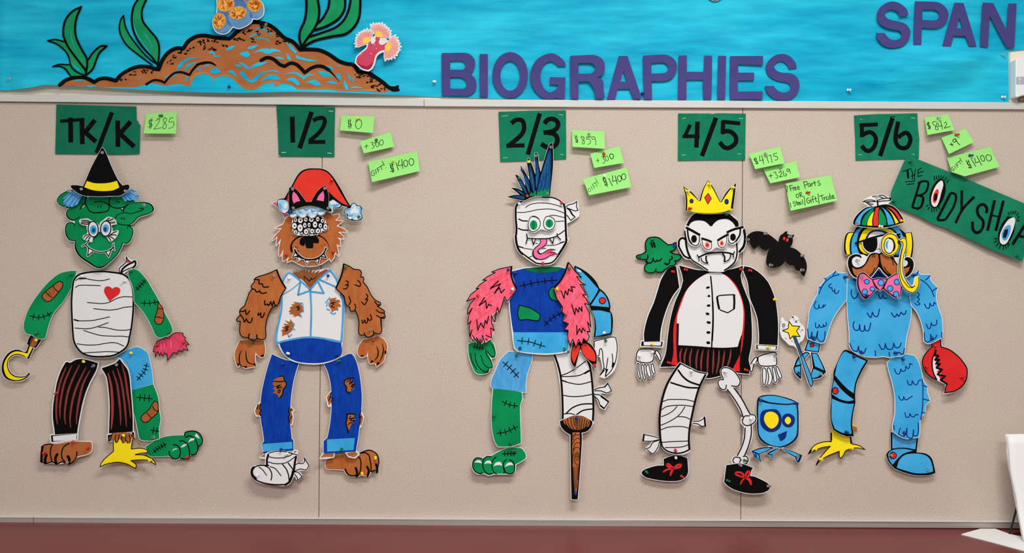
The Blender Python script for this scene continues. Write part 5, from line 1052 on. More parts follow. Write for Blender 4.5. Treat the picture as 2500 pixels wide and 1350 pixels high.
AR = '750,100! 600,130! 500,170! 545,178! 450,225! 390,270! 440,268! 360,320! 310,375! 345,370! 250,440! 195,530! 260,500! 300,490! 240,560! 205,640! 210,685! 265,610! 225,690! 212,760! 215,815! 250,765! 230,830! 235,950! 265,870! 240,960! 260,1010! 275,930! 320,1030! 320,970! 370,1045! 400,1030! 400,980! 430,1025! 500,970! 515,920! 530,890! 500,780! 545,790! 510,700! 560,640! 590,670! 620,600! 660,470! 690,540! 740,470! 810,375! 770,290! 740,190!'
P('white_paper', AR, 1.2); F('marker_fill', 'salmon_marker', AR)
K('fur_stroke', 5, '720,180 540,300|700,260 480,380|680,340 420,460|560,420 320,580|520,520 300,640|480,640 280,780|480,740 300,860|440,840 280,950|640,200 460,290|580,560 520,680', 'crimson_light', taper=True)
K('fur_stroke', 5, '740,280 600,400|640,330 440,440|600,480 500,600|420,560 280,690|420,740 330,900|400,880 340,980', 'pink_marker', taper=True)
K('ink_outline', 2, '750,100! 600,130! 500,170! 545,178! 450,225! 390,270! 440,268! 360,320! 310,375! 345,370! 250,440! 195,530! 260,500! 300,490! 240,560! 205,640! 210,685! 265,610! 225,690! 212,760! 215,815! 250,765! 230,830! 235,950! 265,870! 240,960! 275,1010|270,940! 330,1030! 320,970! 370,1045! 360,980|385,1030! 390,940! 415,1020|430,980! 450,1000|430,940! 500,970! 490,850! 535,885! 500,780! 500,700! 540,780! 560,640! 575,600! 590,670! 600,650! 620,600! 660,470! 690,530! 740,470! 810,375'); K('ink_outline', 4.4, '745,100 738,190 765,290 808,375', cap=False)
K('ink_print', 2.4, '585,280! 485,370! 610,312! 535,430! 595,360! 620,425! 660,380|415,480! 350,580! 430,520! 440,615! 465,565! 500,580|320,750! 335,880! 370,790! 405,850! 425,760! 445,800! 465,710')
pin('blue', '705,140', 'in the shoulder of the left pink furry arm'); T(1100, 630); pin('white', '755,375', 'in the inner point of the left pink furry arm'); T(1100, 630); pin('red', '330,455', 'in the elbow of the left pink furry arm'); T(1100, 630); pin('clear', '370,975', 'in the wrist of the left pink furry arm'); T(1100, 630)
C('arm_cutout', 'pink and red furry arm on the right of the blue torso', 'paper cutout', z=15, tilt=(2, 4))
AR = '1440,50! 1465,80! 1530,170! 1600,235! 1540,230! 1650,325! 1585,320! 1650,440! 1640,455! 1690,570! 1640,555! 1690,660! 1710,840! 1670,780! 1700,900! 1670,950! 1670,1020! 1620,980! 1600,1050! 1560,1000! 1530,1090! 1500,1000! 1460,1050! 1420,970! 1440,880! 1385,870! 1440,800! 1365,770! 1410,700! 1360,660! 1370,600! 1330,540! 1300,500! 1260,370! 1340,280! 1400,170!'
P('white_paper', AR, 0.9); F('marker_fill', 'salmon_marker', AR)
K('fur_stroke', 5, '1440,150 1340,330|1470,220 1320,420|1560,300 1400,420|1400,480 1350,640|1600,420 1480,560|1560,560 1440,720|1640,640 1560,780|1500,760 1460,900|1600,820 1520,960|1440,600 1400,780', 'crimson_light', taper=True)
K('fur_stroke', 5, '1500,240 1420,360|1600,380 1460,500|1480,620 1420,800|1580,700 1520,840|1640,780 1600,920|1540,420 1440,560', 'pink_marker', taper=True)
K('ink_outline', 2, '1440,50 1465,80 1530,170! 1600,235! 1540,225! 1590,290! 1650,325! 1580,320! 1630,400! 1655,450! 1610,445! 1660,500! 1690,570! 1635,555! 1690,660! 1710,840! 1670,780! 1700,900! 1665,890! 1690,960! 1660,1020! 1620,980! 1600,1060! 1560,990! 1530,1090! 1490,990! 1455,1060! 1425,960! 1435,880! 1385,870! 1440,800! 1365,770! 1415,700! 1360,660! 1370,600! 1330,540! 1300,500! 1260,375'); K('ink_outline', 4.4, '1438,55 1400,170 1340,280 1262,365', cap=False)
K('ink_print', 2.4, '1350,400! 1385,490! 1400,400! 1430,450! 1440,380! 1490,410! 1475,350! 1520,355|1480,570! 1515,690! 1530,610! 1560,660! 1570,600! 1605,650! 1600,590|1540,820! 1540,930! 1570,860! 1600,910! 1610,850! 1640,890')
pin('green', '1450,125', 'in the shoulder of the right pink furry arm', tilt=(8, 0)); T(1100, 630); pin('yellow', '1302,372', 'in the inner point of the right pink furry arm', tilt=(10, 0))
# hands
T(1100, 820)
C('hand_cutout', 'green hand with stitches below the left pink furry arm', 'paper cutout', z=8, tilt=(0, 5))
HN = '215,100! 300,75 490,55! 530,110 550,200 540,260 500,270 445,195! 480,260 510,330 510,380 480,400! 460,440 420,460 350,465 300,440 250,330 220,220'
P('white_paper', HN, 1.6); F('marker_fill', 'green_marker', HN)
K('ink_print', 2, '500,105 525,150 545,215 530,260 490,240 450,190|430,170 440,230 500,320 510,380 470,390 410,350 370,240|300,215 305,290 340,370 400,430 450,440|245,215 260,300 320,410'); K('ink_print', 3, '430,440 455,440 460,410'); stitch('ink_print', 2, '270,130 410,155', 4, 6)
pin('green', '425,415', 'in the finger of the green hand below the pink arm', tilt=(8, 0)); T(1100, 820)
C('hand_cutout', 'red two pincer claw hand below the right pink furry arm', 'paper cutout', z=12, tilt=(0, 4))
CL = '1490,110! 1480,150 1465,230 1475,320 1520,400! 1545,300 1585,160! 1620,240 1680,300 1720,340 1770,395! 1785,300 1775,200 1720,110 1660,70! 1640,40 1500,60!'
P('white_paper', CL, 1.0); F('ink_outline', 'black_ink', CL); F('pincer', 'red_hat', '1510,120 1580,115 1570,180 1530,280 1508,340! 1480,270 1480,200|1600,112 1650,90 1710,140 1760,210 1770,300 1740,310 1660,270 1605,190')
pin('clear', '1525,390', 'in the left tip of the red pincer claw', tilt=(8, 0)); T(1100, 820); pin('red', '1762,355', 'in the right tip of the red pincer claw', tilt=(8, 0)); T(1100, 820)
C('hand_cutout', 'white clawed glove hand below the robot arm', 'paper cutout', z=8, tilt=(0, 5))
HN = '1760,65! 1880,35 2000,8! 2030,60 2040,180 2020,330 1980,430 1880,505 1820,485! 1860,400 1830,250 1800,245 1770,150'
P('white_paper', HN, 2.2); K('ink_print', 2.2, '1755,150 1755,65! 1880,35 2000,15 2030,80 2035,180 2010,320 1960,420 1890,495! 1900,400 1920,270|1780,245 1810,240 1820,170 1840,155 1855,200 1860,300 1870,390 1820,480|1970,220 1980,290 1970,380|1870,385 1900,420')
F('claw', 'black_ink', '1825,485! 1870,400! 1882,420!|1880,500! 1895,400! 1925,405!|1975,390! 1975,320! 2005,330!')
pin('green', '1895,55', 'in the wrist of the white clawed glove hand', tilt=(8, 0)); T(1100, 820)
C('leg_cutout', 'light blue and green patched leg with three scars under the blue torso', 'paper cutout', z=10, tilt=(0, 4), bow=(-1, 0))
UP = '710,190! 860,210 1000,228! 985,330 945,440 920,560 918,690! 780,672 640,655 520,645! 492,620! 500,540 560,400 620,280'
LW = '520,645! 640,655 780,672 870,690! 875,760 850,850 850,1000 855,1150 858,1300! 800,1325 700,1345 580,1345! 540,1280 510,1150 500,1000 505,820'
P('white_paper', UP+'|'+LW, 1.6); F('marker_fill', 'green_marker', LW); F('trouser_patch', 'sky_marker', UP)
stitch('ink_print', 2.2, '640,322 730,400 830,508', 4, 8.5); stitch('ink_print', 2, '635,800 720,840 818,855', 3, 7.5); stitch('ink_print', 2, '568,1185 680,1165 820,1102', 4, 7)
pin('green', '805,232', 'in the top of the blue and green leg under the blue torso', tilt=(8, 0)); T(1100, 820); pin('green', '525,975', 'in the side of the blue and green leg under the blue torso'); T(1100, 820); pin('green', '725,1310', 'in the ankle of the blue and green leg under the blue torso'); T(1100, 820)
C('leg_cutout', 'white bandaged leg with loose ends, under the blue torso', 'paper cutout', z=7, tilt=(0, 3))
LG = '1255,215! 1350,170 1480,150! 1600,150 1660,250! 1710,350 1725,480 1740,700 1745,850 1740,1060! 1550,1100 1365,1060! 1360,860 1350,650 1320,450 1290,320'
P('white_paper', LG+'|1755,650! 1800,630 1890,610 1920,580! 1965,670! 1920,700! 1850,690! 1760,690!|1760,720! 1830,720 1930,800! 1880,895! 1830,870! 1800,790!', 2.2)
K('ink_print', 5, '1268,230 1310,350 1345,500 1362,700 1368,900 1368,1040|1660,270 1700,370 1722,500 1738,700 1742,900 1735,1040', cap=False)
K('ink_print', 2.4, '1345,485 1440,450 1540,390 1650,310|1350,495 1450,495 1580,480 1690,420|1365,545 1460,575 1580,590 1710,560|1380,725 1480,740 1600,735 1730,712|1385,950 1460,945 1530,965|1755,655 1810,635 1880,620 1920,580! 1965,670! 1910,695 1830,670 1760,670|1755,715 1830,725 1930,800! 1875,885! 1830,855 1800,780 1755,735')
K('ink_print', 3.2, '1410,945 1480,880 1570,840 1650,828 1735,828|1530,965 1600,915 1660,898 1730,890|1700,425 1640,460|1365,545 1410,560|1880,625 1920,580'); K('ink_print', 4, '1840,740 1925,800|1830,850 1870,882')
pin('green', '1428,185', 'in the top of the bandaged leg under the blue torso'); T(1100, 820)
T(1100, 980)
C('peg_leg_cutout', 'brown wooden peg leg with wood grain under the bandaged leg', 'paper cutout', z=15, tilt=(0, 3))
PG = '1335,245! 1400,215 1480,185 1540,175 1620,185 1700,225 1735,250! 1720,310 1670,365 1600,385! 1605,450 1590,700 1570,950 1550,1190! 1475,1190! 1470,950 1465,600 1465,410! 1400,370 1350,310'
P('white_paper', PG, 1.6); F('ink_outline', 'black_ink', PG); F('wood_cup', 'brown_marker', '1380,230 1480,192 1540,180 1620,192 1700,232 1690,300 1640,340 1560,350 1480,340 1410,300'); F('wood_peg', 'brown_fur', '1490,380! 1575,378! 1580,500 1570,700 1555,950 1535,1130! 1510,1130! 1500,950 1485,650')
K('grain', 1.8, '1400,240 1420,300 1470,345|1430,215 1440,280 1480,345|1470,200 1480,290 1510,345|1500,200 1515,300|1530,200 1535,345|1555,190 1555,345|1580,200 1580,345|1610,205 1595,345|1640,215 1620,335|1670,230 1640,330|1695,245 1660,310'); K('grain', 4, '1410,290 1460,350|1670,320 1600,355')
K('grain', 1.4, el(1545, 660, 10, 22)+'|'+el(1545, 665, 22, 50), closed=True); K('grain', 1.4, '1490,760 1490,650 1515,570 1560,560 1580,590|1495,600 1520,520 1560,500 1580,520|1490,520 1515,470 1560,450 1580,470|1490,470 1520,415 1575,410|1505,640 1510,720 1540,770 1570,780|1510,1100 1505,950 1495,800|1525,1100 1520,950 1515,800|1535,1050 1540,900 1545,790|1560,800 1550,950|1490,430 1530,390')
pin('blue', '1535,205', 'in the cup of the wooden peg leg'); T(1100, 980); pin('blue', '1527,1120', 'near the bottom of the wooden peg leg', tilt=(8, 0)); T(1100, 980)
C('foot_cutout', 'green monster foot with four toes under the blue and green leg', 'paper cutout', z=12, tilt=(0, 8))
FT = '270,740 290,705 350,690 400,695! 430,675 500,665! 600,610 700,575 800,568 870,580 915,640 920,685 880,720 790,770! 785,850 750,880 680,880! 600,878 520,880! 480,895 420,880 400,870! 340,880 290,850 268,800'
P('white_paper', FT, 1.8); F('marker_fill', 'green_marker', FT)
K('ink_print', 2.6, '380,695 320,690 280,720 270,790 300,850 360,878 395,865|490,675 440,675 400,715 395,790 420,850 470,885 510,875|555,680 515,720 505,790 530,860 560,880|680,710 645,750 645,810 670,860 720,880 770,865 782,800 765,740 720,710|640,790 660,830 650,870')
F('toenail', 'white_paper', '288,745! 330,715 370,725 382,755! 335,745|410,765! 440,725 485,725 505,765! 460,752|522,790! 555,745 610,740 635,785! 600,775 560,778|660,800! 690,755 740,745 770,775! 730,775 690,785')
stitch('ink_print', 2.2, '635,640 800,635', 4, 5.5)
pin('green', '785,605', 'in the heel of the green foot under the blue and green leg')
# ---------------------------------------------------------------- fourth figure: pale fanged head with a crown, black tailcoat
T(1600, 260)
C('grade_sign', 'dark green paper sign reading 4/5 above the yellow crown', 'sign', z=3, bow=(0.5, 0.5), group='grade signs')
P('sign_green_bright', '278,85! 660,85! 700,92! 740,82! 1103,88! 1095,655! 640,655! 275,660!')
K('lettering', 9, '425,222 365,350! 348,365! 540,362', cap=False); K('lettering', 11.2, '515,185 500,502|740,138 568,605', cap=False); K('lettering', 9.5, '1035,208 820,185', cap=False); K('lettering', 10.5, '828,170 822,335', cap=False)
K('lettering', 11, '805,320 870,300 930,315 980,370 980,440 930,490 880,508 830,490 785,435', cap=False)
K('staple', 1.2, '325,150 370,138|1020,145 1068,148|320,593 368,593|1003,578 1048,580', 'note_green')
C('sticky_note', 'green sticky note reading $4775, topmost of three right of the yellow crown', 'note', z=12, tilt=(0, 12), bow=(0, 4), group='green amount notes')
T(1600, 260)
P('note_green', '1150,575! 1535,488! 1572,695! 1205,770!')
K('lettering', 1.8, '1235,640 1205,645 1210,665 1240,675 1240,695 1215,700|1205,628 1232,708|1225,622 1248,705|1275,600 1270,665! 1320,650|1300,590 1315,702|1330,605 1362,598 1365,640 1378,690|1385,600 1412,590! 1415,640 1420,685|1490,565 1450,575! 1448,605 1478,605 1495,630 1480,652 1455,655')
pin('clear', '1345,572', 'at the top of the topmost note right of the yellow crown', tilt=(15, 5))
C('sticky_note', 'green sticky note reading +3269, middle one of three right of the yellow crown', 'note', z=9, tilt=(0, 12), bow=(0, 4), group='green amount notes')
T(1600, 260)
P('note_green', '1318,755! 1728,662! 1760,865! 1388,942!')
K('lettering', 1.8, '1400,825 1408,872|1380,852 1428,840|1440,810 1470,800 1465,830! 1490,845 1482,872 1458,878|1505,810 1530,795 1540,815 1510,862! 1550,855|1565,785 1560,820 1565,845 1590,850 1598,825 1578,822|1640,765 1615,760 1605,785 1620,795 1640,770! 1645,800 1648,820')
pin('clear', '1525,738', 'at the top of the middle note right of the yellow crown', tilt=(15, 5))
C('sticky_note', 'large green sticky note reading 2 Free Parts OR 1 Steal/Gift/Trade', 'note', z=12, tilt=(-2, 10), bow=(0, 5), group='green amount notes')
T(1600, 260)
P('note_green', '1598,938! 2168,828! 2215,1150! 1622,1280!')
K('lettering', 1.9, '1605,970 1612,968 1615,990 1603,1035! 1615,1045|1645,965 1655,1035|1640,968 1680,960|1648,1000 1670,995|1680,985 1688,1025|1682,1000 1700,982|1702,1005 1722,995 1715,980 1703,992 1708,1018 1725,1015|1738,998 1760,988 1752,970 1740,982 1742,1010 1765,1008|1820,915 1835,1000|1818,918 1860,912 1862,945 1828,960|1898,935 1875,940 1872,968 1890,975 1902,945! 1908,972|1915,930 1922,970|1918,948 1940,928|1952,905 1962,965|1940,930 1975,922|2020,900 1998,912 2005,930 2028,938 2015,960 1995,955')
K('lettering', 1.9, '1725,1068 1712,1085 1715,1110 1730,1118 1745,1100 1740,1075 1725,1068|1755,1055 1768,1110|1753,1058 1782,1050 1775,1075 1762,1080! 1800,1105|1810,1100 1808,1215|1628,1180 1632,1240|1688,1165 1665,1170 1670,1185 1690,1195 1685,1218 1668,1220|1705,1155 1712,1210|1698,1178 1718,1172|1725,1190 1742,1185 1735,1170 1722,1185 1728,1208 1745,1200|1765,1170 1748,1178 1750,1200 1765,1192! 1770,1195|1780,1140 1785,1195')
K('lettering', 2, '1862,1120 1840,1130 1835,1165 1850,1185 1872,1172 1875,1150 1855,1152|1885,1135 1890,1178|1883,1118 1884,1119|1925,1095 1908,1105 1915,1175|1900,1140 1922,1135|1945,1100 1950,1160 1965,1160|1930,1130 1960,1122|1985,1065 1982,1190|2000,1095 2050,1080|2025,1090 2035,1150|2050,1110 2055,1145|2052,1125 2072,1105|2098,1100 2080,1110 2082,1138 2098,1130! 2105,1138|2130,1095 2112,1105 2115,1132 2130,1128|2125,1060 2138,1130|2150,1110 2175,1100 2168,1082 2152,1095 2155,1125 2190,1115')
pin('red', '1850,1045', 'in the middle of the Free Parts note', tilt=(5, 30))
T(1600, 260)
C('crown_cutout', 'yellow paper crown with a red diamond and two dark jewels', 'paper cutout', z=17, tilt=(0, 4))
CR_ = '340,970! 450,1050 535,1155! 580,1010 645,893! 710,990 795,1165! 880,1030 988,932! 970,1080 945,1250! 880,1290 750,1308 600,1310 480,1295 365,1270! 370,1120'
P('white_paper', CR_, 0.8); F('ink_outline', 'black_ink', CR_)
F('marker_fill', 'yellow_marker', '355,990! 450,1075 530,1158! 552,1155! 590,1020 645,905! 700,1000 785,1165! 805,1170! 880,1060 962,955! 940,1100 918,1240! 880,1275 750,1300 600,1302 480,1290 385,1268! 388,1120')
F('jewel', 'red_hat', '645,1060! 682,1125! 638,1190! 600,1110!'); F('jewel', 'black_ink', el(440, 1155, 24, 28)+'|'+el(868, 1162, 26, 34)); F('jewel_face', 'royal_marker', el(438, 1155, 15, 18)+'|'+el(868, 1160, 17, 24)); K('ink_print', 1.4, '645,1060 682,1125! 638,1190! 600,1110! 645,1060')
for c, q, wd in (('yellow', '388,1030', 'left point of the yellow crown'), ('yellow', '652,945', 'middle point of the yellow crown'), ('yellow', '940,985', 'right point of the yellow crown'), ('red', '415,1242', 'lower left corner of the yellow crown'), ('yellow', '905,1255', 'lower right corner of the yellow crown')): pin(c, q, 'in the %s' % wd, tilt=(5, 18))
B3 = 25/3
T(1540, 510, B3)
C('head_cutout', 'white pale head with a black widow peak hairline and big ears', 'paper cutout', z=10, tilt=(0, 3), bow=(-1, 0))
HD = '1240,150 1160,270 1110,400 1105,560 1110,600! 1060,575 1000,595 960,670 960,760 1000,850 1060,950 1120,1010 1210,1020! 1300,1080 1420,1160 1560,1250 1700,1262 1880,1262 1980,1200 2090,1110 2160,1020 2180,900! 2260,860 2320,760 2345,640 2335,500 2290,400! 2200,370! 2190,270 2130,190 1980,70 1800,20 1500,20 1340,60'
P('white_paper', HD, 2)
F('hair', 'black_ink', '1290,110 1200,200 1130,330! 1180,355! 1230,280 1320,240 1420,235 1510,255 1570,300 1615,350! 1655,352! 1700,290 1780,230 1880,207 1980,210 2070,270 2110,320 2135,370! 2200,355! 2190,260 2110,180 1970,80 1800,40 1500,40')
K('ink_print', 5, '1110,460 1115,560 1130,750 1160,880 1210,1000'); K('ink_print', 3, '1200,990 1260,1050 1400,1140 1560,1245'); K('ink_print', 3.6, '2155,690 2160,880 2140,1000 2100,1090 1990,1190 1900,1250')
K('ink_print', 5, '975,760 980,660 1010,610 1060,590 1110,620'); K('ink_print', 4.5, '975,760 1030,870 1090,960 1180,1005', taper=False); K('ink_print', 6, '2305,430 2325,540 2320,660 2290,770 2210,870', taper=False)
T(1540, 510, B3); pin('green', '1935,100', 'in the hair right under the yellow crown', tilt=(5, 15)); T(1540, 510, B3)
for side, pa, ey, ks, kb, br, bw, pu in (
    ('left', '1115,350! 1420,520! 1410,600 1400,700 1330,760 1250,740 1180,680 1140,560', '1165,430! 1395,570! 1390,660 1360,730 1300,742 1230,700 1180,610', '1395,560 1392,660 1360,730 1300,745 1230,705', '1155,430 1165,540 1190,640 1235,705', '1120,375 1270,455 1410,535', 6, el(1285, 610, 58, 78)),
    ('right', '1950,480! 2000,440 2120,390 2300,355! 2260,460 2220,580 2150,680 2060,720 1990,680 1970,600', '1985,600! 1990,480! 2225,410! 2210,540 2150,650 2060,705 2000,670', '1990,500 1982,600 2000,670 2055,705 2140,655', '2230,410 2215,530 2140,655', '1950,480 2100,415 2295,368', 5.6, el(2078, 575, 58, 74))):
    C('eye_cutout', 'angry black %s eye with a slanted brow on the pale fanged head' % side, 'paper cutout', z=17, tilt=(0, 2))
    T(1540, 510, B3); P('white_paper', pa, 1.4); F('eye', 'white_paper', ey); K('ink_print', 2.2, ks); K('ink_print', 4, kb); K('ink_print', bw, br, cap=False); F('pupil', 'black_ink', pu)
C('eyes_cutout', 'angry inner pair of red eyes with slanted brows on the pale head', 'paper cutout', z=20, tilt=(0, 3))
T(1540, 510, B3)
P('white_paper', '1430,590! 1645,655! 1750,655! 1985,505! 1960,700 1900,790 1830,800 1730,775 1650,840 1560,850 1480,790 1440,700', 1)
F('eye', 'eye_cream', '1445,620! 1640,690! 1640,790 1590,825 1520,810 1465,740|1765,670! 1955,540! 1945,680 1900,770 1840,785 1780,740')
F('iris', 'pink_iris', el(1555, 735, 52, 70, -8)+'|'+el(1850, 700, 46, 60)); F('iris_ring', 'red_marker', el(1555, 735, 32, 40)+'|'+el(1850, 700, 28, 36)); F('pupil', 'dark_red_marker', el(1555, 735, 18, 22)+'|'+el(1850, 700, 14, 18))
K('ink_print', 1.5, '1445,630 1470,750 1530,815 1600,825 1640,780 1640,690|1765,670 1785,745 1840,785 1905,765 1945,680 1955,540'); K('ink_print', 5, '1435,598 1560,635 1645,672', cap=False); K('ink_print', 5.2, '1760,645 1870,575 1985,515', cap=False)
C('mouth_cutout', 'frowning mouth with two curved fangs on the pale head', 'paper cutout', z=14)
T(1540, 510, B3)
P('white_paper', '~1355,940 1385,1000 1390,1040|~1385,985 1560,905 1800,885 2000,895 2080,920|~2110,870 2085,920 2090,985|1430,1000! 1460,1080 1580,1110! 1540,1050 1540,960!|1870,910! 1910,980 1905,1080! 2000,1030 2025,920!', 2.6)
K('ink_print', 4, '1385,985 1460,945 1560,908 1680,892 1800,885 1920,888 2000,898 2080,925'); K('ink_print', 2.6, '1352,935 1385,1000 1388,1045|2112,870 2085,925 2090,990|1430,1000 1450,1060 1500,1095 1560,1108|2025,925 2025,980 1990,1040 1910,1075'); K('ink_print', 4, '1535,960 1530,1030 1560,1105|1870,910 1910,980 1905,1070', taper=False)
T(1540, 510, B3)
C('ghost_cutout', 'small green paper slime ghost left of the pale head', 'paper cutout', z=7, tilt=(0, 5))
GH = '300,740 310,660 370,590 490,572 580,590 670,660 760,730! 850,720 890,690 945,685! 930,770 880,840 800,870! 860,910 960,925 1020,960 1020,1000 960,1050 890,1055! 915,1100 880,1150 800,1160 750,1200 680,1240! 640,1280 560,1290 490,1270! 440,1300 340,1295 280,1250 275,1190 310,1130 350,1110! 310,1080 310,1030! 250,1030 170,1020 110,980 130,945 230,920 310,870!'
P('white_paper', GH, 0.8); F('marker_fill', 'green_marker', GH); K('ink_outline', 2.8, GH, closed=True)
K('ink_print', 3, '345,940 345,1000 315,1040 340,1090 400,1100 440,1060 450,1000! 470,1060 500,1080 530,1040! 550,1060 590,1050 625,1010|830,960 840,1010 780,1040! 790,1080 750,1130 700,1120|490,1270 510,1225'); K('ink_print', 4.5, '690,1110 740,1130|420,700 440,770|470,690 490,770')
F('blue_fingertip', 'navy_marker', '850,740 900,700 940,690! 925,760 890,800 860,790'); F('dark_spot', 'deep_green_marker', '150,955 200,950 215,985 180,1005 145,985')
pin('green', '452,625', 'in the head of the small green slime ghost'); T(1540, 510, B3)
T(1780, 530, 8.18)
C('bat_cutout', 'black paper bat with red eyes right of the pale head', 'paper cutout', z=12, tilt=(0, 8), bow=(-2, 3))
BT = '290,500! 350,400 450,310 560,278 680,290 800,340 920,430 995,500! 1005,440 1040,360 1090,330! 1130,290 1185,278! 1170,330! 1240,355! 1320,350! 1280,430! 1280,500 1250,570 1215,600! 1320,630 1430,720 1510,830 1545,950 1535,1060 1480,1190! 1430,1140 1410,1070! 1330,1060 1280,960! 1200,960 1150,920 1110,870! 1060,940 960,1000 830,1010 750,960 735,870 770,720 825,600! 730,660 640,620 600,560! 560,600 500,640! 440,560 420,470! 370,490'
P('black_card', BT)
F('eye', 'red_hat', '1100,390! 1140,405! 1115,465! 1085,440!|1160,420! 1205,435! 1180,495! 1142,475!')
for q, wd in (('355,440', 'left wing tip of the black bat'), ('715,320', 'left wing top of the black bat'), ('1205,382', 'head of the black bat'), ('1455,762', 'right wing top of the black bat'), ('825,952', 'left wing bottom of the black bat'), ('1450,1050', 'right wing tip of the black bat')): pin('clear', q, 'in the %s' % wd, tilt=(5, 18))
# tailcoat, arms
T(1540, 640, 6.25)
C('torso_cutout', 'black tailcoat torso with a white shirt, breast pocket and striped waist', 'paper cutout', z=8, tilt=(0, 0.8), bow=(-1.2, 0))
CT = '738,48! 850,80 1000,115 1180,132 1400,130 1570,100 1720,55! 1680,200! 1700,320 1760,480 1820,640 1845,900 1845,1150 1820,1350 | '
CTp = '738,48! 850,80 1000,115 1180,132 1400,130 1570,100 1720,55! 1680,200! 1700,320 1760,480 1820,640 1845,900 1850,1150 1835,1300 1800,1480 1825,1600 1830,1640! 1800,1705! 1700,1695 1540,1670! 1400,1720 1250,1760 1150,1765 950,1680 700,1590! 450,1598! 530,1400 570,1100 610,850 680,600 760,420 800,280! 780,180'
P('white_paper', CTp, 2); F('marker_fill', 'black_ink', CTp)
F('lapel', 'red_marker', '1160,170! 1000,270 870,400 780,560 710,760 660,950 648,1150 650,1380 615,1560! 720,1590! 700,1400 695,1150 700,950!|1390,170! 1500,230 1620,370 1700,560 1735,720 1742,850 1720,1150 1690,1350 1620,1500 1540,1650! 1660,1670! 1660,1520 1680,1300 1700,1000!')
F('shirt_front', 'white_paper', '1200,160! 1360,150! 1480,230 1600,370 1680,540 1715,700 1718,850 1700,1060 1635,1290! 1530,1300 1400,1305 1240,1300! 1000,1280 720,1265! 722,940! 702,930! 715,800 770,640 850,440 960,310 1080,220')
K('ink_print', 4, '722,935 718,1110 712,1265', cap=False); K('ink_print', 3, '1690,1130 1660,1220 1640,1290')
K('ink_print', 3.4, '1220,218 1240,440 1252,760 1250,950 1238,1150 1232,1300', taper=False); K('ink_print', 4, '1250,600 1255,900 1240,1200')
F('shirt_button', 'black_ink', el(1177, 387, 30, 17, -15)+'|'+'1165,520! 1195,490! 1215,520! 1195,537!'+'|'+el(1187, 662, 29, 18, -8)+'|'+el(1170, 788, 30, 20, 15)+'|'+el(1187, 920, 33, 20, 12)+'|'+el(1183, 1072, 32, 20)+'|'+el(1180, 1228, 30, 22, 10))
K('pocket', 2.6, '1315,525 1360,508 1570,495 1590,505|1365,730 1478,772! 1580,710'); K('pocket', 5, '1315,530 1330,630 1350,720|1575,500 1580,600 1575,710', cap=False)
T(1540, 760)
K('stripe', 4.6, '622,445 600,530 608,640|683,445 655,540 655,640|745,450 720,560 725,680|820,460 798,580 798,705|882,460 858,590 856,735|947,460 935,600 932,765|1008,465 1005,600 995,762|1075,475 1070,600 1040,765|1142,475 1130,580 1112,700|1220,460 1210,560 1170,690', 'dark_red_marker', taper=True)
T(1540, 640, 6.25)
for q, wd in (('825,112', 'left shoulder of the black tailcoat'), ('1672,105', 'right shoulder of the black tailcoat'), ('640,1530', 'left tail of the black tailcoat'), ('1797,1640', 'right tail of the black tailcoat')):
    T(1540, 640, 6.25)
    pin('red', q if '1530' not in q and '1640' not in q else {'640,1530': '568,1532', '1797,1640': '1745,1642'}[q], 'in the %s' % wd, tilt=(5, 25))
T(1540, 640, 6.25)
C('arm_cutout', 'black sleeve with a white cuff left of the tailcoat', 'paper cutout', z=8, tilt=(-3, 4))
AR = '700,60! 720,200 745,385! 640,520 560,680 490,880 450,1060 440,1205! 200,1205! 195,1100 220,960 270,800 350,620 410,440 470,260 560,120 630,70'
CF = '160,1205! 485,1210! 470,1285! 150,1275!'
P('white_paper', AR+'|'+CF, 2.6); F('marker_fill', 'black_ink', AR+'|'+CF); F('cuff', 'white_paper', '190,1212! 460,1215! 450,1270! 190,1265!')
pin('red', '632,142', 'in the shoulder of the left black sleeve', tilt=(5, 20)); T(1540, 640, 6.25); pin('yellow', '327,1245', 'in the white cuff of the left black sleeve', tilt=(10, 5)); T(1540, 640, 6.25)
C('arm_cutout', 'black sleeve with a white cuff right of the tailcoat', 'paper cutout', z=8, tilt=(3, 4))
AR = '1745,60! 1850,85 1980,170 2090,290 2150,410 2200,560 2230,760 2240,1000 2225,1265! 1945,1250! 1950,1100 1930,860 1880,700 1820,540 1790,300 1730,130'
CF = '1905,1255! 2225,1275! 2205,1340! 1905,1325!'
P('white_paper', AR+'|'+CF, 2); F('marker_fill', 'black_ink', AR+'|'+CF); F('cuff', 'white_paper', '1925,1265! 2205,1285! 2190,1335! 1930,1320!')
pin('red', '1812,125', 'in the shoulder of the right black sleeve', tilt=(5, 20)); T(1540, 640, 6.25); pin('yellow', '2190,568', 'in the elbow of the right black sleeve', tilt=(5, 25)); T(1540, 640, 6.25); pin('yellow', '2085,1298', 'in the white cuff of the right black sleeve', tilt=(5, 25))
T(1540, 760)
C('hand_cutout', 'white skeleton hand below the left black sleeve', 'paper cutout', z=8, tilt=(0, 7))
PL = '80,500 110,465 200,460 280,470 285,540 270,600 210,630 120,620 70,600 70,540'
FGS = ['80,635! 75,720 90,800 110,830 115,800 95,700 100,640!', '130,660 145,650 160,680 165,760 180,820 165,840 150,800 135,730', '195,660 215,650 230,700 245,780 225,810 200,760 185,700', '250,650 270,640 285,690 295,750 275,765 255,720']
TH = '305,480 320,475 355,520 372,580 355,610 330,560 300,510'
P('white_paper', PL+'|'+'|'.join(FGS)+'|'+TH, 2.4); K('ink_print', 2.6, PL+'|'+TH, closed=True); K('ink_print', 2.2, '|'.join(FGS), closed=True)
pin('white', '105,545', 'in the palm of the left skeleton hand'); pin('white', '278,498', 'at the thumb of the left skeleton hand')
T(1540, 760)
C('hand_cutout', 'white skeleton hand below the right black sleeve', 'paper cutout', z=8, tilt=(0, 7))
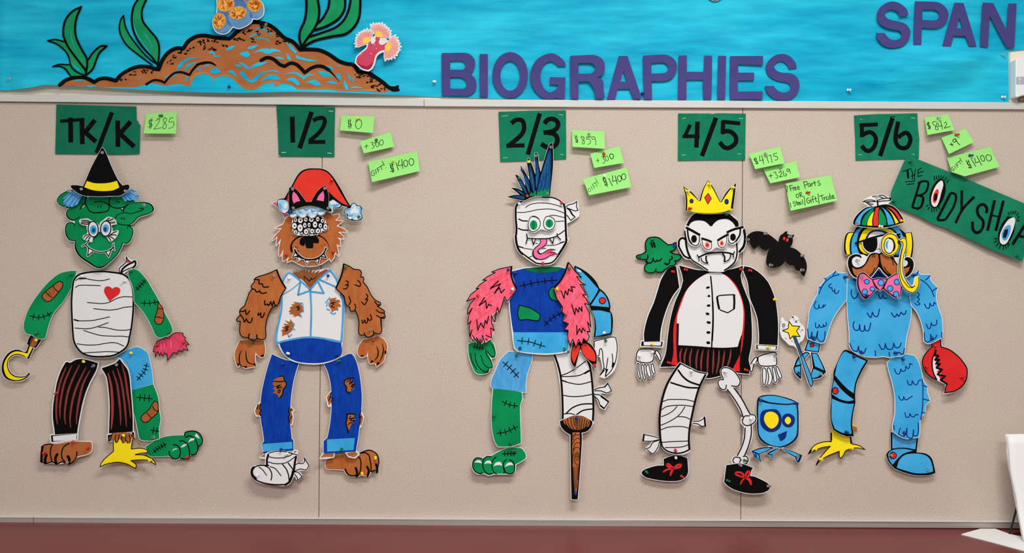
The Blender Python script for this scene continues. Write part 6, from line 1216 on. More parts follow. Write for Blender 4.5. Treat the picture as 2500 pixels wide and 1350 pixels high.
PL = '1560,560 1600,540 1700,510 1770,505 1785,560 1780,650 1740,665 1640,670 1580,660 1558,620'
FGS = ['1610,700 1630,690 1650,720 1650,800 1635,880 1610,890 1605,800', '1665,700 1690,690 1710,740 1725,820 1690,900 1665,890 1680,800', '1725,690 1745,680 1760,720 1780,840 1760,870 1740,840 1735,760', '1770,680 1790,675 1815,720 1840,790 1830,820 1800,790']
TH = '1545,560 1515,570 1480,620 1450,680 1460,735 1480,730 1505,660 1545,600'
P('white_paper', PL+'|'+'|'.join(FGS)+'|'+TH, 2.4); K('ink_print', 2.6, PL+'|'+TH, closed=True); K('ink_print', 2.2, '|'.join(FGS), closed=True)
pin('clear', '1765,545', 'in the palm of the right skeleton hand'); pin('white', '1515,632', 'in the thumb of the right skeleton hand')
# legs
T(1540, 880)
C('leg_cutout', 'white bandaged mummy leg with loose ends below the tailcoat', 'paper cutout', z=14, tilt=(0, 0.6), bow=(-1, 0))
LG = '600,30! 700,80 820,140 935,160! 850,300 790,480 750,650 720,820 710,980 715,1100! 650,1135 540,1135 450,1110 390,1060 365,960 355,780 360,620 390,460 450,280 530,130'
P('white_paper', LG+'|755,740! 830,740 880,700 905,690! 915,800! 860,790 760,770!|150,905! 250,915 350,950! 355,990! 320,1090 270,1135! 180,1080! 250,1020 300,975! 150,985!', 2.4)
K('ink_print', 5.4, '610,30 530,140 440,300 385,470 355,650 352,800 360,950 375,1040', cap=False); K('ink_print', 5, '915,170 840,320 790,480 745,680 715,850 708,980 715,1090', cap=False); K('ink_print', 3.6, '370,1020 400,1070 460,1110 560,1132 640,1120 710,1090'); K('ink_print', 2.8, '600,32 700,85 820,140 930,160')
K('ink_print', 4, '490,270 600,305 700,330 820,335', taper=False); K('ink_print', 4.4, '580,120 640,200 720,260 835,300', taper=False)
K('ink_print', 2.2, '395,500 460,478 580,475 680,480 770,500|380,600 430,565 540,548 660,548 760,562|375,685 450,655 520,610 565,560|370,790 460,750 560,690 620,630 660,565|580,685 660,690 725,718|370,845 450,815 560,805 650,810 708,828|380,998 500,990 700,982|420,1062 560,1060 640,1050 705,1025|755,740 830,740 880,715 900,690|755,765 820,775 860,800 910,802|160,905 250,920 340,945|155,985 250,985 345,965|350,970 270,1000 230,1060 175,1080|350,990 330,1060 270,1135 200,1090')
K('ink_print', 4.5, '160,905 150,980|900,695 910,800')
pin('white', '745,130', 'in the top of the bandaged leg below the tailcoat'); pin('red', '548,1095', 'in the hem of the bandaged leg below the tailcoat', tilt=(10, 0))
T(1540, 880)
C('leg_cutout', 'white skeleton bone leg below the tailcoat', 'paper cutout', z=14, tilt=(0, 0.6))
TB = '1130,90 1180,85 1260,130 1320,210 1335,270 1300,315 1250,320! 1350,470 1420,600 1470,660! 1520,670 1530,730 1480,790! 1480,900 1450,1020 1390,1150! 1430,1180 1435,1240 1380,1270! 1300,1270 1240,1240 1245,1190 1300,1160! 1370,1000 1390,830 1390,800! 1350,760 1355,700 1375,690! 1300,540 1180,350! 1130,360 1080,320 1065,270 1085,235 1130,230! 1105,170 1100,120'
P('white_paper', TB, 2)
K('ink_print', 2.6, '1130,225 1105,165 1105,110 1140,88 1200,95 1270,140 1325,220 1335,270 1300,315 1230,310|1130,235 1085,235 1065,270 1080,320 1120,355 1160,345 1165,300|1365,725 1390,680 1450,675|1470,660 1515,670 1528,720 1490,770 1420,795 1370,770 1360,720|1330,1185 1270,1180 1245,1220 1270,1255 1320,1250 1340,1210|1370,1170 1410,1170 1432,1210 1410,1255 1370,1262|1330,1190 1345,1215'); K('ink_print', 3, '1180,355 1270,480 1340,600 1370,690|1260,335 1350,460 1420,590 1460,660|1470,795 1470,900 1440,1030 1390,1155|1300,1160 1350,1060 1385,950 1395,825')
pin('white', '1145,132', 'in the top of the skeleton bone leg'); pin('white', '1475,705', 'in the knee of the skeleton bone leg'); pin('green', '1385,1222', 'in the ankle of the skeleton bone leg', tilt=(0, 25))
T(1540, 1020, 5.948)
C('shoe_cutout', 'black paper boot with a red lace bow under the bandaged leg', 'paper cutout', z=9, tilt=(0, 8))
SH = '480,600! 560,570 650,550 740,560 825,590! 830,700 830,790 790,860 700,905 600,915 480,910 340,890 220,860 165,820 158,785 200,750 300,715 390,695 480,692!'
P('white_paper', SH, 1.6); F('marker_fill', 'black_ink', SH)
K('lace', 4.5, '600,735 530,700 525,675 550,672 620,725 680,685 730,680 720,710 650,730 600,735', 'red_marker'); K('lace', 4, '475,780 530,750 600,738', 'red_marker'); K('lace', 5, '575,825 590,780 615,745', 'red_marker')
pin('white', '660,580', 'in the top of the left black boot'); pin('green', '222,788', 'in the toe of the left black boot', tilt=(5, 15)); pin('red', '735,855', 'in the heel of the left black boot', tilt=(5, 20))
T(1540, 1020, 5.948)
C('shoe_cutout', 'black paper boot with a red lace bow under the bone leg', 'paper cutout', z=20, tilt=(0, 5))
SH = '1390,690! 1500,675 1590,665 1680,690 1780,730! 1755,760 1735,845! 1800,855 1900,900 1990,950 2020,990 2000,1040 1930,1080 1800,1095 1660,1085 1500,1040 1400,980 1355,930 1360,900'
P('white_paper', SH, 1.6); F('marker_fill', 'black_ink', SH)
K('lace', 4.5, '1650,865 1540,830 1520,805 1550,790 1610,800 1660,850 1680,800 1715,775 1725,800 1710,845 1670,870', 'red_marker'); K('lace', 6.5, '1660,860 1710,890 1735,920 1742,955', 'red_marker'); K('lace', 3.4, '1640,885 1610,920 1592,960', 'red_marker')
pin('clear', '1588,682', 'in the top of the right black boot', tilt=(5, 10)); pin('green', '1400,915', 'in the heel of the right black boot', tilt=(5, 30)); pin('clear', '1995,995', 'in the toe of the right black boot', tilt=(-5, 20))
T(1540, 880)
C('creature_cutout', 'small light blue jar shaped creature with yellow goggle eyes and three legs', 'paper cutout', z=10, tilt=(0, 6), bow=(-2, 0))
JR = '1555,470 1600,435 1700,422 1800,430 1950,470 2050,515! 2055,650 2045,900 2010,970 1930,1030 1830,1060 1740,1050! 1640,1020 1570,960 1545,890 1540,650'
L1 = '1700,1050! 1580,1060 1465,1100! 1500,1160 1585,1240! 1565,1140! 1750,1060!'; L2 = '1780,1065! 1700,1100 1650,1135! 1735,1195! 1725,1145! 1810,1070!'; L3 = '1830,1065! 1950,1095 2085,1150! 2050,1230 2020,1240! 1995,1175! 1900,1120 1840,1070!'
P('white_paper', JR+'|'+L1+'|'+L2+'|'+L3, 0.7); F('ink_outline', 'navy_ink', JR+'|'+L1+'|'+L2+'|'+L3)
F('marker_fill', 'cyan_marker', '1570,500! 1700,530 1900,548 2035,535! 2035,700 2025,890 1990,955 1920,1010 1820,1045 1730,1035 1650,1000 1585,940 1562,880 1560,650|1575,465 1620,447 1700,435 1800,442 1940,482 2020,515! 1950,530 1860,530 1700,512!|1690,1062! 1580,1075 1490,1102! 1560,1132! 1700,1070!|1480,1115! 1550,1145! 1570,1215! 1510,1155!|1780,1075! 1675,1135! 1722,1140! 1800,1075!|1665,1142! 1715,1152! 1728,1180!|1845,1075! 1950,1105 2060,1150! 2000,1165! 1900,1110|2010,1175! 2055,1160! 2025,1225!')
F('goggle', 'navy_royal', '1580,700 1610,620 1700,598 1790,605 1840,680 1835,790 1790,850 1710,875 1640,850 1590,790|1850,700 1880,660 1940,650 2000,690 2000,760 1960,810 1900,815 1850,770'); F('goggle_lens', 'yellow_marker', '1628,710 1660,640 1740,630 1800,680 1800,760 1750,820 1700,828 1650,780|1882,725 1915,688 1950,705 1955,750 1920,782 1888,755'); F('mouth', 'navy_royal', '1790,905! 1905,858! 1885,940 1830,980 1815,970!')
for q, wd in (('1600,485', 'left rim of the blue jar creature'), ('2020,522', 'right rim of the blue jar creature'), ('1530,1160', 'left leg of the blue jar creature')): pin('blue', q, 'in the %s' % wd)
pin('clear', '2045,1162', 'in the right leg of the blue jar creature')
# ---------------------------------------------------------------- fifth figure: head with propeller cap, moustache and bow tie, blue scaly body
T(2000, 250)
C('grade_sign', 'dark green paper sign reading 5/6 above the striped propeller cap', 'sign', z=3, bow=(0.5, 0.5), group='grade signs')
P('sign_green_bright', '425,160! 700,142! 900,140! 1197,132! 1205,300! 1222,450! 1215,680! 900,695! 700,698! 445,707! 440,450!')
K('lettering', 9.5, '715,268 490,280', cap=False); K('lettering', 10, '520,262 520,425', cap=False); K('lettering', 10.5, '515,405 570,375 630,365 680,410 692,470 670,540 620,590 570,585 515,530', cap=False)
K('lettering', 11, '895,190 742,655', cap=False); K('lettering', 2, '865,180 928,172', cap=False); K('lettering', 10.5, '965,235 935,380 935,480 970,540 1030,560 1080,540 1105,490 1112,440 1090,390 1060,370 1010,390 960,430', cap=False)
K('staple', 1.2, '1120,187 1172,195|480,637 520,640|500,205 520,207|1135,632 1165,634', 'note_green')
T(2000, 250)
C('sticky_note', 'green sticky note reading $842, topmost of three above the slanted banner', 'note', z=8, tilt=(0, 10), bow=(0, 4), group='green amount notes')
P('note_green', '1300,182! 1595,135! 1643,340! 1298,405!')
K('lettering', 1.8, '1345,248 1318,258 1320,278 1348,290 1348,312 1318,320|1328,240 1330,330|1338,235 1345,332|1435,235 1400,232 1385,255 1410,285 1440,305 1440,335 1415,338 1410,310 1435,270 1438,245|1455,250 1452,295! 1500,285|1488,222 1495,332|1525,255 1550,238 1558,260 1520,318! 1595,295')
pin('clear', '1458,185', 'at the top of the topmost note above the slanted banner', tilt=(10, 12))
C('sticky_note', 'green sticky note reading +9, middle one of three above the slanted banner', 'note', z=9, tilt=(4, 14), bow=(0, 5), group='green amount notes')
T(2000, 250)
P('note_green', '1505,425! 1805,315! 1885,485! 1560,637!')
K('lettering', 2.2, '1605,495 1620,535|1590,520 1630,512|1670,442 1640,452 1632,475 1650,488 1672,465 1670,442! 1685,490 1708,522')
pin('red', '1672,388', 'at the top of the middle note above the slanted banner', tilt=(5, 28))
C('sticky_note', 'green sticky note reading GIFT! $1400 partly behind the long slanted green banner', 'note', z=9, tilt=(0, 10), bow=(0, 5), group='green amount notes')
T(2000, 250)
P('note_green', '1570,670! 2118,535! 2193,788! 1740,910! 1595,855!')
K('lettering', 1.6, '1625,790 1600,800 1600,830 1618,838 1632,820 1628,812 1612,816|1640,775 1655,812|1660,755 1680,795|1660,755 1690,735|1668,775 1690,760|1690,735 1725,705|1708,720 1725,755|1722,675 1742,728|1748,752 1749,754')
K('lettering', 2, '1830,720 1805,730 1805,755 1835,770 1838,795 1805,800|1795,705 1828,810|1820,700 1848,805|1862,692 1900,785|1905,680 1905,738! 1950,725|1935,650 1975,770|2000,642 1978,662 1985,705 2005,720 2022,700 2018,655 2000,642|2070,635 2045,655 2050,700 2075,715 2108,690 2102,645 2070,635')
pin('blue', '1842,642', 'at the top of the GIFT! $1400 note beside the slanted banner', tilt=(5, 28))
# the long banner
C('banner', 'long slanted green paper banner lettered in black with two staring eyes as letters', 'sign', z=13, tilt=(2, 2), bow=(0, 1))
T(2170, 380)
P('sign_green_bright', '215,20! 320,25! 900,262! 1650,585! 1850,672! 1760,860! 1610,1295! 1200,1125! 700,885! 540,828! 380,745! 15,590! 40,430! 120,240!')
K('lettering', 2.2, '180,190 280,155|285,170 300,240 292,290|330,165 318,300|282,250 325,228|362,180 365,255|360,175 405,150|365,210 425,190|365,255 410,240|210,318 320,310|228,350 315,340'); K('lettering', 5, '235,175 245,278', cap=False)
K('lettering', 5.6, '385,320 340,470 290,630', cap=False); K('lettering', 5, '370,330 430,310 485,325 470,420 420,470 340,490|385,490 425,510 415,590 370,640 300,635'); K('lettering', 5.6, '425,520 400,620 350,650')
F('eye_rim', 'black_ink', el(598, 462, 88, 185, 17)); F('eye', 'white_paper', '655,305 668,360 645,440 620,540 590,610 555,625 525,590 520,520 545,430 580,360 625,312'); F('iris', 'red_hat', '595,405 612,430 600,500 580,560 555,580 538,545 545,480 570,430'); F('pupil', 'black_ink', '560,465! 595,460! 592,520! 578,552! 552,545! 555,500!')
K('lash', 2, '565,300 555,250|590,290 582,245|615,285 612,240|635,285 645,240|655,285 675,250|680,300 710,265|705,325 735,295|485,600 460,620|500,625 480,660|525,640 525,685|550,640 555,680|575,635 590,670|595,615 620,645|600,600 620,615')
K('lettering', 6, '755,455 700,560 590,775', cap=False); K('lettering', 5, '755,450 810,470 820,520 790,620 730,720 680,780 590,785', cap=False)
K('lettering', 6, '890,425 888,540 885,660', cap=False); K('lettering', 6, '1040,500 900,650 810,820', cap=False)
K('lettering', 6.5, '1185,700 1190,640 1150,595 1100,610 1075,660 1090,730 1140,790 1145,850 1110,920 1060,940 1020,900 1015,805', cap=False)
K('lettering', 6.5, '1285,545 1195,915|1392,550 1295,915', cap=False); K('lettering', 3, '1240,725 1350,750')
F('eye_rim', 'black_ink', el(1425, 920, 88, 185, 20)); F('eye', 'white_paper', '1515,755 1530,790 1510,880 1470,980 1420,1070 1370,1085 1340,1050 1345,960 1390,860 1450,780'); F('iris', 'sky_marker', '1460,845 1475,880 1460,960 1420,1030 1385,1035 1365,1000 1370,930 1410,870'); F('pupil', 'navy_ink', '1400,905! 1440,895! 1435,950! 1410,1005! 1380,1005! 1380,960!')
K('lash', 2, '1445,740 1425,760|1460,720 1445,690|1485,710 1475,680|1505,705 1505,675|1525,710 1535,675|1545,730 1565,700|1555,760 1580,740|1550,790 1575,795|1310,1015 1275,1010|1305,1040 1270,1055|1320,1065 1295,1105|1350,1085 1330,1130|1380,1095 1380,1145|1405,1090 1415,1130|1430,1080 1440,1110|1440,1065 1455,1085')
K('lettering', 6.5, '1640,850 1490,1085', cap=False); K('lettering', 5, '1640,850 1700,870 1710,930 1660,985 1585,985')
pin('green', '258,65', 'in the top left corner of the slanted green banner', tilt=(5, 22)); pin('green', '60,548', 'in the lower left corner of the slanted green banner', tilt=(8, 15)); pin('green', '1565,1215', 'in the lower right corner of the slanted green banner', tilt=(5, 18))
# head
B3 = 25/3
T(2030, 450, B3)
C('head_cutout', 'round blue and yellow striped head under the propeller cap', 'paper cutout', z=9, tilt=(0, 3))
HD = '250,1300 255,1180 280,1060 320,990 380,970 460,970! 520,870 700,780 1000,760 1250,800 1400,900 1500,985! 1635,970! 1660,1100 1668,1200 1660,1320 1640,1440 1600,1560! 1200,1700! 500,1500! 300,1440! 260,1400'
P('white_paper', HD, 0.8); F('ink_outline', 'black_ink', HD)
F('side_plate', 'yellow_marker', '285,1300 290,1180 310,1080 350,1000 450,985! 400,1080 370,1200 365,1320 375,1430! 310,1430!|1510,1000! 1615,985! 1635,1100 1638,1220 1625,1340 1590,1500! 1500,1500! 1530,1300 1540,1150')
F('ring', 'cyan_marker', '400,1300 410,1160 450,1040 520,930 620,860! 640,880 560,990 520,1120 510,1230 530,1330 570,1430! 430,1450! 405,1380|1190,870! 1310,840! 1390,910 1430,990! 1460,1080 1450,1300 1400,1420 1300,1450! 1400,1230 1420,1100! 1350,1000 1270,920')
F('ring', 'yellow_marker', '560,1150 590,1060 650,950 740,890 850,880 1000,885 1120,890! 1230,930 1300,1000! 1200,1300 1000,1420! 700,1420 600,1360 555,1260')
F('ring', 'navy_royal', '680,1150 720,1040 790,960 890,930 1010,930 1110,960 1170,1000! 1200,1200 1000,1400 800,1380 700,1280'); F('eye_white', 'white_paper', '730,1130 770,1030 850,970 960,960 1050,980 1110,1020! 1120,1200 1050,1400 900,1420 760,1330')
C('cap_cutout', 'striped propeller cap in red yellow green and blue', 'paper cutout', z=19, tilt=(0, 4), bow=(1, 0))
T(2030, 450, B3)
CP = '430,810! 440,740 500,640 600,540 720,465 880,450! 920,440 960,430 1050,410 1150,410 1260,450 1350,530 1420,640 1485,765! 1300,830 1150,870 980,885 800,880 600,860 480,840'
PR = '640,350 700,300 820,240 960,212 1080,220 1180,270 1225,300 1200,345 1100,400 960,420! 920,440 750,430! 680,385'
P('white_paper', CP+'|'+PR, 1.4); F('ink_outline', 'black_ink', CP)
F('cap_stripe', 'cyan_marker', '880,465! 780,475 690,510 590,600 510,700 470,790! 480,815 575,825! 590,720 640,620 720,550 800,500|1005,465! 1050,500 1090,580 1120,680 1140,830! 1265,812! 1240,730 1190,630 1120,540 1050,485')
F('cap_stripe', 'green_marker', '870,485! 800,520 720,590 650,680 610,780 605,828! 700,838! 720,750 760,660 820,570|985,500! 965,560 955,660 950,780 960,838! 1110,832! 1100,720 1060,610')
F('cap_stripe', 'yellow_marker', '865,545! 810,600 750,700 720,790 718,840! 822,845! 820,740 840,640|1110,480! 1190,560 1240,650 1275,740 1295,805! 1358,775! 1300,680 1220,570')
F('cap_stripe', 'red_hat', '900,475! 880,560 850,680 840,780 845,848! 940,845! 940,720 945,600 965,475!|1115,455! 1200,500 1290,600 1350,700 1380,765! 1420,740! 1380,650 1310,550 1220,480')
K('ink_print', 1.8, '640,350 720,320 830,318 910,345! 800,350 700,355 640,350|935,330 1000,300 1100,280 1200,285 1215,310 1150,330 1050,335 960,350|970,220 1060,225 1130,265|960,245 1030,265 1070,290|840,245 900,235|700,360 760,410 820,440|730,355 790,395 850,405'); K('ink_print', 3.6, '935,335 945,440'); K('ink_print', 3, '1180,280 1215,295 1190,325')
pin('clear', '925,240', 'in the propeller of the striped cap', tilt=(8, 8)); pin('clear', '515,800', 'in the left edge of the striped cap', tilt=(5, 15)); pin('white', '990,850', 'in the bottom edge of the striped cap', tilt=(5, 20)); pin('yellow', '1432,735', 'in the right edge of the striped cap', tilt=(5, 22))
T(2030, 570, B3)
C('eyepatch_cutout', 'black eyepatch with a strap across the striped head', 'paper cutout', z=14)
P('white_paper', '~490,200 700,130 900,60 1100,22 1400,12|640,150! 930,80! 935,250 900,340 820,385 740,370 670,300 640,220|930,90! 1050,70! 1040,300 960,380! 900,380!', 2.2)
K('strap', 4.6, '490,200 650,145 800,95 950,55 1100,20'); K('strap', 4.2, '1320,18 1408,12', cap=False); F('patch', 'black_ink', '640,150! 800,110 925,85! 935,200 920,300 870,365 800,383 720,350 665,290 640,220')
K('ink_print', 1.2, '920,330 960,310 1000,330')
C('monocle_cutout', 'yellow monocle with a long curling yellow cord on the striped head', 'paper cutout', z=24, tilt=(0, 3))
T(2030, 570, B3)
MN = '1020,260 1030,150 1070,70 1150,15 1230,5 1310,40 1360,120 1375,220 1360,310 1310,390 1230,440 1150,440 1080,400 1035,340'
CD = '1375,165! 1420,110 1480,85 1525,130 1535,220 1510,330 1470,450 1450,580 1445,720 1470,860 1530,990 1600,1070 1650,1070 1680,1000 1700,900 1765,880! 1770,1000 1740,1100 1670,1190 1580,1190 1490,1130 1420,1030 1375,900 1360,750 1370,600 1395,480 1430,330 1460,230 1440,165 1400,175!'
P('white_paper', MN+'|'+CD, 2.4); F('rim', 'yellow_marker', MN); F('cord', 'yellow_marker', CD); K('cord_light', 3.6, '1515,300 1490,400 1462,500 1442,600 1438,720 1462,870 1520,990', 'white_paper'); K('ink_outline', 1.8, MN, closed=True); K('ink_print', 1.4, '1462,230 1440,330 1415,430 1398,540 1392,660 1395,760 1420,890 1480,1000 1560,1090 1640,1100'); K('ink_print', 1.8, '1375,165 1420,110 1480,85 1525,130 1535,220 1510,330 1470,450 1450,580 1445,720 1470,860 1530,990 1600,1075 1650,1085 1685,1060|1765,880 1768,1000 1740,1100 1670,1192 1580,1192 1490,1132 1420,1032 1377,900 1362,750 1372,600 1397,480 1432,330 1462,230 1440,165 1405,170'); F('cord_light', 'white_paper', '1485,420 1510,400! 1480,520 1465,680 1450,700! 1455,560')
F('lens', 'white_paper', el(1172, 245, 98, 155, 2)); K('ink_print', 1.8, el(1172, 245, 100, 158, 2), closed=True); K('ink_print', 3.6, '1180,95 1240,120 1280,200 1285,280 1260,340', taper=False); F('lens_shade', 'cyan_marker', '1170,135! 1115,170 1100,240 1120,300 1145,315! 1140,240 1150,180'); F('hinge', 'black_ink', '1350,155 1375,140 1400,175 1385,210 1355,200')
C('moustache_cutout', 'big brown curled moustache under the eyepatch', 'paper cutout', z=17, tilt=(0, 3), bow=(1, 0))
T(2030, 570, B3)
MU = '970,410! 930,395 850,395 780,430 730,510 680,610 600,670 510,690 440,650 415,580 430,510 500,465! 570,480 600,505! 615,480 580,435 510,420 430,435 360,490 330,590 345,700 390,810 450,880 520,910! 700,890 800,880 870,800 930,720 960,680! 1000,720 1060,800 1170,905! 1300,860 1450,900 1560,860 1640,760 1670,650 1660,560 1610,500 1550,480 1495,500 1490,540! 1540,560 1550,610 1520,660 1460,680! 1360,640 1300,560 1250,470 1150,430 1050,385 1000,395'
P('white_paper', MU+'|500,470! 600,510! 700,560! 720,480! 640,440!|1490,540! 1540,620! 1460,680!|430,510! 600,500! 690,590! 500,690!|1300,500! 1500,500! 1400,650!', 2)
F('ink_outline', 'black_ink', MU)
F('hair', 'brown_fur', '950,430! 900,420 840,430 780,480 740,560 680,650 600,710 500,720 420,690! 440,790 500,870 560,890! 700,880 790,860 860,780 920,690 945,640 965,560!|990,430! 1060,410 1150,450 1230,500 1290,600 1360,670 1440,710! 1560,690 1590,670! 1560,760 1490,840! 1400,870 1230,850 1120,800 1050,710 1010,600')
K('ink_print', 2.2, '830,480 850,440 870,430|870,490 890,450|720,560 660,650 560,710 480,720|1220,500 1245,560 1255,640|1070,680 1110,760 1200,840|880,700 830,800 770,850|380,640 400,740 450,830')
pin('clear', '525,545', 'in the left curl of the brown moustache', tilt=(5, 15)); 
C('bow_tie_cutout', 'pink bow tie with blue polka dots under the moustache', 'paper cutout', z=22, tilt=(0, 3))
T(2030, 570, B3)
BW = '525,900 550,840 610,790 680,800 760,870 830,925! 950,905 1140,915! 1240,850 1350,805 1400,860 1430,960 1440,1080 1410,1220 1380,1335! 1250,1290 1130,1200 1050,1130! 990,1180! 920,1130! 830,1230 700,1335 640,1310 570,1210 520,1060'
P('white_paper', BW, 0.8); F('ink_outline', 'plum_ink', BW)
F('bow', 'pink_marker', '560,900 580,840 630,820 690,840 760,900 825,945! 860,1050 910,1130! 830,1200 740,1280 670,1285! 610,1220 565,1100 550,1000|850,950! 960,925 1120,935! 1060,1050 990,1165! 900,1050|1150,930! 1250,870 1340,825! 1380,900 1405,1000 1410,1100 1390,1230 1360,1310! 1240,1250 1150,1180 1070,1110! 1110,1020')
DT = [(718, 980, 50), (672, 1185, 56), (828, 1128, 48), (1005, 1000, 62), (1330, 988, 55), (1190, 1118, 58), (1308, 1232, 56)]
F('polka_dot', 'cyan_marker', '|'.join(el(*d) for d in DT)); K('ink_print', 1.8, '|'.join(el(*d) for d in DT), 'navy_royal', closed=True)
pin('clear', '612,870', 'in the top left of the pink bow tie', tilt=(5, 15)); pin('blue', '712,1255', 'in the bottom left of the pink bow tie', tilt=(5, 15)); pin('clear', '1360,1300', 'in the bottom right of the pink bow tie', tilt=(5, 20))
# body
T(1880, 640)
C('torso_cutout', 'light blue scaly torso under the pink bow tie', 'paper cutout', z=8, tilt=(0, 4), bow=(-1.5, 0))
TR = '960,230 1020,190 1200,150! 1330,95! 1450,180! 1620,180 1750,220! 1720,420! 1725,600 1700,760 1660,900 1630,1090! 1600,1140 1540,1145 1440,1160 1380,1145 1280,1155 1160,1150 1120,1140 1050,1110 990,1070! 965,1020 965,850 950,650 945,400'
P('white_paper', TR, 1.6); F('marker_fill', 'cyan_marker', TR); F('collar', 'navy_royal', '1330,100! 1230,210! 1440,210!')
UU = lambda *q: '|'.join(q)
K('ink_print', 2.6, UU('1000,335 1000,400 1030,445 1065,420 1080,380', '1330,395 1345,440 1365,440 1380,400 1395,440 1430,440', '1185,620 1210,660 1230,675 1250,610! 1270,655 1310,660 1335,575', '1480,620 1520,670 1550,630! 1570,660 1600,610! 1630,640 1655,620 1660,590', '1025,725 1010,770 1030,825 1075,825 1090,760! 1100,835 1140,835 1150,770! 1160,830 1200,830 1225,740', '1320,1000 1350,1060 1385,1050 1395,990! 1420,1055 1480,1055 1500,985! 1520,1040 1570,1030 1590,985', '965,990 1000,1070 1050,1085 1070,1025! 1080,1090 1130,1110 1160,1050', '1272,1080 1275,1140', '1440,1100 1445,1140', '1500,1100 1560,1100 1610,1120 1630,1050'), 'navy_royal')
pin('blue', '1040,215', 'in the left shoulder of the blue scaly torso', tilt=(0, 10)); pin('blue', '1120,1095', 'in the lower left of the blue scaly torso'); pin('blue', '1530,1105', 'in the lower right of the blue scaly torso')
C('arm_cutout', 'light blue scaly arm with fin spikes left of the scaly torso', 'paper cutout', z=10, tilt=(-3, 3))
T(1880, 640)
AR = '948,135! 850,130 800,108! 720,165 680,190! 660,240! 615,290! 590,310! 580,390! 530,480 480,590 460,740 445,860 450,930! 500,950 540,965 620,985 660,970! 690,880 740,740 820,600 940,455!'
P('white_paper', AR, 1.6); F('marker_fill', 'cyan_marker', AR)
K('ink_print', 2.4, '850,150 760,180 680,240 630,310 600,385|810,110 775,160|670,195 695,220|600,305 630,315|750,265 720,290 740,315 760,310! 765,350 790,355 795,330! 795,380 830,375 845,345|560,475 535,530 560,570 590,560 595,520! 600,555 635,555 650,520! 650,550 675,520|550,740 550,790 580,800 595,760! 605,790 640,790 645,760! 660,785 685,760 680,735|450,815 460,910 480,930 505,850! 500,930 540,950 575,840! 570,930 620,970 655,940 665,845', 'navy_royal')
pin('blue', '915,182', 'in the shoulder of the left scaly arm', tilt=(0, 15)); pin('blue', '540,920', 'in the wrist of the left scaly arm')
C('arm_cutout', 'light blue scaly arm with fin spikes right of the scaly torso', 'paper cutout', z=11, tilt=(3, 3))
T(1880, 640)
AR = '1820,105! 1840,150 1960,155! 1965,220 2040,310! 2025,440! 2050,560 2085,660 2095,800 2090,915! 1960,985! 1910,990 1870,960! 1870,850 1840,720 1790,600 1730,530! 1715,430 1725,380! 1700,220! 1650,190!'
P('white_paper', AR, 1.6); F('marker_fill', 'cyan_marker', AR)
K('ink_print', 2.4, '1830,205 1900,250 1960,320 2005,420|1820,105 1800,160|1960,165 1905,220|2040,315 1985,350|1805,370 1825,400 1800,430! 1825,450 1800,485! 1830,510 1800,525 1770,500|1885,510 1910,560 1940,560 1950,500! 1965,530 1990,530 2000,490! 2020,510|1900,755 1925,810 1950,800 1960,740! 1975,770 2010,770 2030,740 2025,705|1875,860 1880,950 1910,975 1950,950 1950,880! 1970,930 2000,930 2025,890|2085,855 2085,920', 'navy_royal')
pin('blue', '1755,160', 'in the shoulder of the right scaly arm', tilt=(0, 20)); pin('blue', '1985,925', 'in the wrist of the right scaly arm')
C('wand_cutout', 'star tipped magic wand with a speckled white sparkle cloud', 'paper cutout', z=14, tilt=(0, 5))
T(1880, 740)
WD = '140,220 150,180 170,185 190,220 240,235! 275,170 310,155 350,180 370,240 420,290 430,350 420,410 400,450 360,480! 345,530 400,640 460,780 520,990! 490,1025! 460,985 420,860 370,680 330,560 290,520 240,510 190,460 150,420 130,340'
P('white_paper', WD, 0.8)
F('star', 'yellow_marker', '240,225! 278,278! 370,285! 328,342! 370,410! 285,400! 248,438! 230,365! 158,338! 228,310!'); K('ink_outline', 2, '240,225! 278,278! 370,285! 328,342! 370,410! 285,400! 248,438! 230,365! 158,338! 228,310!', closed=True)
F('wand_stick', 'sky_marker', '285,405! 315,405! 400,640! 480,850! 512,980! 490,1015! 468,985! 420,830! 360,620!'); K('ink_print', 2, '285,410 360,620 420,830 470,985 490,1015|315,405 400,640 480,850 512,980 490,1015|300,410 390,650'); dots('ink_speck', '285,170 325,225 350,210 300,200 390,330 400,325 380,350 405,330 190,430 205,435 260,460 275,465 360,440 160,270 175,280 145,230 365,320 300,480', 0.9); K('ink_speck', 1.4, '275,165 295,180|295,165 275,180|315,215 335,235|335,215 315,235|165,265 175,290', 'navy_royal')
pin('clear', '172,265', 'in the sparkle cloud of the star wand')
C('hand_cutout', 'light blue robot pincer hand holding the star wand', 'paper cutout', z=8, tilt=(0, 5))
T(1880, 740)
H1 = '470,440! 620,470! 600,605! 420,580!'; H2 = '440,590! 340,660 280,790! 300,860 370,930! 380,850 375,760! 420,690! 490,610!'; H3 = '500,600! 580,610! 650,760 680,840! 600,910 480,930! 490,870 520,780!'
P('white_paper', H1+'|'+H2+'|'+H3, 1.4); F('ink_outline', 'black_ink', H1+'|'+H2+'|'+H3)
F('wrist_cuff', 'cyan_marker', '480,445! 608,475! 588,592! 440,570!'); F('pincer', 'cyan_marker', '440,605! 360,665 310,760! 370,745! 470,615!|295,785! 365,765! 365,850 365,890! 310,850|515,615! 570,620! 630,750 655,820! 545,770!|530,800! 640,850! 580,895 495,918! 500,870')
F('button', 'black_ink', '490,490! 540,480! 540,535! 495,540!'); F('button_face', 'red_marker', '500,495! 530,490! 530,530! 502,532!')
pin('blue', '348,850', 'in the left jaw of the robot pincer hand'); pin('clear', '610,865', 'in the right jaw of the robot pincer hand')
C('hand_cutout', 'red crab claw hand with a zigzag mouth below the right scaly arm', 'paper cutout', z=13, tilt=(2, 5), bow=(-2, 0))
T(1880, 740)
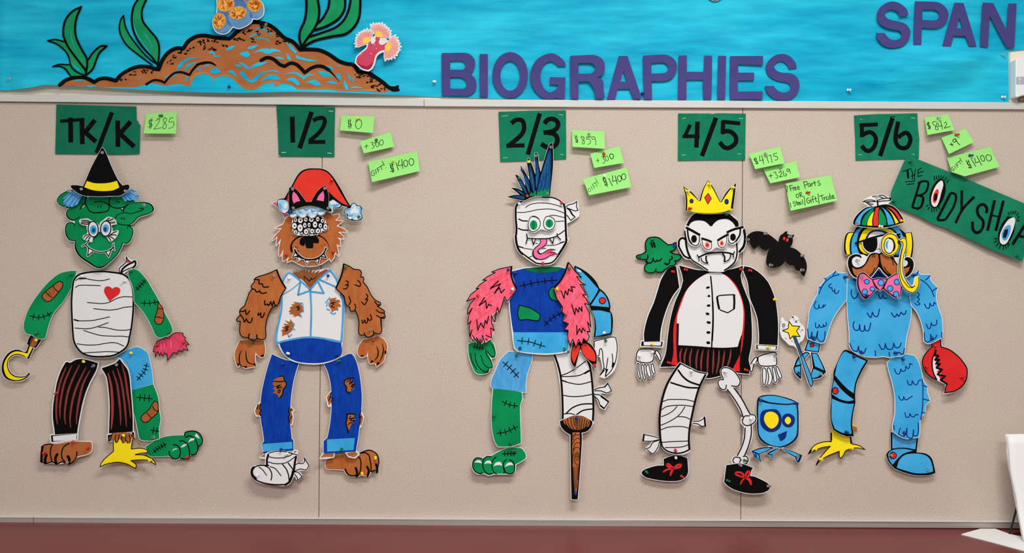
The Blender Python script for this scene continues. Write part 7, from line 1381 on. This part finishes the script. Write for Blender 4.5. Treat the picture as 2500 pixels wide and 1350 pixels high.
CL = '1980,455! 2070,420! 2095,450! 2105,535! 2200,570 2310,660 2390,770 2405,830 2390,920 2340,1000 2250,1070 2110,1100! 2130,1050 2140,985! 2030,935! 1950,890 1890,820 1860,740 1880,660 1930,590 1985,535!'
P('white_paper', CL, 1.6); F('marker_fill', 'red_marker', CL); K('ink_outline', 2.8, '1985,535 1990,455 2070,425 2090,450 2095,535! 2200,572 2310,662 2388,770 2402,830 2385,930 2330,1010 2240,1070 2120,1090! 2130,1040 2148,985|1985,535 1930,590 1880,660 1862,740 1890,820 1950,890 2020,930')
F('tooth', 'white_paper', '2000,650! 1985,740 1990,830 2010,910 2035,940! 2080,950! 2050,880! 2090,870! 2030,840! 2070,800! 2015,770! 2060,740! 2005,700! 2050,680!')
K('ink_print', 4.5, '2028,580! 2015,630! 2060,645! 2015,690! 2068,690! 2025,740! 2075,740! 2030,790! 2095,810! 2040,870! 2130,890! 2075,935! 2150,985!'); K('ink_print', 3, '2015,610 1985,690 1980,780 1995,860 2030,935')
pin('red', '2030,518', 'in the wrist of the red crab claw'); pin('red', '1915,770', 'in the left side of the red crab claw'); pin('red', '2340,905', 'in the right side of the red crab claw')
# legs
C('leg_cutout', 'light blue robot leg with a red button and black bands', 'paper cutout', z=14, tilt=(0, 4), bow=(-1, 0))
T(1880, 740)
LG = '890,600 935,570 1000,590! 1100,650 1205,695! 1200,720! 1130,830 1060,980 1040,1100 1040,1215! 1010,1340 995,1470 1005,1570 1010,1620! 920,1620! 840,1590 760,1540! 735,1440 730,1300 745,1180 745,1080 775,920 780,840 830,720'
P('white_paper', LG, 0.6); F('ink_outline', 'black_ink', LG)
F('leg_plate', 'cyan_marker', '895,610 930,590! 1050,650 1180,710! 1110,820 1040,980 1020,1100! 950,1050 870,970 795,880! 830,740|785,940! 850,1030 930,1110 1025,1180! 950,1195 850,1170 755,1110! 765,1020|755,1165! 850,1205 950,1228 1020,1225! 995,1330 975,1470 985,1590! 880,1580 780,1530! 745,1420 745,1280')
F('button', 'black_ink', el(797, 1070, 40, 45)); F('button_face', 'red_marker', el(797, 1070, 30, 35))
pin('blue', '1030,655', 'in the top of the robot leg'); pin('blue', '930,1575', 'in the ankle of the robot leg')
C('leg_cutout', 'light blue scaly leg with back fins right of the robot leg', 'paper cutout', z=12, tilt=(0, 4), bow=(-1, 0))
T(1880, 740)
LG = '1440,730! 1530,660 1680,625! 1780,645! 1830,740 1860,870 1870,940! 1920,1020! 1920,1090! 1950,1190! 1890,1250! 1885,1330! 1840,1380! 1820,1430 1815,1560 1800,1630! 1720,1640 1640,1645 1560,1610 1490,1560! 1490,1480 1520,1350 1525,1150 1500,980 1460,830'
P('white_paper', LG, 1.6); F('marker_fill', 'cyan_marker', LG)
K('ink_print', 2.4, '1860,925 1868,1010 1862,1200 1845,1350 1830,1420|1870,1005 1918,1022|1865,1170 1940,1188|1845,1330 1885,1340|1525,805 1550,860 1585,865 1605,805! 1620,835 1660,820 1665,770! 1690,800 1710,785 1715,740! 1745,750|1680,945 1695,995 1730,995 1740,950! 1770,995 1800,990 1820,945 1845,945|1570,1135 1590,1180 1620,1180 1630,1140! 1650,1180 1680,1170 1735,1135|1640,1335 1655,1390 1690,1385 1700,1345! 1720,1380 1750,1385 1770,1360 1800,1360|1500,1490 1505,1540|1580,1520 1555,1590! 1600,1620 1640,1600 1660,1520! 1660,1620 1720,1640 1740,1540! 1740,1610 1790,1600 1800,1460', 'navy_royal')
pin('blue', '1635,685', 'in the top of the scaly leg'); pin('blue', '1650,1585', 'in the ankle of the scaly leg')
C('foot_cutout', 'yellow bird claw foot with thin talons under the robot leg', 'paper cutout', z=9, tilt=(0, 8))
T(1920, 930)
FT = '560,580! 550,740! 450,745 350,780 290,840 265,885! 320,860 420,815 535,795! 460,870 390,950 355,1020! 400,970 500,910 640,855! 640,920 660,940! 690,900 720,850 780,825! 860,815 955,835! 890,790 800,765! 785,680! 800,600 870,600! 875,575 820,530! 800,540!'
P('yellow_marker', FT, 0.4); F('fur_tip', 'brown_marker', '800,545! 850,560 875,580 865,605 830,600 800,580!')
K('ink_outline', 2, '555,640 550,740! 450,745 350,780 290,840 265,885! 320,860 420,815 535,795! 460,870 390,950 355,1020! 400,970 500,910 640,855! 640,920 660,940! 690,900 720,850 780,825! 860,815 955,835! 890,790 800,768! 785,690'); K('ink_outline', 3.6, '552,640 550,720|785,680 790,760'); K('ink_outline', 3, '265,885 300,845|355,1015 380,970')
for q, wd in (('340,835', 'upper left talon'), ('415,960', 'lower left talon'), ('785,825', 'right talon')): pin('yellow', q, 'in the %s of the yellow claw foot under the robot leg' % wd, tilt=(0, 20))
C('boot_cutout', 'light blue robot boot with a red button under the scaly leg', 'paper cutout', z=9, tilt=(0, 6))
T(1920, 930)
BT = '1280,630! 1620,670! 1590,870! 1700,885 1770,940 1800,1050 1810,1120! 1720,1145 1560,1145 1420,1110 1310,1065! 1240,980 1215,900! 1240,860 1275,840!'
P('white_paper', BT, 0.8); F('ink_outline', 'black_ink', BT)
F('boot_shaft', 'sky_marker', '1300,640! 1600,675! 1575,835! 1430,815 1295,825!'); F('boot_plate', 'cyan_marker', '1245,880 1310,840 1430,830 1550,850! 1430,885 1340,960 1290,1020! 1250,960|1345,1040 1370,970 1440,905 1560,885 1680,900 1745,950 1775,1040 1780,1100! 1700,1120 1560,1120 1430,1085 1340,1055'); F('button', 'black_ink', el(1300, 908, 46, 44)); F('button_face', 'red_marker', el(1303, 908, 34, 34))
pin('clear', '1262,905', 'beside the red button of the robot boot', tilt=(0, 18)); pin('clear', '1735,1085', 'in the toe of the robot boot')
end(); CUR = None
# ---------------------------------------------------------------- white wall unit at the right edge
def wall_m(px, py, d):
    X, Y = wall(px, py); k = (DIST-d)/DIST
    return X*k/1000, ZC+Y*k/1000
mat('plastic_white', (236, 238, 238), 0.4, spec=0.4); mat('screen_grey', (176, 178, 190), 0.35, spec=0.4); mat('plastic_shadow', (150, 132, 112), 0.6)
def prism(name, outline, d0, d1, material, parent=None, bevel=0.0):
    """outline (photo points at depth d1, clockwise) pulled from d0 to d1 in front of the wall"""
    n = len(outline); v = []
    for d in (d0, d1):
        for px, py in outline:
            x, z = wall_m(px, py, d1); v.append((x, -d, z))
    f = [tuple(range(n, 2*n)), tuple(range(n-1, -1, -1))]+[(i, (i+1) % n, (i+1) % n+n, i+n) for i in range(n)]
    return mesh_obj(name, v, f, material, parent, bevel=bevel)
unit = prism('wall_unit', [(2480, 146), (2484, 143), (2640, 143), (2644, 147), (2644, 236), (2638, 238), (2610, 231), (2565, 228), (2520, 229.5), (2497, 233), (2484, 238), (2480, 236)], 0.004, 0.032, 'plastic_white', None, 0.0022)
unit['label'] = 'white plastic wall unit with a grey screen, cut off at the right edge'; unit['category'] = 'wall unit'
prism('screen', [(2481.5, 188), (2560, 183), (2560, 204), (2481.5, 206)], 0.0318, 0.0326, 'screen_grey', unit)
for y0, y1 in ((190, 197), (200, 204)): prism('screen_mark', [(2488, y0), (2491, y0), (2490.5, y1), (2488.5, y1)], 0.0325, 0.033, 'white_paper', unit)
prism('mounting_plate', [(2466, 127), (2660, 127), (2660, 249), (2466, 249)], 0.0002, 0.004, 'cream_paint', unit, 0.0006)
prism('underside_shade', [(2490, 240), (2500, 236), (2560, 232), (2620, 236), (2634, 242), (2634, 246), (2490, 246)], 0.004, 0.014, 'plastic_shadow', unit, 0.001)  # brown slab: shading of the unit's concave bottom face put into its colour
# ---------------------------------------------------------------- papers at the right end of the counter
ZT = zt
def on_counter(px, py, up=0.0):
    X, Y = wall(px, py); t = (606.0-up*1000)/(-Y)
    return (X*t/1000, -DIST+DIST*t, ZT+up)
mat('paper_bright', (236, 236, 234), 0.75, bump=0.15, bscale=30)
def sheet(name, outline, thick, up, lift, material, label, cat, parent=None):
    top = []
    for px, py, dz in outline:
        x, y, z = on_counter(px, py, up); top.append((x, min(y, -0.0145), z+dz))
    n = len(top); v = top+[(x, y, z-thick) for x, y, z in top]
    o = mesh_obj(name, v, [tuple(range(n)), tuple(range(2*n-1, n-1, -1))]+[(i, (i+1) % n, (i+1) % n+n, i+n) for i in range(n)], material, parent)
    if label: o['label'] = label; o['category'] = cat
    return o
sheet('paper_folder', [(2347, 1303.5, 0.0), (2391, 1289, 0), (2424, 1287.5, 0), (2464, 1303, 0), (2500, 1311, 0), (2600, 1330, 0), (2600, 1370, 0), (2500, 1343.5, 0), (2420, 1322, 0)], 0.0022, 0.0024, 0, 'paper_bright', 'white paper folder lying on the maroon counter at lower right', 'folder')
# sheaf of crinkled pages leaning on a black wire easel
EDGE = [(2454, 1066), (2455.5, 1085), (2457, 1106), (2461, 1146), (2468, 1180), (2475, 1212), (2481, 1246), (2487, 1276), (2492, 1300), (2497, 1322)]
root = link(bpy.data.objects.new('page_sheaf', None)); bx, by, bz = on_counter(2497, 1322); root.location = (bx, by, bz)
root['label'] = 'sheaf of crinkled white pages standing on a black wire easel at the right edge'; root['category'] = 'papers'
random.seed(11)
for s_ in range(5):
    v = []; NC = 15
    for i, (ex, ey) in enumerate(EDGE):
        f = i/(len(EDGE)-1.0); d = 0.062+0.055*f**1.3+0.0035*s_
        X, Y = wall(ex+s_*(1.6-0.9*f)+0.7*math.sin(2.1*i+s_), ey-1.5*(4-s_)*(1-f)); k = (DIST-d)/DIST
        for j in range(NC):
            u = j/(NC-1.0); wv = 0.0022*math.sin(9*u+2.0*s_+1.3*f)+0.0016*math.sin(21*u-1.7*s_+3*f)
            v.append((X*k/1000+0.16*u-bx, -d-wv*(0.3+u)-0.012*u-by, ZC+Y*k/1000+0.006*u*(1-f)-bz+(0.0006 if i == len(EDGE)-1 else 0)))
    fc = [(i*NC+j, i*NC+j+1, (i+1)*NC+j+1, (i+1)*NC+j) for i in range(len(EDGE)-1) for j in range(NC-1)]
    o = mesh_obj('page', v, fc, 'paper_bright', root, smooth_=True)
    sd = o.modifiers.new('paper_thickness', 'SOLIDIFY'); sd.thickness = 0.0008; sd.offset = 0
def tube(name, path, r, material, parent=None, label=None, cat=None):
    bm = bmesh.new(); N = 8; rings = []
    for i, p in enumerate(path):
        a = Vector(path[max(0, i-1)]); c_ = Vector(path[min(len(path)-1, i+1)]); t = (c_-a).normalized()
        u = t.cross(Vector((0.3, 1, 0.2))).normalized(); w_ = t.cross(u)
        rings.append([bm.verts.new(Vector(p)+r*(math.cos(6.2832*k/N)*u+math.sin(6.2832*k/N)*w_)) for k in range(N)])
    for a, c_ in zip(rings, rings[1:]):
        for k in range(N): bm.faces.new((a[k], a[(k+1) % N], c_[(k+1) % N], c_[k])).smooth = True
    bm.faces.new(rings[0][::-1]); bm.faces.new(rings[-1])
    bmesh.ops.recalc_face_normals(bm, faces=bm.faces[:])
    me = bpy.data.meshes.new(name); bm.to_mesh(me); bm.free(); me.materials.append(MATS[material])
    o = bpy.data.objects.new(name, me); link(o, parent)
    if label: o['label'] = label; o['category'] = cat
    return o
mat('black_wire', (20, 19, 19), 0.45, spec=0.4)
B_ = Vector(on_counter(2465, 1304, 0.002)); A_ = Vector((wall_m(2486, 1225, 0.055)[0], -0.055, wall_m(2486, 1225, 0.055)[1]))
E_ = Vector(on_counter(2500, 1299, 0.002)); R_ = Vector((0.15, 0, 0))
ez = tube('wire_easel', [A_+Vector((0.02, 0.006, 0.16)), A_, (A_*0.25+B_*0.75), B_], 0.0024, 'black_wire', None, 'black wire easel behind the sheaf of white pages', 'easel')
tube('base_wire', [B_, E_, E_+R_], 0.002, 'black_wire', ez); tube('leg', [A_+R_+Vector((-0.02, 0.006, 0.16)), A_+R_, B_+R_], 0.0024, 'black_wire', ez)
tube('cross_bar', [A_+Vector((0.01, 0.003, 0.08)), A_+R_+Vector((-0.01, 0.003, 0.08))], 0.002, 'black_wire', ez)
end()
